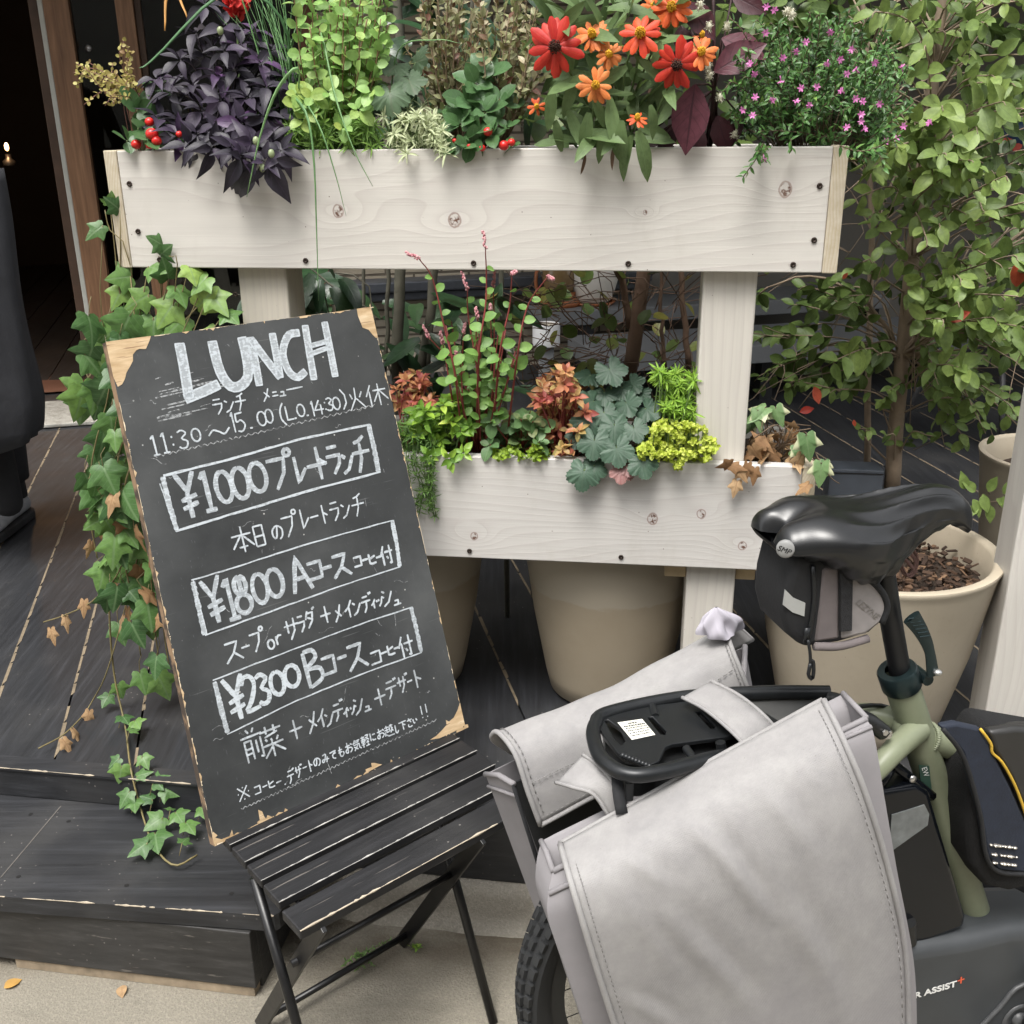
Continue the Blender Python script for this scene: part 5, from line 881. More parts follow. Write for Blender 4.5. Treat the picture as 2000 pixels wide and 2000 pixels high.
# pink persicaria spikes on red stems
pt = plant('persicaria', (930, 895), .1, 'tall plant with red stems and slender pink flower spikes in the lower box', z=ZS2)
L_, S_ = MB(), MB(); base = A3(*pt.location); spk = []
SP = [([(905, 880), (890, 740), (868, 640), (845, 545)], (818, 505), (-18, -8)), ([(930, 880), (935, 700), (948, 600), (950, 540)], (948, 485), (-3, -22)), ([(925, 870), (905, 720), (868, 690)], (838, 660), (-9, -18)), ([(935, 870), (935, 750), (915, 620)], (913, 565), (-8, -24)), ([(960, 875), (965, 720), (965, 620)], (963, 558), (2, -20)), ([(985, 860), (1010, 700), (1030, 600)], (1070, 540), (8, 4)), ([(960, 880), (975, 700), (995, 600)], (1000, 535), (6, -4)), ([(930, 880), (925, 760), (905, 720)], (905, 650), (3, -14)), ([(915, 880), (905, 800), (900, 720)], (893, 700), (-2, -10)), ([(925, 880), (935, 720), (930, 660)], (933, 620), (-3, -14)), ([(940, 880), (955, 760), (960, 700)], (958, 605), (0, -8)), ([(900, 870), (880, 760), (870, 700)], (865, 670), (-4, -16))]
for pts, sp_, dv in SP:
    o = rnd.uniform(.0, .1) if sp_[1] > 545 else -.03; P = crv([PL(pu(PP(*pts[0], .08))[0], .08, ZS2)] + [PP(x, y, o) for x, y in pts[1:]] + [PP(*sp_, o - .02)], 18)
    if pts[0][1] < 0: pass
    S_.tube(P, np.linspace(.0024, .0010, 18), 5, tint=0); along(L_, roundl, P[4:15], .024, .032, .5, False, .05, 1.0, .55, .6); spk.append((P[-1], unit(PP(sp_[0] + dv[0], sp_[1] + dv[1], o - .02) - P[-1]), math.hypot(*dv)))
for i in range(22):
    x = rnd.uniform(870, 1010); o = rnd.uniform(.0, .14); P = crv([PL(pu(PP(940, 890, .08))[0], .08, ZS2), PP((x + 940) / 2, 800, o), PP(x, rnd.uniform(620, 760), o)], 10); S_.tube(P, .0014, 5); along(L_, roundl, P[3:], .022, .028, .5, False, .05, 1.0, .6, .6)
L_.build('foliage', leaf_mat('persicaria_leaf', [(.097, .207, .041), (.179, .345, .076), (.276, .455, .124)], (.2, .3, .12), .35, .45, .3), pt); S_.build('stems', ms_red, pt)
m_sp = leaf_mat('spike_pink', [(.50, .17, .20), (.68, .33, .36), (.72, .45, .45)], (.6, .3, .3), 0, .6, .15)
for p, d, l in spk:
    b = MB(); n = 26; L0 = l * .00095 * 1.5
    for i in range(n): q = p + d * L0 * i / n; rd = unit(np.cross(d, rv())); b.ball(q + rd * .0028 * (1 - .4 * i / n), .0021, 4, 1.2, 0, rnd.random())
    b.tube([p - d * .004, p + d * L0], .0009, 4, 0, .2); b.build('flower_spike', m_sp, pt)
hm = leaf_mat('dark_heuchera', [(.028, .055, .036), (.048, .094, .058), (.083, .145, .097)], (.075, .12, .08), .45, .48, .2)
heuchera('dark green scalloped leaf clump at the middle of the lower box', (1200, 895), [(1193, 725, .07, .062, 15, 28, .7), (1150, 735, .1, .055, -10, 10, .3), (1235, 750, .1, .05, 15, 15, .3), (1155, 785, .05, .055, -20, 10, .6), (1180, 770, .07, .05, 0, 20, .4), (1145, 825, .02, .06, -15, 30, .7), (1180, 810, .03, .055, 5, 30, .7), (1225, 790, .05, .055, 10, 20, .6), (1265, 800, .04, .055, 20, 15, .6), (1200, 835, .01, .06, 0, 35, .7), (1240, 840, .01, .05, 12, 28, .7), (1160, 865, -.015, .062, -5, 40, .75), (1205, 880, -.02, .062, 8, 40, .8), (1255, 905, -.03, .058, 12, 38, .7), (1130, 855, .02, .05, -20, 25, .4), (1270, 840, .03, .045, 20, 20, .5), (1140, 925, -.03, .062, -5, 40, .9), (1160, 915, -.02, .05, 0, 30, .8), (1215, 760, .08, .05, 0, 20, .4), (1250, 770, .09, .045, 20, 10, .3)], hm, ZS2)
heuchera('pinkish scalloped leaf hanging over the front of the lower box below the dark clump', (1215, 900), [(1215, 920, -.025, .045, -3, 25, .5), (1228, 912, -.02, .04, 6, 25, .6)], leaf_mat('pink_heuchera', [(.34, .17, .16), (.42, .24, .22)], (.3, .12, .12), .5), ZS2, .05)
sedum('feathery_sedum', 'bright green feathery stonecrop beside the right post of the lower box', (1325, 890), [(rnd.uniform(1285, 1355), rnd.uniform(725, 830), rnd.uniform(.02, .1) ) for i in range(58)], leaf_mat('feathery_needle', [(.138, .290, .028), (.262, .455, .048), (.386, .580, .083)], (.2, .3, .1), .2, .5, .3), .028, 13, ZS2, .08)
pt = plant('lime_sedum', (1320, 895), .04, 'bright lime yellow stonecrop mound spilling over the lower box', z=ZS2)
L_, S_ = MB(), MB()
for i in range(150):
    a, q = rnd.uniform(0, 6.28), math.sqrt(rnd.random()); x, y = 1322 + 78 * q * math.cos(a), 872 + 46 * q * math.sin(a)
    if y > 905 and x > 1360: y -= 25
    c = PP(x, y, rnd.uniform(-.035, .03) if y > 870 else rnd.uniform(-.02, .05)); rosette(L_, roundl, c, tocam(c) + UP * .7 + rv(.45), 7, .0125, .55, (-.3, .9))
    rosette(L_, roundl, c + tocam(c) * .006, tocam(c) + UP * .7 + rv(.45), 5, .009, .85, (.2, 1.1)); S_.tube([c - UP * .03, c], .001, 4) if y < 868 else None
for x, y in ((1285, 830), (1290, 845), (1280, 850), (1295, 825)): c = PP(x, y, .02); rosette(L_, roundl, c, tocam(c) + UP, 9, .013, .7, (-.3, 1))
L_.build('foliage', leaf_mat('lime_leaf', [(.30, .40, .03), (.46, .56, .06), (.60, .66, .13)], (.5, .6, .2), .1, .45, .3), pt); S_.build('stems', ms_green, pt)
# dried variegated ivy at the right end
vi = leaf_mat('variegated_ivy_leaf', [(.097, .179, .069), (.152, .262, .103), (.207, .331, .138)], (.2, .28, .14), .35, .45, .25, ((.62, .62, .40), .62, .85)); dryl = leaf_mat('dry_leaf', [(.20, .105, .045), (.34, .205, .10), (.46, .31, .17)], (.22, .11, .05), .5, .75, .15)
pt = plant('dried_ivy', (1500, 890), .08, 'half dried variegated ivy with brown curled leaves at the right end of the lower box', z=ZS2)
L_, D_, S_ = MB(), MB(), MB(); base = A3(*pt.location)
for x, y, dx, dy, s, o in ((1495, 795, -20, 15, .05, .05), (1480, 800, 5, 30, .045, .04), (1515, 795, 10, 30, .04, .05), (1575, 850, 8, 55, .05, -.01), (1605, 905, -5, 50, .045, -.03), (1555, 870, 10, 20, .035, .02), (1470, 820, -15, 20, .04, .07), (1612, 900, 2, 25, .03, -.02), (1545, 880, 15, 5, .03, .03)): p, q = PP(x, y, o), PP(x + dx, y + dy, o - .01); LF(L_, ivy, p, q - p, tocam(p) + UP * .3 + rv(.3), s * 1.1, rnd.random(), .8); S_.tube(crv([base + rv(.02), (base + p) / 2 + UP * .02, p], 8), .0013, 4)
for i in range(34): c = PP(rnd.uniform(1460, 1575), rnd.uniform(835, 905), rnd.uniform(.0, .14)); LF(D_, ivy, c, rv() - UP * .3, tocam(c) + rv(.7), rnd.uniform(.03, .05), rnd.random(), .6)
for x, y, dx, dy in ((1430, 905, -15, 5), (1440, 915, 10, 15), (1460, 905, -5, 35), (1475, 915, -2, 20), (1440, 940, -5, 20), (1580, 945, -15, 12), (1425, 910, 20, 5)): p, q = PP(x, y, -.02), PP(x + dx, y + dy, -.025); LF(D_, ivy, p, q - p, tocam(p) + rv(.6), .036, rnd.random(), .65)
for i in range(26): c = PP(rnd.uniform(1440, 1590), rnd.uniform(830, 910), rnd.uniform(0, .14)); S_.tube(crv([base + rv(.02), (base + c) / 2 + UP * .03 + rv(.02), c], 8), .0013, 4)
S_.tube(crv([PP(1590, 880, .0), PP(1610, 915, -.03), PP(1625, 935, -.03), PP(1640, 945, -.03)], 8), .0011, 4)
L_.build('foliage', vi, pt); D_.build('dry_leaves', dryl, pt); S_.build('stems', ms_brown, pt)
# ---- ivy cascade at the left end
pt = plant('ivy', (300, 890), .1, 'green ivy cascading down the left of the chalkboard onto the black step', z=ZS2)
L_, D_, S_ = MB(), MB(), MB(); base = A3(*pt.location); im = leaf_mat('ivy_leaf', [(.04, .095, .035), (.07, .155, .05), (.15, .28, .075), (.32, .47, .11)], (.20, .30, .15), .5, .40, .25)
def iv(x, y):  # a point of the trailing vines: hanging, then lying on the deck, then on the step
    if y < 1330: return PP(x, y, -.035)
    if y < 1500:
        q = atz(x, y, .285); h_ = PP(x, y, -.035); k = min(1, (y - 1330) / 60); return h_ * (1 - k) + q * k
    if y < 1575: a, c = atz(x, 1500, .285), atz(x, 1575, .215); k = (y - 1500) / 75; return a * (1 - k) + c * k
    return atz(x, y, .213)
VN = [[(330, 860), (240, 700), (205, 800), (180, 900), (175, 1000), (190, 1090)], [(350, 860), (260, 900), (235, 1000), (215, 1120), (215, 1230), (225, 1330), (245, 1420), (255, 1500), (275, 1580), (300, 1650), (340, 1690), (385, 1670)], [(350, 860), (280, 900), (290, 1050), (300, 1200), (310, 1290)], [(340, 870), (250, 850), (225, 950), (240, 1080), (260, 1180), (275, 1280)], [(340, 870), (300, 940), (310, 1100), (320, 1230), (330, 1300)], [(270, 1000), (240, 1100), (185, 1170), (130, 1200), (85, 1215)], [(240, 1180), (225, 1260), (180, 1370), (130, 1430), (75, 1462)]]
for k, v in enumerate(VN):
    P = crv([iv(*p) if i else PL(pu(PP(320, 880, .08))[0], .08, ZS2) for i, p in enumerate(v)], 40); S_.tube(P, .0016 if k != 1 else .0022, 5)
for x, y, dx, dy, s in ((240, 630, -35, 30, .06), (330, 545, -10, -35, .05), (255, 540, -40, 5, .05), (290, 575, -40, 25, .06), (240, 560, -20, 40, .055), (340, 590, -30, 45, .065), (300, 620, 0, 60, .065), (385, 600, 40, -40, .07), (410, 570, 30, 40, .065), (360, 620, -35, 35, .06), (345, 560, 20, 40, .05), (440, 610, 25, 20, .045), (270, 660, -40, 25, .05), (225, 680, -30, 30, .05), (235, 410, -25, -20, .04), (200, 440, -30, 25, .045), (215, 400, 5, -30, .035), (310, 500, 35, -30, .045), (320, 480, -25, -15, .04), (370, 520, 15, 40, .045), (255, 600, 10, 45, .055), (420, 640, -20, 30, .05), (330, 650, -20, 20, .05), (290, 520, 30, 10, .05), (405, 540, -30, 30, .05), (215, 640, -20, 20, .045)):
    p, q = PP(x, y, .0), PP(x + dx, y + dy, -.02); tn = .82 + rnd.gauss(0, .15) if x > 330 else .62 + rnd.gauss(0, .18); LF(L_, ivy, p, q - p, tocam(p) + UP * .4 + rv(.3), s, tn); S_.tube(crv([base + rv(.02), (base + p) / 2 - PN * .04 + rv(.02), p], 8), .0013, 4)
S_.tube(crv([base, PP(255, 520, .0), PP(215, 450, -.01), PP(205, 410, -.01)], 10), .0014, 4); S_.tube(crv([base, PP(345, 540, -.02), PP(330, 500, -.03)], 8), .0012, 4)
for i in range(135):
    y = rnd.uniform(600, 1320); cx = np.interp(y, [640, 800, 1000, 1150, 1320], [215, 205, 225, 260, 290]); hw = np.interp(y, [640, 800, 1000, 1150, 1320], [45, 50, 58, 55, 32]); x = cx + rnd.uniform(-1, 1) * hw
    if y > 1220 and rnd.random() < .5: continue
    dead = rnd.random() < (.3 if 930 < y < 1330 else .03); s = rnd.uniform(.044, .078); p = PP(x, y, rnd.uniform(-.07, .05)); d = -UP + PD * rnd.gauss(0, .55) - PN * rnd.uniform(-.2, .5)
    LF(D_ if dead else L_, ivy, p, d, tocam(p) + UP * .25 + rv(.4 if not dead else .8), s * (.8 if dead else 1), rnd.uniform(.15, .75), .6 if dead else 1); S_.tube([p, p - d * .02 + PN * .01, p + UP * .035 + PN * .02], .0009, 4)
for x, y, dx, dy, s in ((233, 1350, 10, 28, .04), (215, 1370, -15, 20, .035), (240, 1410, 25, 25, .04), (265, 1420, 20, 30, .035), (255, 1440, 20, -10, .03), (280, 1490, 15, 30, .035), (240, 1510, -8, 35, .04), (235, 1495, -25, 15, .03), (270, 1530, 25, -15, .035), (255, 1560, -20, 25, .04), (300, 1545, 25, -20, .04), (320, 1555, 28, 5, .04), (265, 1575, 0, 40, .04), (305, 1640, 5, 45, .058), (320, 1610, -25, 10, .045), (290, 1660, -25, 10, .045), (345, 1600, 20, 25, .04), (365, 1620, 20, 20, .04), (395, 1590, 15, 30, .04), (358, 1660, 15, -20, .03), (335, 1595, -5, -20, .02), (300, 1575, -30, -15, .03)): p, q = iv(x, y), iv(x + dx, y + dy); p = p + UP * .018; q = q + UP * .010; LF(L_, ivy, p, q - p, UP * .8 + tocam(p) * .7 + rv(.25), s, .55 + rnd.gauss(0, .15)); S_.tube([iv(x - 8, y + 12), p], .0009, 4)
for x, y in ((180, 1065), (128, 1210), (100, 1235), (175, 1395), (145, 1430), (125, 1450), (165, 1180), (240, 1210)): p = iv(x, y); LF(D_, ivy, p + UP * .008, A3(rnd.gauss(0, .4), -.3, -1), tocam(p) + rv(.5), .042, rnd.uniform(.6, 1), .55)
L_.build('foliage', im, pt); D_.build('dry_leaves', dryl, pt); S_.build('vines', stem_mat('ivy_vine', (.17, .14, .06)), pt)
# ================= behind the planter
def trunk(mb, pts, r0, r1, off, n=14): P = crv([PP(x, y, off) for x, y in pts], n); P = P + np.array([rv(.002) for _ in P]); mb.tube(P, np.linspace(r0, r1, n), 10); return P
def to_deck(px, off): q = PP(*px, off); u_, o_, _ = pu(q); P = PL(u_, o_, 0); P[2] = DECK_Z(P); return P
dk = leaf_mat('dark_glossy_leaf', [(.017, .041, .019), (.030, .069, .030), (.062, .117, .048)], (.06, .1, .05), .4, .28, .12)
pt = thing('slim_tree', to_deck((810, 740), .55), 'slim grey stemmed tree with dark glossy leaves behind the chalkboard', 'tree'); S_, L_ = MB(), MB()
for pts, r0, r1 in (([(774, 740), (782, 528), (790, 250), (770, -80)], .0155, .010), ([(822, 740), (846, 528), (850, 250), (870, -80)], .013, .009), ([(752, 740), (759, 528), (740, 240), (720, -80)], .006, .004), ([(690, 700), (712, 528), (710, 250), (700, -80)], .005, .003), ([(835, 740), (853, 528), (905, 200), (930, -80)], .006, .005), ([(775, 740), (690, 600), (600, 520)], .004, .002), ([(985, 700), (965, 300), (950, -60)], .007, .005)):
    f_ = to_deck(pts[0], .55); P = trunk(S_, pts, r0, r1, .55); S_.tube([f_, P[0]], [r0 * 1.1, r0], 10)
for i in range(190):
    zone = rnd.random(); x, y = (rnd.uniform(505, 700), rnd.uniform(530, 640)) if zone < .3 else ((rnd.uniform(740, 1010), rnd.uniform(570, 760)) if zone < .55 else (rnd.uniform(760, 1060), rnd.uniform(-60, 290)))
    c = PP(x, y, rnd.uniform(.38, .75)); LF(L_, lance, c, A3(rnd.gauss(0, .8), rnd.gauss(-.3, .4), rnd.gauss(-.3, .5)), UP + tocam(c) * .5 + rv(.3), rnd.uniform(.08, .13), rnd.random(), 1.25)
for i in range(60): c = PP(rnd.uniform(505, 700), rnd.uniform(530, 660), .5); S_.tube(crv([c, c + A3(rnd.gauss(0, .05), 0, -.1), to_deck((690 + rnd.uniform(-60, 60), 700), .55)], 6), .002, 4) if i < 14 else None
S_.build('trunk', ms_bark, pt); L_.build('crown', dk, pt)
pt = thing('brown_tree', to_deck((1235, 740), .45), 'brown trunked tree with bare thin twigs behind the middle of the planter', 'tree'); S_, L_ = MB(), MB()
f_ = to_deck((1228, 740), .45); P = trunk(S_, [(1228, 740), (1256, 533), (1270, 300), (1290, -60)], .018, .013, .45); S_.tube([f_, P[0]], [.021, .018], 10)
trunk(S_, [(1232, 640), (1215, 560), (1190, 480), (1150, 300)], .009, .006, .45); trunk(S_, [(1345, 720), (1330, 530), (1320, 200)], .008, .006, .6); trunk(S_, [(1300, 720), (1290, 600), (1295, 500)], .005, .004, .55)
for i in range(120):
    x, y = rnd.uniform(1000, 1360), rnd.uniform(530, 760); c = PP(x, y, rnd.uniform(.3, .75)); e = c + A3(rnd.gauss(0, .10), rnd.gauss(0, .06), rnd.gauss(.02, .06)); S_.tube(crv([PP(1238, rnd.uniform(560, 760), .45) * .25 + c * .75, c, e], 6), .0012, 4)
    if rnd.random() < .7: LF(L_, roundl, e, rv(), UP + tocam(e) + rv(.4), .042, rnd.random())
for i in range(70): c = PP(rnd.uniform(1010, 1480), rnd.uniform(-40, 280), rnd.uniform(.35, .7)); LF(L_, roundl, c, rv() - UP * .2, UP + tocam(c) * .5 + rv(.4), .055, rnd.random() * .5)
S_.build('trunk', ms_bark2, pt); L_.build('crown', leaf_mat('olive_leaf', [(.069, .117, .028), (.124, .179, .041), (.235, .179, .034)], (.12, .15, .05), .3), pt)
# right leafy tree; leaves farther back are tinted darker for shade
pt = thing('leafy_tree', to_deck((1735, 960), .50), 'slender tree with soft oval green leaves and a few red ones right of the planter', 'tree'); S_, L_, R_ = MB(), MB(), MB()
f_ = to_deck((1733, 980), .5); TP = trunk(S_, [(1738, 960), (1762, 720), (1790, 420), (1812, 250), (1850, -80)], .019, .011, .5, 20); S_.tube([f_, TP[0]], [.022, .019], 10)
T2 = trunk(S_, [(1690, 960), (1698, 700), (1700, 400), (1690, 100), (1680, -80)], .009, .005, .7, 12); T3 = trunk(S_, [(1765, 690), (1850, 560), (1960, 480), (2080, 400)], .006, .003, .45, 12); T4 = trunk(S_, [(1770, 700), (1700, 600), (1600, 540), (1500, 560)], .005, .002, .5, 12)
def branch(x, y, o, tn, s=.052, src=None):
    tip = PP(x, y, o); src = src if src is not None else TP; k = min(range(len(src)), key=lambda i: np.linalg.norm(src[i] - tip) + max(0, src[i][2] - tip[2] + .08) * 2 + rnd.random() * .08); st = src[k]
    P = crv([st, st * .55 + tip * .45 + UP * .03 + rv(.02), tip, tip + unit(tip - st) * .03 - UP * .02], 12); S_.tube(P, np.linspace(.0026, .0008, 12), 4); L_along = P[4:] if np.linalg.norm(tip - st) > .15 else P[2:]
    along(L_, oval, L_along, .023, s, tn, rnd.random() < .4, .25, .85, .85, .6, .16)
for i in range(40): branch(rnd.uniform(1560, 2060), rnd.uniform(-60, 330), rnd.uniform(.75, 1.2), .15, .055, T2)
for i in range(128):
    zone = rnd.random()
    if zone < .68: x, y = rnd.uniform(1700, 2060), rnd.uniform(-60, 470)
    elif zone < .78: x, y = rnd.uniform(1660, 1860), rnd.uniform(280, 620)
    else: x, y = rnd.uniform(1830, 2060), rnd.uniform(420, 640)
    o = rnd.uniform(.15, .8); branch(x, y, o, .8 - .5 * (o > .5) + rnd.gauss(0, .15), .043, TP if zone < .8 else T3)
for i in range(24): branch(rnd.uniform(1480, 1700), rnd.uniform(540, 760), rnd.uniform(.4, .75), .35, .045, T4)
for i in range(22): branch(rnd.uniform(1480, 1760), rnd.uniform(-50, 200), rnd.uniform(.4, .85), .2, .06, T2)
for x, y in ((1740, 760), (1735, 850), (1560, 745), (1640, 760), (1850, 700), (1880, 780), (1700, 840), (1810, 850), (1730, 780)): branch(x, y, .42, .65, .032)
for i in range(26): branch(rnd.uniform(1800, 2010), rnd.uniform(600, 860), rnd.uniform(.3, .8), .6, .040, T3)
for x, y in ((1640, 700), (1850, 640), (1880, 720), (1780, 560), (1870, 330), (1900, 250), (1950, 200), (1930, 620), (1970, 500), (1790, 240), (1840, 210), (1820, 330)): branch(x, y, .25, .85, .06)
for i in range(60): c = PP(rnd.uniform(1490, 1990), rnd.uniform(300, 800), rnd.uniform(.4, .8)); S_.tube(crv([c, c + rv(.06), c + rv(.10)], 6), .0011, 4)
for x, y, dx, dy, s in ((1850, 625, 35, -12, .04), (1590, 755, 8, 35, .035), (1562, 805, 25, -8, .028), (1985, 560, 5, -45, .05), (1646, 545, 8, -10, .014), (1668, 820, 2, 16, .014)): p, q = PP(x, y, .25), PP(x + dx, y + dy, .25); LF(R_, ovate, p, q - p, tocam(p) + rv(.3), s * 1.15, rnd.random())
L_.build('crown', leaf_mat('soft_oval_leaf', [(.05, .085, .022), (.105, .165, .04), (.19, .28, .075), (.28, .38, .105)], (.17, .25, .09), .35, .45, .3), pt); S_.build('trunk', ms_bark3, pt); R_.build('red_leaves', leaf_mat('red_leaf', [(.50, .05, .03), (.62, .14, .07)], (.4, .05, .03), .3), pt)
pt = plant('leafy_sprig', (1960, 990), .3, 'small sprig of fresh green leaves above the rim of the pot of bark'); L_, S_ = MB(), MB(); P = crv([PP(2010, 985, .3), PP(1950, 980, .25), PP(1905, 985, .22)], 10); S_.tube(P, .0016, 4)
for x, y, dx, dy in ((1930, 960, 20, -30), (1905, 960, -20, -20), (1885, 955, -5, -30), (1950, 985, 25, -10), (1930, 985, 5, 25), (1910, 990, -15, 10), (1960, 965, 20, -30), (1975, 980, 5, -30), (1945, 975, 30, 15), (1900, 975, 10, 20), (1920, 965, 5, 22)): p, q = PP(x, y, .22), PP(x + dx, y + dy, .21); LF(L_, ovate, p, q - p, tocam(p) + UP * .4 + rv(.3), .042, .8); S_.tube([p, p + A3(.01, .01, -.01)], .0008, 4)
L_.build('foliage', bpy.data.materials['soft_oval_leaf'], pt); S_.build('stems', ms_brown, pt)
# weeds in the pavement and fallen leaves
pt = thing('weed', atz(700, 1890, 0), 'thin wispy weed growing in the pavement between the chair legs', 'weed'); L_, S_ = MB(), MB(); b0 = A3(*pt.location)
for i in range(5): P = crv([b0, b0 + A3(rnd.gauss(0, .02), rnd.gauss(0, .01), .02), b0 + A3(rnd.gauss(.02, .03), rnd.gauss(.01, .02), rnd.uniform(.015, .04))], 8); S_.tube(P, .0007, 4); along(L_, tiny, P[2:], .006, .011, .4)
L_.build('foliage', mS, pt); S_.build('stems', ms_green, pt)
pt = thing('weed', atz(812, 1860, 0), 'small leafy weed at the foot of the kerb behind the chair', 'weed'); L_ = MB(); b0 = A3(*pt.location)
for i in range(5): rosette(L_, ovate, b0 + A3(rnd.gauss(0, .006), 0, .006 + .01 * rnd.random()), UP + rv(.3), 4, .012, .4)
L_.build('foliage', bpy.data.materials['golden_green_leaf'], pt)
for x, y, dx, dy, s, lab in ((8, 1930, 14, -8, .034, 'yellow brown fallen leaf on the pavement at the left edge'), (238, 1925, 0, 22, .030, 'small tan fallen leaf on the pavement in front of the black step')):
    p, q = atz(x, y, .004), atz(x + dx, y + dy, .004); L_ = MB(); LF(L_, ovate[0], p, q - p, UP + rv(.15), s, .9, 1.3); tag(L_.build('fallen_leaf', dryl if x > 100 else plain('yellow_leaf', (.42, .24, .06), .7)), lab, 'leaf')
# ================================================================== BICYCLE
bk = thing('bicycle', BL(.15, 0, 0), 'sage green electric bicycle with a black covered saddle, seen from behind its right side', 'bicycle', rz=0)
m_sage = plain('sage_paint', (.195, .215, .142), .42, 0, .10, 60, .05, .4); m_blk = plain('black_rubber_paint', (.008, .0085, .009), .45, 0, .25, 60, .1); m_alu = plain('black_alloy', (.014, .0155, .017), .36, .3, .2, 90, .05)
m_steel = plain('bolt_steel', (.55, .54, .52), .28, .9, .1); m_tyre = plain('tyre_rubber', (.018, .019, .020), .75, 0, .35, 50, .4)
def bt(pts, r, name, m, parent, n=14, k=16, off=None):
    P = crv([BK(*p) if len(p) == 2 else BK(*p[:2], p[2]) for p in pts], k); b = MB(); b.tube(P, r, n); return b.build(name, m, parent, auto=50)
st_top, st_bot = BK(1757, 1325), BK(1958, 1950)
b = MB(); b.tube(crv([st_top, st_bot], 10), .0245, 24)
tt = BK(1805, 1440); b.tube(crv([tt, BK(2000, 1482), BL(.62, 0, .66), BL(.92, 0, .78)], 16), .021, 20)
b.tube(crv([BL(.37, 0, .27), BL(.66, 0, .47), BL(.97, 0, .70)], 12), .027, 18)
hd = [BL(.985, 0, .66), BL(.935, 0, .84)]; b.tube(hd, .026, 18)
AX = BL(-.135, 0, .34)
for sg in (-1, 1):
    b.tube(crv([BK(1783, 1415) + BN * sg * .012, BK(1690, 1440) + BN * sg * .055 - UP * .0, BL(-.02, sg * .062, .62), AX + BN * sg * .066], 16), np.linspace(.019, .010, 16), 16)
    b.tube(crv([BL(.35, sg * .03, .27), BL(.16, sg * .042, .285), AX + BN * sg * .066], 10), .012, 12)
b.ball(BK(1778, 1418), .027, 12, 1)
# weld beads
for cc, ax_, rr_ in ((BK(1812, 1440), unit(BK(2000, 1482) - tt), .0225),):
    e1 = unit(np.cross(ax_, UP)); e2 = np.cross(ax_, e1)
    for i in range(44): a = i / 44 * 6.283; b.ball(cc + rr_ * (math.cos(a) * e1 + math.sin(a) * e2), .0036, 5, .5)
b.build('frame', m_sage, bk, auto=60)
d_st = unit(st_bot - st_top)
b = MB(); sp0 = BK(1722, 1090); b.tube([sp0, (sp0 + st_top) / 2, st_top + d_st * .02], .0152, 20); b.build('seat_post', plain('scuffed_black_post', (.012, .0125, .014), .42, .2, .5, 20, .05), bk, auto=50)
m_cl = plain('dark_teal_alloy', (.018, .032, .034), .32, .5, .2)
b = MB(); c0 = st_top - d_st * .006; b.lathe([(.0165, -.018), (.0265, -.018), (.0285, -.015), (.0285, .013), (.0265, .016), (.0165, .016)], c0 + d_st * .004, 28, 0, -d_st)
e_f = unit(np.cross(BN, d_st)); q = c0 + BD_ * .032 - BN * .012; b.tube([q - BN * .012, q + BN * .02], .0085, 12); cl = b.build('seat_clamp', m_cl, bk, auto=40)
b = MB(); Q = [BK(1822, 1318, -.03), BK(1815, 1270, -.032), BK(1800, 1235, -.034), BK(1780, 1205, -.034)]; P = crv(Q, 14); w_ = np.interp(np.linspace(0, 1, 14), [0, .3, .7, 1], [.0075, .006, .0085, .0105])
b.tube(P, w_ * 1.25, 10, 0, .5, True, .42, BD_)
for i in range(8, 14): b.tube([P[i] - BN * .004 - BD_ * .008, P[i] - BN * .004 + BD_ * .008], .0012, 5)
lv = b.build('quick_release_lever', m_cl, cl, auto=50)
b = MB(); b.ball(BK(1831, 1313, -.036), .0065, 10, .7); b.build('lever_pin', m_steel, lv)
b = MB(); b.lathe([(0, .0), (.008, 0), (.0085, .004), (.006, .009), (0, .009)], BK(1728, 1430, -.045), 18, 0, -BN); b.lathe([(0, 0), (.0045, 0), (.0045, .003), (0, .003)], BK(1728, 1430, -.056), 6, 0, -BN); b.build('bolt', m_steel, bk, auto=40)
b = MB(); b.tube(crv([BK(1640, 1395, -.03), BK(1690, 1405, -.042), BK(1725, 1430, -.044)], 6), .012, 12); b.build('rack_mount', m_blk, bk, auto=50)
b = MB(); b.tube(crv([BK(1610, 1415, .03), BK(1660, 1385, .02), BK(1720, 1378, .03), BK(1760, 1395, .035)], 10), .0035, 8); b.build('cable', m_blk, bk)
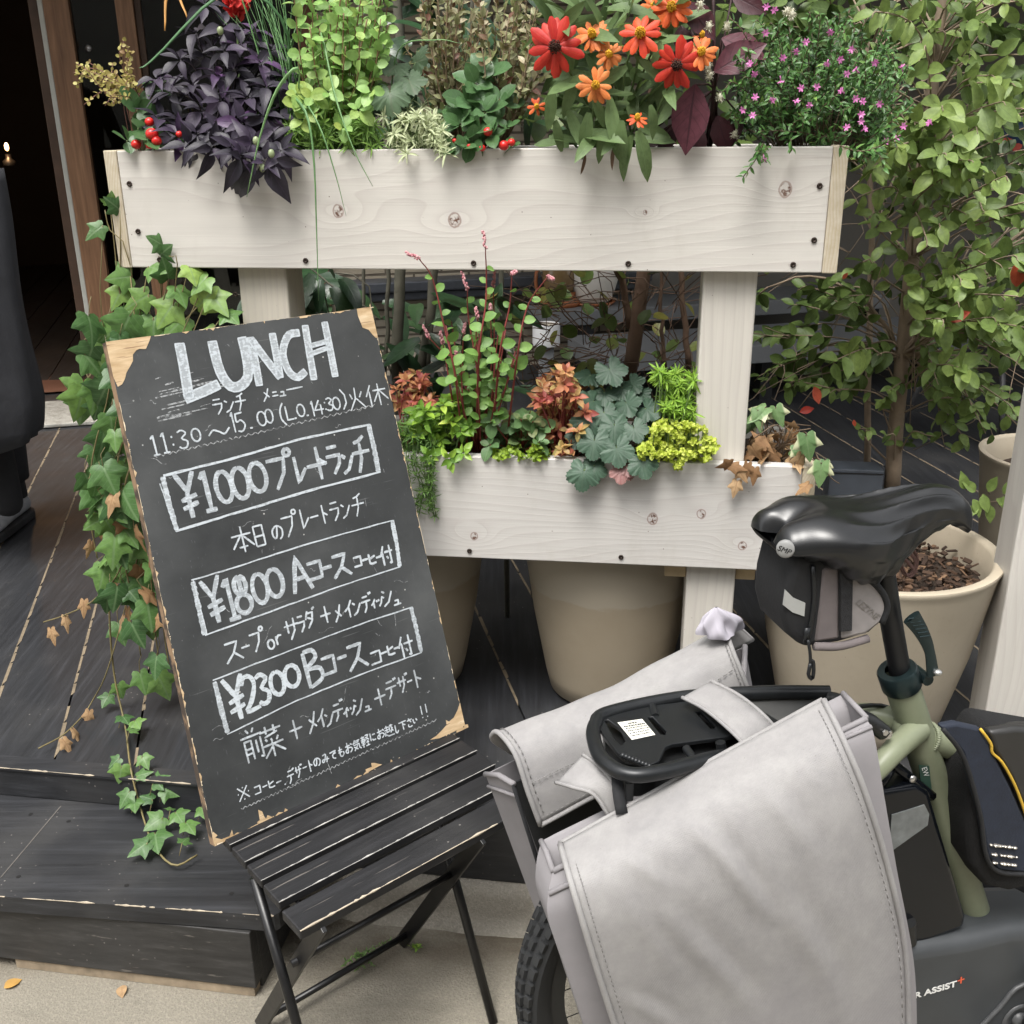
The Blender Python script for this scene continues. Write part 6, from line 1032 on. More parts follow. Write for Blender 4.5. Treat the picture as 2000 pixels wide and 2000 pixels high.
# saddle with stretched cover
def saddle():
    sx0, sx1 = -.114, .158; zt0 = 1.087; G = []; nt_, nf = 60, 81
    sm = lambda xs, ys: np.convolve(np.pad(np.interp(np.linspace(0, 1, nt_), xs, ys), 3, mode='edge'), [.08, .12, .18, .24, .18, .12, .08], 'valid')
    tx = [0, .06, .15, .28, .4, .52, .65, .78, .9, .97, 1]
    hw = sm(tx, [.058, .070, .080, .084, .076, .058, .042, .033, .029, .026, .018]); zc = sm(tx, [-.010, -.003, .0, -.006, -.009, -.005, .003, .010, .006, -.007, -.022])
    sk = sm(tx, [.012, .020, .032, .052, .064, .062, .044, .024, .014, .010, .006])
    for i in range(nt_):
        t_ = i / (nt_ - 1); s = sx0 + (sx1 - sx0) * t_; row = []
        for j in range(nf):
            f = -1 + 2 * j / (nf - 1); a = abs(f); sg = 1 if f > 0 else -1
            if a < .6: k = a / .6; x = hw[i] * math.sin(k * math.pi / 2) ** .92; z = -.034 * (1 - math.cos(k * math.pi / 2)) ** 1.1
            else:
                k = (a - .6) / .4; x = hw[i] * (1 + .04 * math.sin(k * 3.0) - .36 * k ** 1.8); z = -.034 - sk[i] * k
            rear = max(0, 1 - t_ / .22); cl = math.exp(-(f / .10) ** 2)
            z -= .016 * rear * cl; mid = math.exp(-((t_ - .56) / .17) ** 2)
            fan = max(0, 1 - abs(t_ - .56) / .33) ** .7; z += fan * .014 * ((1 - abs(math.sin(a * 15 - t_ * 6 + .4))) ** 1.3 - .3) * min(1, a * 4) * (1 if a < .7 else max(0, 1 - (a - .7) / .2)); x += fan * .011 * ((1 - abs(math.sin(a * 13 + t_ * 12))) ** 1.3) * max(0, a - .35)
            x += .0030 * math.sin(t_ * 52 + a * 5) * max(0, a - .68) / .32 * (1 if t_ < .8 else .3); z += .0035 * math.sin(t_ * 67) * max(0, a - .85) / .15
            row.append(BL(s + .012 * rear * cl, sg * x, zt0 + zc[i] + z))
        G.append(row)
    r0 = np.array(G[0]); cz = (r0[:, 2].min() + r0[nf // 2][2]) / 2 - .002; pre = []
    for q in (1.5, 1.15, .8, .45):
        row = []
        for j, p in enumerate(r0):
            f = -1 + 2 * j / (nf - 1); cen = np.array([p[0] * .55 + r0[nf // 2][0] * .45, p[1] * .55 + r0[nf // 2][1] * .45, cz]); cl = math.exp(-(f / .12) ** 2)
            row.append(cen + (p - cen) * max(math.cos(q), .02) - BD_ * .026 * math.sin(q) * (1 - .85 * cl))
        pre.append(row)
    rn = np.array(G[-1]); cn = rn.mean(axis=0); post = [[cn + (p - cn) * k + BD_ * d - UP * d for p in rn] for k, d in ((.75, .005), (.3, .009))]
    return pre + G + post
t = NT('black_leather_cover'); n = t.vor(t.obj(), 900); g = t.noise(t.obj(), 12, 3); t.bump(n, .10, .0006); mcov = t.out(t.ramp(g, [(.3, (.005, .0055, .006)), (.7, (.010, .0105, .0115))]), .31, 0, .6)
b = MB(); b.grid(saddle(), wrap=True); sd_ = b.build('saddle', mcov, bk, subd=1)
def text_mesh(txt, size, ext, name, mat, origin, ex, ey, parent, shear=0, bold=0, xs=1, align='LEFT'):
    c = bpy.data.curves.new(name, 'FONT'); c.body = txt; c.size = size; c.extrude = ext; c.shear = shear; c.offset = bold; c.align_x = align
    o = bpy.data.objects.new('tmp_text', c); COL.objects.link(o); dg = bpy.context.evaluated_depsgraph_get(); me = bpy.data.meshes.new_from_object(o.evaluated_get(dg)); bpy.data.objects.remove(o); bpy.data.curves.remove(c)
    ex, ey = unit(ex), unit(ey); ez = np.cross(ex, ey); org = np.array(root_org(parent))
    for v in me.vertices: q = np.asarray(origin) + ex * v.co.x * xs + ey * v.co.y + ez * v.co.z - org; v.co = Vector(q)
    me.materials.clear(); me.materials.append(mat); me.name = name; o = bpy.data.objects.new(name, me); COL.objects.link(o); o.parent = parent; return o
bc = BK(1534, 1072, -.050); bn_ = unit(tocam(bc) - UP * .25); b = MB(); b.lathe([(0, .004), (.0095, .004), (.0115, .002), (.0115, -.003)], bc, 24, 0, bn_); bd = b.build('badge', plain('grey_badge', (.22, .22, .215), .5), sd_, auto=50)
ex = unit(np.cross(UP, bn_)); ex = unit(ex - UP * .30); text_mesh('SMP', .0098, .0002, 'badge_letters', m_blk, bc + bn_ * .0044 - ex * .0098 - np.cross(bn_, ex) * .004, ex, np.cross(bn_, ex), bd, .2)
b = MB(); b.tube(crv([BK(1700, 1100, -.03), BK(1735, 1080, -.02), BK(1770, 1075, -.01)], 6), .006, 8); b.build('saddle_rail', m_alu, sd_)
lc = plain('brown_lace', (.13, .07, .06), .8, 0, .3, 200, .5); b = MB()
for pts in ([(1752, 1072), (1760, 1100), (1775, 1126), (1788, 1112), (1790, 1085), (1775, 1066)], [(1752, 1075), (1770, 1095), (1790, 1118)], [(1755, 1070), (1775, 1080), (1788, 1095), (1780, 1120), (1765, 1120), (1758, 1095)]): b.tube(crv([BK(x, y, .0) for x, y in pts], 18), .0028, 6, 0, .5, True, .35)
b.build('lace', lc, sd_)
# saddle bag (hangs under the saddle)
def prism(b, pts, off0, off1, f=BK, ref=None, mi=0):
    P = [f(x, y, off0 if ref is None else ref) for x, y in pts]; sz = [bs(p) for p in P]
    b.ngon([BL(s[0], off0, s[2]) for s in sz], off1 - off0, -BN, mi)
sb = thing('saddle_bag', BK(1640, 1265), 'small grey and black zipped bag hanging under the saddle', 'bag')
m_bgr = plain('grey_suede', (.27, .25, .245), .85, 0, .22, 40, .3); m_bgd = plain('warm_grey_cloth', (.145, .125, .125), .85, 0, .25, 40, .3); m_bbl = plain('black_cloth', (.009, .0095, .011), .8, 0, .3, 200, .5)
b = MB(); prism(b, [(1552, 1085), (1535, 1150), (1530, 1200), (1540, 1242), (1572, 1268), (1640, 1258), (1700, 1240), (1728, 1215), (1737, 1182), (1722, 1140), (1695, 1095)], -.046, .046); b.build('body', m_bbl, sb, smooth=True, bevel=.011, seg=4, auto=80)
b = MB(); prism(b, [(1606, 1110), (1600, 1180), (1590, 1255), (1640, 1248), (1640, 1105)], -.0475, -.03); b.build('side_panel', m_bgd, sb, smooth=True, bevel=.004, auto=80)
b = MB(); prism(b, [(1641, 1110), (1641, 1249), (1690, 1238), (1724, 1212), (1734, 1182), (1718, 1143), (1690, 1118)], -.0485, -.03, ref=-.046); b.build('side_panel', m_bgr, sb, smooth=True, bevel=.005, auto=80)
b = MB(); b.tube(crv([BK(1662, 1120, -.049), BK(1695, 1130, -.049), BK(1722, 1155, -.049), BK(1733, 1185, -.049), BK(1722, 1217, -.049)], 16), .0045, 8); b.build('piping', m_bbl, sb)
b = MB(); prism(b, [(1643, 1118), (1666, 1118), (1664, 1232), (1643, 1234)], -.0525, -.047); b.build('velcro_strap', plain('black_webbing', (.020, .020, .022), .9, 0, .6, 700, 1, None, .002), sb, smooth=False)
b = MB(); prism(b, [(1534, 1152), (1550, 1168), (1573, 1178), (1571, 1204), (1548, 1196), (1530, 1182)], -.0478, -.0455); b.build('reflective_strip', plain('silver_reflective', (.42, .43, .42), .4, .2, .1), sb, smooth=False)
b = MB(); b.tube(crv([BK(1588, 1105, -.0485), BK(1590, 1170, -.0485), BK(1582, 1225, -.0485), BK(1578, 1245, -.0485)], 10), .0034, 6); b.build('zip', m_alu, sb)
b = MB(); b.box(BK(1573, 1228, -.0535) - UP * .022, BD_ * .008, BN * .003, UP * .022); b.tube(crv([BK(1578, 1250, -.055), BK(1582, 1275, -.056), BK(1583, 1300, -.055)], 6), .0022, 6); b.tube(crv([BK(1583, 1295, -.055), BK(1579, 1318, -.055), BK(1586, 1326, -.055), BK(1589, 1312, -.055), BK(1588, 1292, -.055), BK(1583, 1290, -.055)], 12), .0026, 6); b.build('zip_pull', m_steel if False else m_alu, sb)
b = MB(); b.tube(crv([BK(1590, 1262, -.046), BK(1640, 1262, -.046), BK(1695, 1247, -.044)], 8), .006, 10); b.build('bottom_roll', m_bgd, sb)
ex = unit(BK(1718, 1205, -.05) - BK(1668, 1165, -.05)); text_mesh('LEZYNE', .0125, .0002, 'lettering', plain('tonal_lettering', (.20, .185, .17), .6), BK(1670, 1178, -.0495), ex, np.cross(-BN, ex) if np.cross(-BN, ex)[2] > 0 else -np.cross(-BN, ex), sb, .25)
# rear wheel
wh = lambda: None
b = MB(); Rw, rt = .335, .026
pr = [(Rw - .045, -.014), (Rw - .036, -.024), (Rw - .018, -.032), (Rw - .005, -.025), (Rw, 0), (Rw - .005, .025), (Rw - .018, .032), (Rw - .036, .024), (Rw - .045, .014)]
b.lathe(pr, AX, 96, 0, BN)
for i in range(84):
    a = i / 84 * 6.283; e = math.cos(a) * BD_ + math.sin(a) * UP; tg = -math.sin(a) * BD_ + math.cos(a) * UP
    for k, (o, rd, ww) in enumerate(((-.026, -.006, .010), (-.009, .0, .010), (.009, .0, .010), (.026, -.006, .010))):
        sh = .5 * (k % 2); a2 = (i + sh) / 84 * 6.283; e = math.cos(a2) * BD_ + math.sin(a2) * UP; tg = -math.sin(a2) * BD_ + math.cos(a2) * UP; up_ = unit(e + BN * (o / .05)); lat = unit(np.cross(tg, up_))
        p = AX + e * (Rw + rd - .002) + BN * o; b.box(p - tg * .0075 - lat * .0055, tg * .015, lat * .011, up_ * .0065)
tw = b.build('rear_wheel', m_tyre, bk, auto=35)
b = MB(); b.lathe([(Rw - .045, -.013), (Rw - .066, -.011), (Rw - .068, 0), (Rw - .066, .011), (Rw - .045, .013)], AX, 64, 0, BN); b.lathe([(.0, -.05), (.03, -.05), (.05, -.03), (.05, .03), (.03, .05), (0, .05)], AX, 32, 0, BN)
for i in range(32): a = i / 32 * 6.283; b.tube([AX + .045 * (math.cos(a + .5 * (1 if i % 2 else -1)) * BD_ + math.sin(a + .5 * (1 if i % 2 else -1)) * UP) + BN * .03 * (1 if i % 4 < 2 else -1), AX + (Rw - .06) * (math.cos(a) * BD_ + math.sin(a) * UP)], .001, 4)
b.build('rim', m_alu, tw, auto=40)
# front half (outside the photograph)
FX = BL(1.13, 0, .34); b = MB(); b.lathe(pr, FX, 64, 0, BN); fw = b.build('front_wheel', m_tyre, bk)
b = MB(); b.lathe([(Rw - .045, -.013), (Rw - .066, -.011), (Rw - .066, .011), (Rw - .045, .013)], FX, 64, 0, BN); b.lathe([(0, -.05), (.02, -.05), (.02, .05), (0, .05)], FX, 16, 0, BN); b.build('rim', m_alu, fw)
b = MB()
for sg in (-1, 1): b.tube(crv([hd[0] - UP * .0 + BN * sg * .02, hd[0] + BN * sg * .055 - UP * .05 + BD_ * .02, FX + BN * sg * .055], 8), .014, 12)
b.build('fork', m_blk, bk); b = MB(); b.tube([hd[1], hd[1] + UP * .12 - BD_ * .03], .014, 12); q = hd[1] + UP * .14 + BD_ * .03; b.tube([hd[1] + UP * .12 - BD_ * .03, q], .014, 10); b.tube(crv([q + BN * .33 - BD_ * .05, q + BN * .12, q, q - BN * .12, q - BN * .33 - BD_ * .05], 14), .012, 12); b.build('handlebar', m_blk, bk)
# rack
ZR = .772; RZ = lambda x, y, z=ZR: atz(x, y, z)
rail = [(1620, 1352), (1500, 1352), (1335, 1362), (1190, 1392), (1163, 1415), (1160, 1445), (1178, 1485), (1225, 1512), (1290, 1508), (1400, 1480, .764), (1480, 1475, .742), (1560, 1470, .72)]
b = MB(); b.tube(crv([RZ(*p) for p in rail], 60), .0102, 14)
for p, q in (((1272, 1372), (1280, 1400)), ((1340, 1462), (1360, 1490))): b.tube([RZ(*p), RZ(*q)], .006, 8)
for i in range(9): b.ball(RZ(1216 + i * 6.5, 1482 + i * 2.6) + UP * .005, .0042, 6)
for sg in (-1, 1): b.tube(crv([BL(-.20, sg * .045, ZR), BL(-.16, sg * .07, .55), AX + BN * sg * .08], 8), .007, 10)
rk = b.build('rear_rack', m_alu, bk, auto=50)
def plate(outer, holes, z, th, name, mat, parent, f=None):
    c = bpy.data.curves.new(name, 'CURVE'); c.dimensions = '2D'; c.fill_mode = 'BOTH'; c.extrude = th / 2; c.bevel_depth = .0012
    for L in [outer] + holes:
        s = c.splines.new('POLY'); s.points.add(len(L) - 1); s.use_cyclic_u = True
        for i, p in enumerate(L): q = RZ(*p, z); s.points[i].co = (q[0], q[1], 0, 1)
    o = bpy.data.objects.new('tmp', c); COL.objects.link(o); me = bpy.data.meshes.new_from_object(o.evaluated_get(bpy.context.evaluated_depsgraph_get())); bpy.data.objects.remove(o); bpy.data.curves.remove(c)
    org = np.array(root_org(parent))
    for v in me.vertices: v.co = Vector((v.co.x - org[0], v.co.y - org[1], v.co.z + z - org[2]))
    me.materials.clear(); me.materials.append(mat); me.name = name; o = bpy.data.objects.new(name, me); COL.objects.link(o); o.parent = parent; return o
plate([(1168, 1398), (1190, 1384), (1235, 1386), (1270, 1383), (1400, 1366), (1445, 1366), (1520, 1412), (1430, 1440), (1312, 1456), (1298, 1462), (1285, 1490), (1270, 1496), (1225, 1488), (1208, 1474), (1180, 1440), (1166, 1412)],
      [[(1178, 1410), (1188, 1408), (1215, 1428), (1224, 1450), (1214, 1462), (1200, 1450)], [(1262, 1404), (1275, 1402), (1303, 1432), (1300, 1440), (1288, 1438)], [(1356, 1394), (1370, 1392), (1398, 1420), (1398, 1427), (1386, 1428)]], ZR - .002, .004, 'rack_plate', m_alu, rk)
b = MB(); b.ngon([RZ(*p, ZR - .022) for p in ((1178, 1408), (1330, 1372), (1450, 1375), (1540, 1420), (1420, 1462), (1280, 1500), (1225, 1500), (1180, 1470))], .05, UP); b.build('rack_block', m_blk, rk, smooth=False, bevel=.006)
zt = ZR + .0022; stq = [RZ(1206, 1411, zt), RZ(1254, 1404, zt), RZ(1280, 1435, zt), RZ(1234, 1445, zt)]
b = MB(); b.add(stq, [(0, 1, 2, 3)]); stk = b.build('sticker', plain('paper_sticker', (.66, .65, .58), .6, 0, .12, 60), rk, smooth=False)
b = MB(); r = random.Random(4)
for i in range(6):
    v0 = .12 + i * .135; u_ = .1 + (.25 if i == 0 else 0)
    while u_ < (.7 if i == 0 else .92):
        ln = r.uniform(.02, .08); hgt = .075 if i < 2 else .05
        b.add([(stq[0] * (1 - a) + stq[1] * a) * (1 - c) + (stq[3] * (1 - a) + stq[2] * a) * c + UP * .0006 for a, c in ((u_, v0), (u_ + ln, v0), (u_ + ln, v0 + hgt), (u_, v0 + hgt))], [(0, 1, 2, 3)]); u_ += ln + r.uniform(.015, .04)
b.build('sticker_print', m_blk, stk, smooth=False)
b = MB(); mg = plain('mudguard_plastic', (.04, .04, .04), .6, 0, .15)
prof = []
for i in range(30):
    a = R(25 + i * 5); row = []
    for j in range(9): x = -.036 + .009 * j; rr_ = Rw + .028 + .008 * (1 - (x / .036) ** 2); row.append(AX + rr_ * (math.cos(a) * BD_ + math.sin(a) * UP) + BN * x)
    prof.append(row)
del prof
b = MB(); prism(b, [(1440, 1350), (1600, 1350), (1615, 1400), (1500, 1420)], 0, .004); 
b = MB(); q = [RZ(1400, 1352, ZR - .012), RZ(1590, 1348, ZR - .012), RZ(1640, 1380, ZR - .012), RZ(1600, 1440, ZR - .012), RZ(1450, 1430, ZR - .012)]; b.ngon(q, .02, UP); b.build('rack_bag_base', plain('dusty_black_cover', (.055, .055, .053), .7, 0, .25), bk, smooth=False, bevel=.006)
b = MB(); b.tube(crv([BK(1612, 1362, .03), BK(1640, 1368, .03), BK(1655, 1375, .03)], 5), .010, 10); rl = b.build('rear_light', m_blk, bk); b = MB(); b.ball(BK(1648, 1368, .022), .006, 8); b.build('lens', plain('red_lens', (.35, .04, .02), .2), rl)
# battery and motor cover
m_gl = plain('glossy_black_plastic', (.004, .005, .007), .16, 0, .2, 20, .02, .35)
b = MB(); prism(b, [(1650, 1560), (1790, 1535), (1816, 1548), (1888, 1790), (1884, 1812), (1785, 1850), (1770, 1848), (1690, 1840)], -.047, .043); bat = b.build('battery', m_gl, bk, bevel=.008, seg=4, auto=60)
b = MB(); prism(b, [(1742, 1592), (1806, 1572), (1815, 1590), (1812, 1612), (1745, 1660), (1738, 1640)], -.0485, -.046); b.build('battery_label', plain('smoked_label', (.13, .14, .14), .3, 0, .5, 60), bat, smooth=False)
b = MB(); b.tube(crv([BK(1730, 1482, -.02), BK(1760, 1505, -.03), BK(1790, 1530, -.03), BK(1820, 1555, -.03)], 8), .008, 8); b.tube([BK(1740, 1500, -.03), BK(1700, 1560, -.03)], .008, 8); b.build('battery_handle', m_gl, bat)
b = MB(); b.lathe([(0, .002), (.005, .002), (.006, 0)], BK(1783, 1522, -.042), 12, 0, -BN); b.build('screw_head', m_steel, bat)
b = MB(); prism(b, [(1795, 1495), (1815, 1497), (1820, 1545), (1800, 1540)], -.026, -.0245); b.build('frame_sticker', plain('dark_green_sticker', (.015, .05, .035), .5), bk, smooth=False)
text_mesh('EW', .012, .0001, 'sticker_letters', plain('sticker_white', (.6, .62, .6), .5), BK(1800, 1500, -.0268), BK(1812, 1540, -.0268) - BK(1800, 1500, -.0268), UP * .2 + BD_, bk)
b = MB(); b.tube([BK(1772, 1800, -.05), BK(1776, 1840, -.05)], [.013, .011], 14); b.build('rubber_plug', m_blk, bk, auto=40)
# cover over the motor
out_ = [(1700, 1870), (1800, 1850), (1900, 1835), (1980, 1815), (2060, 1812), (2160, 1860), (2230, 1960), (2200, 2120), (1900, 2180), (1700, 2120)]
mc_m = plain('grey_black_plastic', (.045, .049, .053), .48, 0, .2, 20, .08); b = MB(); prism(b, out_, -.062, .05); mc = b.build('motor_cover', mc_m, bk, bevel=.024, seg=5, auto=80)
tp = BK(1745, 1955, -.0632); ex = BK(1880, 1915, -.0632) - tp; ex = unit(ex); ey = np.cross(-BN, ex); ey = ey if ey[2] > 0 else -ey
m_wl = plain('white_lettering', (.72, .72, .70), .5, 0, .05)
def tl(txt, org_, ex_, ey_, size, nm, m_, par, **k):
    return text_mesh(txt, size, .0002, nm, m_, org_, ex_, ey_, par, **k)
px_m = lambda a, c: np.linalg.norm(BK(*a, -.0632) - BK(*c, -.0632))
tl('MOTOR ASSIST', BK(1868, 1926, -.0635), ex, ey, .0165, 'cover_lettering', m_wl, mc, bold=.0005, xs=1.2, align='RIGHT')
b = MB(); c = BK(1877, 1914, -.0634); b.add([c + ex * x + ey * y for x, y in ((-.006, -.0013), (.006, -.0013), (.006, .0013), (-.006, .0013))], [(0, 1, 2, 3)]); b.add([c + ex * x + ey * y - BN * .0003 for x, y in ((-.0013, -.007), (.0013, -.007), (.0013, .007), (-.0013, .007))], [(0, 1, 2, 3)]); b.build('plus_sign', plain('orange_red', (.75, .12, .05), .5), mc, smooth=False)
b = MB(); b.tube(crv([BK(1870, 2050, -.064), BK(1950, 1970, -.064), BK(1985, 1930, -.064), BK(2040, 1910, -.064)], 10), .004, 6); b.lathe([(.02, 0), (.03, .004), (.032, .0)], BK(1990, 1990, -.063), 24, 0, -BN); b.lathe([(0, .008), (.012, .008), (.014, 0)], BK(1990, 1990, -.063), 20, 0, -BN); b.build('cover_ridge', plain('cover_ridge_grey', (.07, .072, .075), .45), mc)
b = MB(); b.lathe([(0, .003), (.009, .003), (.011, 0)], BK(1888, 1838, -.045) + UP * .004, 14, 0, UP - BN * .6); b.build('cover_screw', m_steel, mc)
b = MB(); q = BL(.37, -.075, .27); b.tube([BL(.37, -.05, .27), BL(.37, -.10, .27)], .012, 12); b.box(q - UP * .17 - BD_ * .01, BD_ * .02, -BN * .014, UP * .18); b.box(q - UP * .175 - BD_ * .045 - BN * .02, BD_ * .09, -BN * .09, UP * .02); b.build('crank', m_alu, bk, smooth=False, bevel=.003)
# frame bag
fb = thing('frame_bag', BL(.42, -.02, .45), 'navy and black frame bag with yellow piping strapped to the bicycle', 'bag')
m_nv = plain('navy_cloth', (.013, .018, .032), .8, 0, .3, 300, .4); m_yl = plain('yellow_piping', (.60, .38, .04), .6, 0, .15); m_lb = plain('dull_black_leather', (.022, .0215, .021), .45, 0, .3)
b = MB(); prism(b, [(1905, 1520), (1893, 1600), (1900, 1690), (1928, 1735), (1975, 1745), (2180, 1700), (2260, 1560), (2200, 1480), (1960, 1440)], -.075, .02); b.build('body', plain('black_mesh_cloth', (.005, .005, .0055), .9, 0, .6, 500, .8, None, .002), fb, bevel=.014, seg=3, auto=80)
fo = -.086
b = MB(); prism(b, [(1838, 1420), (1870, 1414), (1915, 1424), (1940, 1470), (1975, 1540), (2010, 1620), (2010, 1706), (1950, 1700), (1928, 1670), (1915, 1590), (1880, 1470)], fo, fo + .014, ref=fo); fl_ = b.build('flap', m_nv, fb, bevel=.004, auto=80)
b = MB(); b.tube(crv([BK(1915, 1424, fo - .001), BK(1935, 1452, fo - .001), BK(1938, 1470, fo - .001), BK(1958, 1490, fo - .001), BK(1985, 1540, fo - .001), BK(2010, 1610, fo - .001)], 18), .0022, 6); b.build('piping', m_yl, fl_)
b = MB(); b.tube(crv([BK(1842, 1424, fo), BK(1882, 1480, fo), BK(1914, 1590, fo), BK(1925, 1668, fo), BK(1950, 1702, fo), BK(2010, 1708, fo)], 20), .0036, 6); b.build('binding', m_bbl, fl_)
b = MB(); prism(b, [(1935, 1432), (1985, 1424), (2100, 1430), (2150, 1560), (2010, 1600), (1975, 1520), (1945, 1470)], fo + .001, fo + .02, ref=fo); b.build('leather_panel', m_lb, fb, bevel=.006, auto=80)
b = MB(); b.tube(crv([BK(1930, 1440, -.03), BK(2000, 1434, -.03), BK(2100, 1440, -.03)], 8), .019, 14); b.build('strap_pad', m_lb, fb)
mch = plain('worn_chrome_letters', (.62, .58, .52), .25, .8, .4, 150); r = random.Random(9); b = MB()
for row, (y0, x1) in enumerate(((1650, 1985), (1668, 1992), (1684, 1990))):
    x = 1936 + row * 3
    while x < x1:
        if r.random() < .75: b.ball(BK(x, y0 + (x - 1936) * .12, fo - .002), r.uniform(.002, .0042), 6, .6)
        x += r.uniform(4, 8)
b.build('worn_badge', mch, fl_)
# ------------------------------------------------------------------ panniers
pn_ = thing('panniers', BL(-.2, 0, .3), 'pair of pale grey canvas pannier bags slung over the rear rack', 'bag')
t = NT('pale_grey_canvas'); o = t.obj(); n = t.noise(o, 9, 6, .62); n2 = t.noise(o, 48, 5, .7); n3 = t.noise(o, 500, 2)
k = t.ma('ADD', t.ma('MULTIPLY', n, .55), t.ma('MULTIPLY', n2, .45)); c = t.ramp(k, [(.33, (.235, .228, .229)), (.5, (.275, .267, .264)), (.68, (.32, .312, .305))])
c = t.mix(t.ma('MULTIPLY', t.step(t.noise(o, 3.0, 3), .45, .7), .3), c, (.27, .257, .275)); sp = t.vor(o, 46); c = t.mix(t.ma('MULTIPLY', t.step(sp, .05, .025), .5), c, (.16, .145, .13)); x_, y_, z_ = t.sep(o); wv = t.ma('ADD', t.ma('SINE', t.ma('MULTIPLY', t.ma('ADD', x_, t.ma('MULTIPLY', z_, .4)), 3000)), t.ma('SINE', t.ma('MULTIPLY', t.ma('SUBTRACT', z_, t.ma('MULTIPLY', x_, .4)), 3000))); t.bump(t.ma('ADD', t.ma('ADD', t.ma('MULTIPLY', n, .8), t.ma('MULTIPLY', n3, .3)), t.ma('MULTIPLY', wv, .05)), .35, .003); m_cv = t.out(c, .82, 0, .25)
m_cvd = plain('grey_canvas_side', (.235, .224, .232), .85, 0, .18, 14, .3, None, .003); m_st = plain('stitch_thread', (.17, .165, .16), .9); m_in = plain('black_liner', (.009, .010, .011), .6, 0, .3)
CREASE = [(.10, .55, .06, .42, .022, .55), (.36, .42, .08, .62, .026, .75), (.47, .30, .22, .50, .016, .5), (.66, .35, .16, .50, .030, .5), (.26, .40, .45, .85, .034, .45), (.62, .25, .50, .92, .040, .45), (.03, .9, .70, .86, .03, .5), (.80, .30, .10, .34, .02, .35), (.14, .25, .30, .75, .02, .3)]
def quadpatch(Lp, Rp, offs, nu, nv, wr, seed):
    """surface between a left and a right picture edge, each row standing at its own distance from the bike's middle plane"""
    nL = len(Lp); tL = np.linspace(0, 1, nL); tv = np.linspace(0, 1, nv); G = []; r = random.Random(seed); ph = [r.uniform(0, 6) for _ in range(6)]
    LX, RX = crv(np.array([(a, b_, o) for (a, b_), o in zip(Lp, offs)]), nv), crv(np.array([(a, b_, o) for (a, b_), o in zip(Rp, offs)]), nv)
    for i in range(nv):
        a, c = BK(LX[i][0], LX[i][1], LX[i][2]), BK(RX[i][0], RX[i][1], RX[i][2]); row = []
        for j in range(nu):
            u_ = j / (nu - 1); v = i / (nv - 1); w_ = wr * math.sin(math.pi * u_) ** .5 * min(1, v * 4)
            # soft creases running down and to the right
            d = 0
            for q, (m_, fr_, sl_) in enumerate(((.9, 3.0, 1.1), (.6, 5.3, 2.2), (.35, 9.0, 3.0))): s_ = math.sin(6.283 * fr_ * (u_ - sl_ * .12 * v) + ph[q] + 1.2 * math.sin(3 * v + ph[q + 3])); d += 0 * s_
            for (u0, k1, v0, v1, wd_, am) in CREASE:
                if v0 < v < v1: tt_ = (v - v0) / (v1 - v0); e_ = (u_ - u0 - k1 * (v - v0) - .012 * math.sin(9 * v)) / wd_; d += am * math.sin(math.pi * tt_) ** .8 * (math.exp(-e_ * e_) - .55 * math.exp(-((e_ - 1.7) ** 2)))
            d += .25 * math.sin(5 * u_ + 3 * v + ph[0]) + .2 * math.sin(3 * u_ - 6 * v + ph[1])
            row.append(a * (1 - u_) + c * u_ - BN * (w_ * d + .012 * math.sin(math.pi * u_) * min(1, v * 2)))
        G.append(row)
    return G
Lp = [(1094, 1648), (1112, 1712), (1135, 1790), (1165, 1890), (1199, 1996), (1245, 2130)]; Rp = [(1608, 1366), (1650, 1452), (1692, 1556), (1735, 1700), (1768, 1860), (1775, 2060)]
offs = [-.085, -.150, -.178, -.188, -.190, -.188]
G = quadpatch(Lp, Rp, offs, 44, 54, .013, 3); 
# round off the lower right corner
b = MB(); b.grid(G); f1 = b.build('flap', m_cv, pn_, solid=.004)
Ga = np.array(G)
for col_, nm in ((Ga[:, 0], 'edge_binding'), (Ga[:, -1], 'edge_binding')):
    b = MB(); b.tube(col_[::2] - BN * .001, .0042, 8); b.build(nm, m_cv, f1)
b = MB()
for j in (1.35, 41.6):
    for i in range(1, 53):
        j0 = int(j); f = j - j0; p = Ga[i, j0] * (1 - f) + Ga[i, j0 + 1] * f; q = Ga[i + 1, j0] * (1 - f) + Ga[i + 1, j0 + 1] * f; b.tube([p - BN * .0052, p * .35 + q * .65 - BN * .0052], .0006, 4)
b.build('stitching', m_st, f1)
# flap's top folds back to the rack
b = MB(); top = Ga[0]; back_ = [p + BN * .010 - UP * .004 for p in top]; b.grid([top, [p + BN * .005 + UP * .0005 for p in top], back_]); b.build('flap_top', m_cv, pn_, solid=.003)
# near body
Lb = [(1080, 1700), (1070, 1750), (1072, 1800), (1100, 1880), (1135, 1985), (1180, 2120)]; Rb = [(1692, 1402), (1708, 1440), (1728, 1560), (1752, 1700), (1785, 1880), (1792, 2040)]; ofb = [-.100, -.118, -.132, -.142, -.148, -.148]
Gb = quadpatch(Lb, Rb, ofb, 24, 30, .0, 5); Gb = np.array(Gb); inner = Gb + BN * .06
ring = [list(inner[i]) + list(Gb[i][::-1]) for i in range(30)]
b = MB(); b.grid(ring, wrap=True); bd_ = b.build('bag', m_cvd, pn_, smooth=True, auto=40, solid=.003)
b = MB(); b.tube([Gb[0][0] - BN * .002, Gb[0][0] * .5 + inner[0][0] * .5 + UP * .004, inner[0][0]], .004, 8); b.tube(np.vstack([Gb[0] - BN * .001]), .004, 8); b.tube([Gb[0][-1], inner[0][-1] + UP * .003], .004, 8)
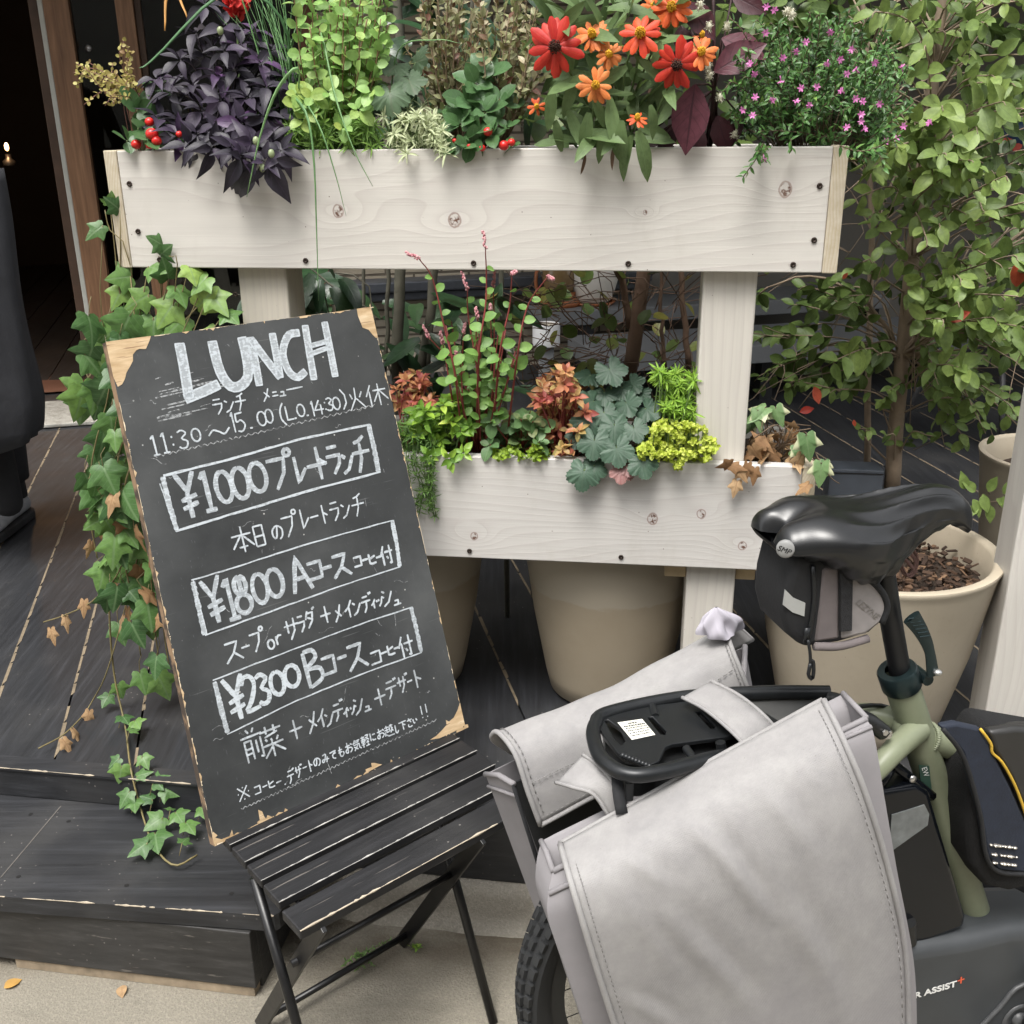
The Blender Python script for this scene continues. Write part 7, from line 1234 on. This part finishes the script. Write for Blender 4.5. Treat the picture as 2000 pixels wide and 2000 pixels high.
b.tube([Gb[5][0] - BN * .002, Gb[5][0] - BN * .002 + (Gb[5][4] - Gb[5][0])], .0036, 8); b.build('hem', m_cvd, bd_)
b = MB(); b.tube([Gb[3][-1] - BN * .003, Gb[2][-4] - BN * .003], .0030, 6); b.build('hem', m_cvd, bd_)
# far bag: arched flap over its top, inner black wall, rear end panel
FLp = [(1000, 1470), (962, 1444), (972, 1430), (1006, 1472), (1032, 1548), (1056, 1612)]; FRp = [(1470, 1250), (1442, 1226), (1416, 1222), (1428, 1262), (1446, 1308), (1464, 1352)]
ofs = [.225, .215, .19, .135, .108, .098]
P_L = crv([BK(*p, o) for p, o in zip(FLp, ofs)], 26); P_R = crv([BK(*p, o) for p, o in zip(FRp, ofs)], 26); r = random.Random(8); G2 = []
for i in range(26):
    row = []
    for j in range(40):
        u_ = j / 39; d = .006 * math.sin(9 * u_ + 2 * i / 26) * math.sin(math.pi * u_) + .004 * math.sin(23 * u_ - 3 * i / 26) * math.sin(math.pi * u_); row.append(P_L[i] * (1 - u_) + P_R[i] * u_ + (UP * .8 - BN * .6) * d - UP * .012 * math.sin(math.pi * u_))
    G2.append(row)
b = MB(); b.grid(G2); f2 = b.build('flap', m_cv, pn_, solid=.004); G2a = np.array(G2)
b = MB(); b.tube(G2a[:, 0], .0042, 8); b.build('edge_binding', m_cv, f2); b = MB(); b.tube(G2a[:, -1], .0036, 8); b.build('edge_binding', m_cv, f2); b = MB(); b.tube(G2a[-1], .0038, 8); b.build('edge_binding', m_cv, f2)
b = MB()
for i in range(1, 38): 
    for rw in (19, 24): p, q = G2a[rw, i], G2a[rw, i + 1]; b.tube([p - BN * .0045 + UP * .002, p * .35 + q * .65 - BN * .0045 + UP * .002], .0008, 4)
for i in range(2, 24): 
    for cl_ in (1, 38): p, q = G2a[i, cl_], G2a[i + 1, cl_]; b.tube([p - BN * .003 + UP * .004, p * .35 + q * .65 - BN * .003 + UP * .004], .0008, 4)
b.build('stitching', m_st, f2)
dn = unit(BK(1075, 1770, .1) - BK(1000, 1530, .1)); le = [BK(1003, 1530, .122), BK(948, 1512, .20)]; re_ = [BK(1452, 1330, .122), BK(1455, 1262, .20)]
H_ = .30
b = MB(); V = [le[0], le[1], re_[1], re_[0]]; V2 = [v + dn * (H_ if i < 2 else H_ * 1.0) + BD_ * (.01 if i < 2 else 0) for i, v in enumerate(V)]; b.add(V + V2, [(0, 1, 5, 4), (1, 2, 6, 5), (2, 3, 7, 6), (4, 5, 6, 7)], 0); b.add([V[0], V[3], V2[3], V2[0]], [(0, 1, 2, 3)], 1)
b2 = b.build('bag', [m_cvd, m_in], pn_, smooth=False, solid=.003)
b = MB(); b.tube([le[0] - BN * .002, le[0] * .5 + le[1] * .5 + UP * .006, le[1]], .0046, 8); b.build('hem', m_cvd, b2); b = MB(); b.tube([re_[0], re_[1]], .0046, 8); b.build('hem', m_cvd, b2); b = MB(); b.tube([le[0] + dn * .024 - BD_ * .002, le[1] + dn * .024 - BD_ * .002], .003, 6); b.build('hem', m_cvd, b2)
b = MB(); b.tube([le[0] - BD_ * .001, le[0] + dn * H_], .006, 6, 0, .5, True, .4); b.build('webbing', m_bbl, b2); b = MB(); b.tube([re_[0] - BN * .003, re_[0] + dn * .1 - BN * .003], .005, 6); b.build('webbing', m_bbl, b2)
b = MB(); q = le[0] + dn * H_ * .82; b.tube(crv([q, q + dn * .04 - BN * .01, q + dn * .055 + BD_ * .012, q + dn * .02 + BD_ * .014], 10), .003, 6); b.build('strap_loop', m_bbl, b2)
# pale cloth tucked in the far bag
b = MB(); c0 = BK(1408, 1225, .16); G = []
for i in range(20):
    a = i / 19; row = []
    for j in range(40): th = j / 40 * 6.283; rr_ = (.004 * math.sin(th * 2 + a * 4) + .0022 * math.sin(th * 5 - a * 7) + .0012 * math.sin(th * 11 + a * 9) + .025 + .006 * math.sin(th * 3 + a * 4) + .004 * math.sin(th * 7 + 2 * a)) * (1 - a ** 2.5) + .002; row.append(c0 + BD_ * rr_ * 1.15 * math.cos(th) + BN * rr_ * .7 * math.sin(th) + UP * (.045 * a - .01) + BD_ * -.01 * a)
    G.append(row)
b.grid(G, wrap=True); tag(b.build('cloth', plain('pale_lilac_cloth', (.42, .40, .45), .9, 0, .1, 30), subd=1), 'crumpled pale lilac cloth sticking out of the far pannier', 'cloth')
# straps joining the bags over the rack
def strap(pts0, pts1, n=20, th=.004):
    A_ = crv([RZ(x, y, z) for x, y, z in pts0], n); B_ = crv([RZ(x, y, z) for x, y, z in pts1], n); b = MB(); b.grid([[p * (1 - k) + q * k for k in (0, .25, .5, .75, 1)] for p, q in zip(A_, B_)]); o = b.build('strap', m_cv, pn_, solid=th)
    for P in (A_, B_): b = MB(); b.tube(P, .0028, 6); b.build('edge_binding', m_cv, o)
strap([(1332, 1362, .79), (1380, 1388, .79), (1440, 1440, .785), (1470, 1480, .76)], [(1388, 1330, .80), (1440, 1356, .795), (1490, 1395, .79), (1530, 1440, .765)])
strap([(1085, 1528, .72), (1120, 1538, .735), (1160, 1552, .73), (1190, 1595, .70)], [(1138, 1474, .75), (1165, 1492, .755), (1200, 1530, .745), (1228, 1580, .71)])
b = MB(); b.tube(crv([RZ(1205, 1505, .76), RZ(1208, 1550, .74), RZ(1215, 1590, .72)], 6), .009, 6, 0, .5, True, .2, BD_); b.build('webbing', m_bbl, pn_)
b = MB(); b.box(RZ(1222, 1530, .755), BD_ * .012, BN * .006, -UP * .03); b.build('buckle', m_alu, pn_, smooth=False, bevel=.002)
# ================================================================== PERSON in the doorway
FZ = DECK_Z(A3(-1.55, 2.95, 0)); ps = thing('person', (-1.62, 2.95, FZ), 'person in dark grey apron, black trousers and grey trainers standing at the left edge', 'person')
m_sk = plain('skin', (.45, .29, .21), .5, 0, .06); m_tr = plain('black_trousers', (.016, .016, .018), .9, 0, .3, 60, .3); m_ap = plain('dark_grey_apron', (.042, .043, .049), .9, 0, .3, 14, .5, None, .008); m_sh = plain('black_shirt', (.02, .02, .022), .9)
PX = lambda x, y, z: A3(-1.62 + x, 2.95 + y, FZ + z)
def skin(name, joints, edges, mat, parent, root=0, sub=2):
    me = bpy.data.meshes.new(name); org = np.array(root_org(parent)); me.from_pydata([tuple(np.asarray(p) - org) for p, r_ in joints], edges, []); o = bpy.data.objects.new(name, me); COL.objects.link(o); o.parent = parent
    m = o.modifiers.new('skin', 'SKIN'); me.skin_vertices if hasattr(me, 'skin_vertices') else None
    if not me.skin_vertices: me.attributes.new if False else None
    sv = me.skin_vertices[0].data if me.skin_vertices else None
    if sv is None:
        bm = bmesh.new(); bm.from_mesh(me); bm.verts.layers.skin.verify(); bm.to_mesh(me); bm.free(); sv = me.skin_vertices[0].data
    for i, (p, r_) in enumerate(joints): sv[i].radius = (r_, r_) if np.isscalar(r_) else r_; sv[i].use_root = (i == root)
    m2 = o.modifiers.new('sub', 'SUBSURF'); m2.levels = m2.render_levels = sub; me.materials.append(mat); m.use_smooth_shade = True; return o
J = [(PX(-.05, 0, .95), .13), (PX(-.05, 0, 1.15), .135), (PX(-.05, 0, 1.35), .15), (PX(-.05, .0, 1.47), .06), (PX(-.06, -.02, 1.55), .055), (PX(-.07, -.04, 1.66), (.075, .095)), (PX(-.07, -.04, 1.74), .07),
     (PX(.12, .02, 1.40), .055), (PX(.19, .02, 1.14), .042), (PX(.12, -.18, 1.02), .030), (PX(-.22, -.02, 1.40), .055), (PX(-.30, -.05, 1.14), .042), (PX(-.22, -.24, 1.02), .030),
     (PX(.05, 0, .88), .09), (PX(.06, -.01, .48), .065), (PX(.07, .02, .12), .045), (PX(-.15, -.05, .88), .09), (PX(-.17, -.09, .48), .065), (PX(-.18, -.08, .12), .045)]
skin('body', J, [(0, 1), (1, 2), (2, 3), (3, 4), (4, 5), (5, 6), (2, 7), (7, 8), (8, 9), (2, 10), (10, 11), (11, 12), (0, 13), (13, 14), (14, 15), (0, 16), (16, 17), (17, 18)], m_tr, ps)
b = MB(); b.ball(PX(-.07, -.045, 1.70), .098, 14, 1.2); hd_ = b.build('head', m_sk, ps, subd=1)
for nm_, pts_, r_, m_ in (('nose', [PX(-.085, -.135, 1.715), PX(-.09, -.158, 1.685), PX(-.09, -.14, 1.675)], .013, m_sk), ('mouth', [PX(-.115, -.128, 1.645), PX(-.09, -.138, 1.642), PX(-.065, -.132, 1.645)], .006, m_sk)): b = MB(); b.tube(crv(pts_, 6), r_, 8); b.build(nm_, m_, hd_)
for sx in (-1, 1):
    b = MB(); b.ball(PX(-.085 + sx * .034, -.132, 1.715), .011, 8); b.build('eye', m_blk, hd_); b = MB(); b.ball(PX(-.07 + sx * .098, -.03, 1.695), .026, 8, 1.3); b.build('ear', m_sk, hd_)
b = MB(); b.ball(PX(-.065, -.015, 1.735), .108, 14, 1.05); b.build('hair', plain('black_hair', (.01, .009, .008), .6), ps)
for sx, base_ in ((1, PX(.115, -.20, 1.0)), (-1, PX(-.22, -.26, 1.0))):
    b = MB(); d = unit(A3(-.3 * sx, -.8, -.25)); lat = unit(np.cross(d, UP)); b.tube([base_ - d * .02, base_ + d * .03, base_ + d * .075], [.024, .034, .030], 10, 0, .5, True, 1.0)
    for k in range(4): o_ = lat * (.024 - .016 * k); ln = (.065, .075, .07, .055)[k]; q = base_ + d * .07 + o_; b.tube(crv([q, q + d * ln * .55 - UP * .008, q + d * ln * .8 - UP * .03], 6), [.009, .009, .0085, .008, .0075, .006], 8)
    q = base_ + d * .02 - lat * sx * .03; b.tube(crv([q, q + d * .03 - lat * sx * .015, q + d * .055 - lat * sx * .005 - UP * .01], 6), [.011, .011, .010, .009, .008, .007], 8); b.build('hand', m_sk, ps)
# long apron / wide over-trousers: its right edge is what the photograph shows
G = []
for i in range(22):
    a = i / 21; y = 330 + a * 530; P_ = atY(-8 + 76 * min(1, a * 1.15) ** 1.1 + 3 * math.sin(a * 9), y, 2.93); z = P_[2]; rx = P_[0]; cxx = -1.62; row = []
    for j in range(40):
        th = j / 40 * 6.283; k = 1 + (.10 * (1 - abs(math.sin(th * 4 + a * 1.5))) - .05) * (.3 + .7 * a) + .03 * math.sin(th * 3 + 4 * a); row.append(A3(cxx + (rx - cxx) * math.copysign(abs(math.cos(th)) ** .6, math.cos(th)) * (k if j else 1) - .03 * (1 - math.cos(th)), 2.95 + (.13 + .05 * a) * math.sin(th) * k, z + (.012 * math.sin(th * 2 + 1) if i == 21 else 0)))
    G.append(row)
b = MB(); b.grid(G, wrap=True); b.build('apron', m_ap, ps, solid=.004)
fx = atY(22, 1040, 2.95); 
for k, (hp, tp_) in enumerate(((atz(40, 1022, DECK_Z(A3(-1.5, 2.95, 0)) + .0), atz(-70, 1105, DECK_Z(A3(-1.5, 2.7, 0)))), (atz(-150, 1010, FZ), atz(-260, 1090, FZ)))):
    hp = A3(hp[0], hp[1], DECK_Z(hp)); tp_ = A3(tp_[0], tp_[1], DECK_Z(tp_)); d = unit(A3(*(tp_ - hp)[:2], 0)); lat = A3(-d[1], d[0], 0); L_s = .29; G = []
    for t_, w1, h1 in ((-.045, .02, .06), (-.035, .034, .088), (0, .041, .098), (.05, .043, .098), (.10, .045, .082), (.15, .050, .064), (.20, .050, .052), (.24, .044, .044), (.262, .02, .032)):
        row = []
        for j in range(16): th = j / 16 * 6.283; row.append(hp + d * t_ + lat * w1 * math.copysign(abs(math.cos(th)) ** .7, math.cos(th)) + UP * (.024 + (h1 - .024) * (.5 + .5 * math.sin(th))))
        G.append(row)
    b = MB(); b.grid(G, wrap=True); sh_ = b.build('shoe', plain('grey_suede_shoe', (.26, .265, .28), .75, 0, .35, 30, .3) if k == 0 else bpy.data.materials['grey_suede_shoe'], ps, subd=1)
    b = MB(); o1 = [hp + d * t_ + lat * w1 for t_, w1 in ((-.056, .0), (-.048, .03), (-.02, .046), (.05, .05), (.12, .054), (.2, .056), (.25, .045), (.27, .0))]; o2 = [hp + d * t_ - lat * w1 for t_, w1 in ((.25, .045), (.2, .056), (.12, .054), (.05, .05), (-.02, .046), (-.048, .03))]; b.ngon([p + UP * .030 for p in o1 + o2], .029, UP); b.build('sole', plain('dark_sole', (.02, .02, .022), .7, 0, .5, 120, .8) if k == 0 else bpy.data.materials['dark_sole'], sh_, smooth=False, bevel=.006)
    for q in range(4): b = MB(); c_ = hp + d * (.09 + .022 * q) + UP * (.088 - .008 * q); b.tube([c_ - lat * .022, c_ + UP * .004, c_ + lat * .022], .0035, 6); b.build('lace', m_blk, sh_)
    b = MB(); b.tube(crv([hp + d * .005 + UP * .085, hp + d * .01 + UP * .16, hp + d * .015 + UP * .2], 6), .042, 14); b.build('sock', m_tr, ps)
    b = MB(); b.tube(crv([hp + d * .012 + UP * .15, hp + d * .02 + UP * .3, hp + d * .02 + UP * .45], 8), [.060, .064, .068, .072, .078, .084, .09, .095], 18); b.build('trouser_leg', m_tr, ps)
# ================================================================== THINGS ON THE TERRACE BEHIND
m_gs = plain('grey_bench_top', (.15, .155, .16), .6, 0, .2, 12); m_bk2 = plain('matt_black', (.012, .012, .013), .6)
def wbx(px0, px1, py0, py1, off): a, c = wu(WP(px0, py0, off)), wu(WP(px1, py1, off)); return a, c
bn = thing('terrace_bench', WL(2.2, -.35, .3), 'long grey bench with a back shelf in the shade behind the brown tree', 'bench')
a = wu(WP(1050, 610, -.35)); c = wu(WP(1720, 600, -.35)); zt2 = wu(WP(1350, 590, -.35))[2]; b = MB(); b.box(WL(a[0], -.42, zt2 - .07), WD * (c[0] - a[0]), WN * .40, UP * .07); b.build('shelf', m_gs, bn, smooth=False, bevel=.004)
zt3 = wu(WP(1350, 668, -.8))[2]; b = MB(); b.box(WL(a[0] + .1, -.95, zt3 - .08), WD * (c[0] - a[0]), WN * .45, UP * .08); b.build('seat', m_gs, bn, smooth=False, bevel=.004)
for s in (a[0] + .2, (a[0] + c[0]) / 2, c[0] - .1): b = MB(); b.box(WL(s, -.85, DECK_Z(WL(s, -.85, 0))), WD * .06, WN * .06, UP * (zt3 - .08 - DECK_Z(WL(s, -.85, 0)))); b.build('leg', m_bk2, bn, smooth=False); b = MB(); b.box(WL(s, -.40, DECK_Z(WL(s, -.4, 0))), WD * .06, WN * .06, UP * (zt2 - .07 - DECK_Z(WL(s, -.4, 0)))); b.build('leg', m_bk2, bn, smooth=False)
# lantern and white pot on the shelf
q = WP(1092, 598, -.25); q = A3(q[0], q[1], zt2); ln_ = thing('lantern', q, 'dull orange metal lantern on the grey shelf behind the planter', 'lantern'); m_or = plain('orange_enamel', (.30, .10, .035), .5, 0, .35, 20)
b = MB(); b.lathe([(0, 0), (.10, 0), (.105, .02), (.08, .05), (.085, .07)], q, 28); b.build('base', m_or, ln_); b = MB(); b.lathe([(.07, .07), (.085, .13), (.075, .20), (.05, .22)], q, 24); b.build('globe', plain('amber_glass', (.20, .13, .06), .15), ln_); b = MB(); b.lathe([(.055, .22), (.07, .23), (.05, .27), (.02, .29), (0, .29)], q, 24)
for sg in (-1, 1): b.tube(crv([q + WD * sg * .10 + UP * .03, q + WD * sg * .115 + UP * .14, q + WD * sg * .07 + UP * .25], 8), .009, 8)
b.build('frame', m_or, ln_)
q = WP(1155, 600, -.25); q = A3(q[0], q[1], zt2); wp_ = thing('white_pot', q, 'white round pot beside the orange lantern on the grey shelf', 'pot'); b = MB(); b.lathe([(0, 0), (.07, 0), (.10, .03), (.125, .12), (.13, .22), (.115, .22), (.11, .15)], q, 36); b.build('body', plain('white_glaze', (.66, .62, .56), .45, 0, .08), wp_); b = MB(); b.lathe([(0, -.0), (.10, .0), (.115, .012), (.10, .014)], q + UP * .0, 32); b.build('saucer', m_or, wp_)
cp = atY(1067, 632, 3.7); px_d = proj(cp)[2]; rr_ = 27 * px_d / 2000; st_ = thing('round_stool_table', A3(cp[0], cp[1], DECK_Z(cp)), 'small round white drum with a mosaic top on a grey post behind the planter', 'side table')
b = MB(); b.lathe([(0, -.078), (rr_ * .95, -.078), (rr_, -.07), (rr_, 0), (rr_ * .93, .001), (rr_ * .92, -.006), (0, -.006)], cp, 36); b.build('drum', plain('white_enamel', (.70, .70, .70), .4, 0, .05), st_, auto=40)
t = NT('mosaic'); v = t.vor(t.mp(t.obj(), (1, 1, 0)), 70, 'DISTANCE_TO_EDGE'); b = MB(); b.lathe([(rr_ * .9, 0), (0, .001)], cp - UP * .003, 36); b.build('mosaic_top', t.out(t.mix(t.step(v, .08, .14), (.55, .50, .40), (.06, .05, .04)), .6), st_)
b = MB(); b.box(A3(cp[0] - rr_ * .55, cp[1] - rr_ * .55, DECK_Z(cp)), A3(rr_ * 1.1, 0, 0), A3(0, rr_ * 1.1, 0), UP * (cp[2] - .078 - DECK_Z(cp))); b.build('post', m_gs, st_, smooth=False, bevel=.003)
# slate box behind the planter, right
q0, q1 = PP(1622, 916, .47), PP(1728, 916, .47); b = MB(); zb = DECK_Z(q0); b.box(q0 * A3(1, 1, 0) + UP * zb, (q1 - q0) * A3(1, 1, 0), PN * .07, UP * (q0[2] - zb)); sx_ = thing('slate_panel', q0 * A3(1, 1, 0) + UP * zb, 'flat slate grey panel standing behind the planter beside the tree trunk', 'panel'); b.build('board', plain('slate_blue_grey', (.10, .115, .14), .5, 0, .1), sx_, smooth=False, bevel=.003)
b = MB(); b.box(q0 - UP * .010 - PN * .002, (q1 - q0) * A3(1, 1, 0), PN * .002, UP * .002); b.build('groove', m_bk2, sx_, smooth=False)
# cafe chair in the dark on the right
def cafe(px, py, rz, lab):
    p = atz(px, py, .36); p = A3(p[0], p[1], DECK_Z(p)); r_ = thing('cafe_chair', p, lab, 'chair', 'black chairs on the terrace', rz); m_ = plain('black_shell', (.012, .013, .016), .3, 0, .2) if 'black_shell' not in bpy.data.materials else bpy.data.materials['black_shell']
    G = []
    for i in range(12):
        t_ = i / 11; row = []
        for j in range(13):
            x = -.22 + .44 * j / 12
            if t_ < .5: y = .22 - .44 * t_ * 2; z = .45 + .03 * (abs(x) / .22) ** 2
            else: y = -.22 - .08 * (t_ - .5) * 2; z = .45 + .36 * (t_ - .5) * 2 - .02 * (abs(x) / .22) ** 2
            row.append(A3(x * (1 - .15 * max(0, t_ - .6)), y + (.05 * (abs(x) / .22) ** 2 if t_ > .5 else 0), z))
        G.append(row)
    b = MB(); b.grid(G); b.build('shell', m_, r_, local=True, solid=.012, subd=1)
    for sx in (-1, 1):
        for sy in (-1, 1): b = MB(); b.tube([A3(sx * .15, sy * .12, .44), A3(sx * .22, sy * .22, .0)], .010, 8); b.build('leg', m_bk2, r_, local=True)
cafe(1900, 880, R(40), 'black shell chair in the shade of the terrace behind the leafy tree'); cafe(2120, 800, R(-30), 'black shell chair beyond the right edge of the terrace')
# round painted sign far right
c = atY(1985, 262, 4.4); sg_ = thing('round_sign', c - UP * .08, 'small dark blue and red round sign hanging behind the leaves at the right edge', 'sign'); b = MB(); b.lathe([(0, .004), (.05, .004), (.052, 0), (.052, -.006), (0, -.006)], c, 32, 0, tocam(c)); b.build('disc', plain('dark_blue_enamel', (.015, .045, .10), .4), sg_)
b = MB(); e1 = unit(np.cross(UP, tocam(c)))
for dx, dz, s in ((-.028, .062, .022), (-.035, -.035, .026), (.01, -.05, .018)): b.ngon([c + e1 * (dx + s * math.cos(a) * (1 + .3 * math.sin(2 * a))) + UP * (dz + s * .9 * math.sin(a)) + tocam(c) * .009 for a in np.linspace(0, 6.28, 10)[:-1]], .003, tocam(c))
b.build('red_shape', plain('coral_red', (.60, .10, .07), .5), sg_, smooth=False); b = MB(); b.tube([c + UP * .05, c + UP * .5], .002, 6); b.build('cord', m_bk2, sg_)
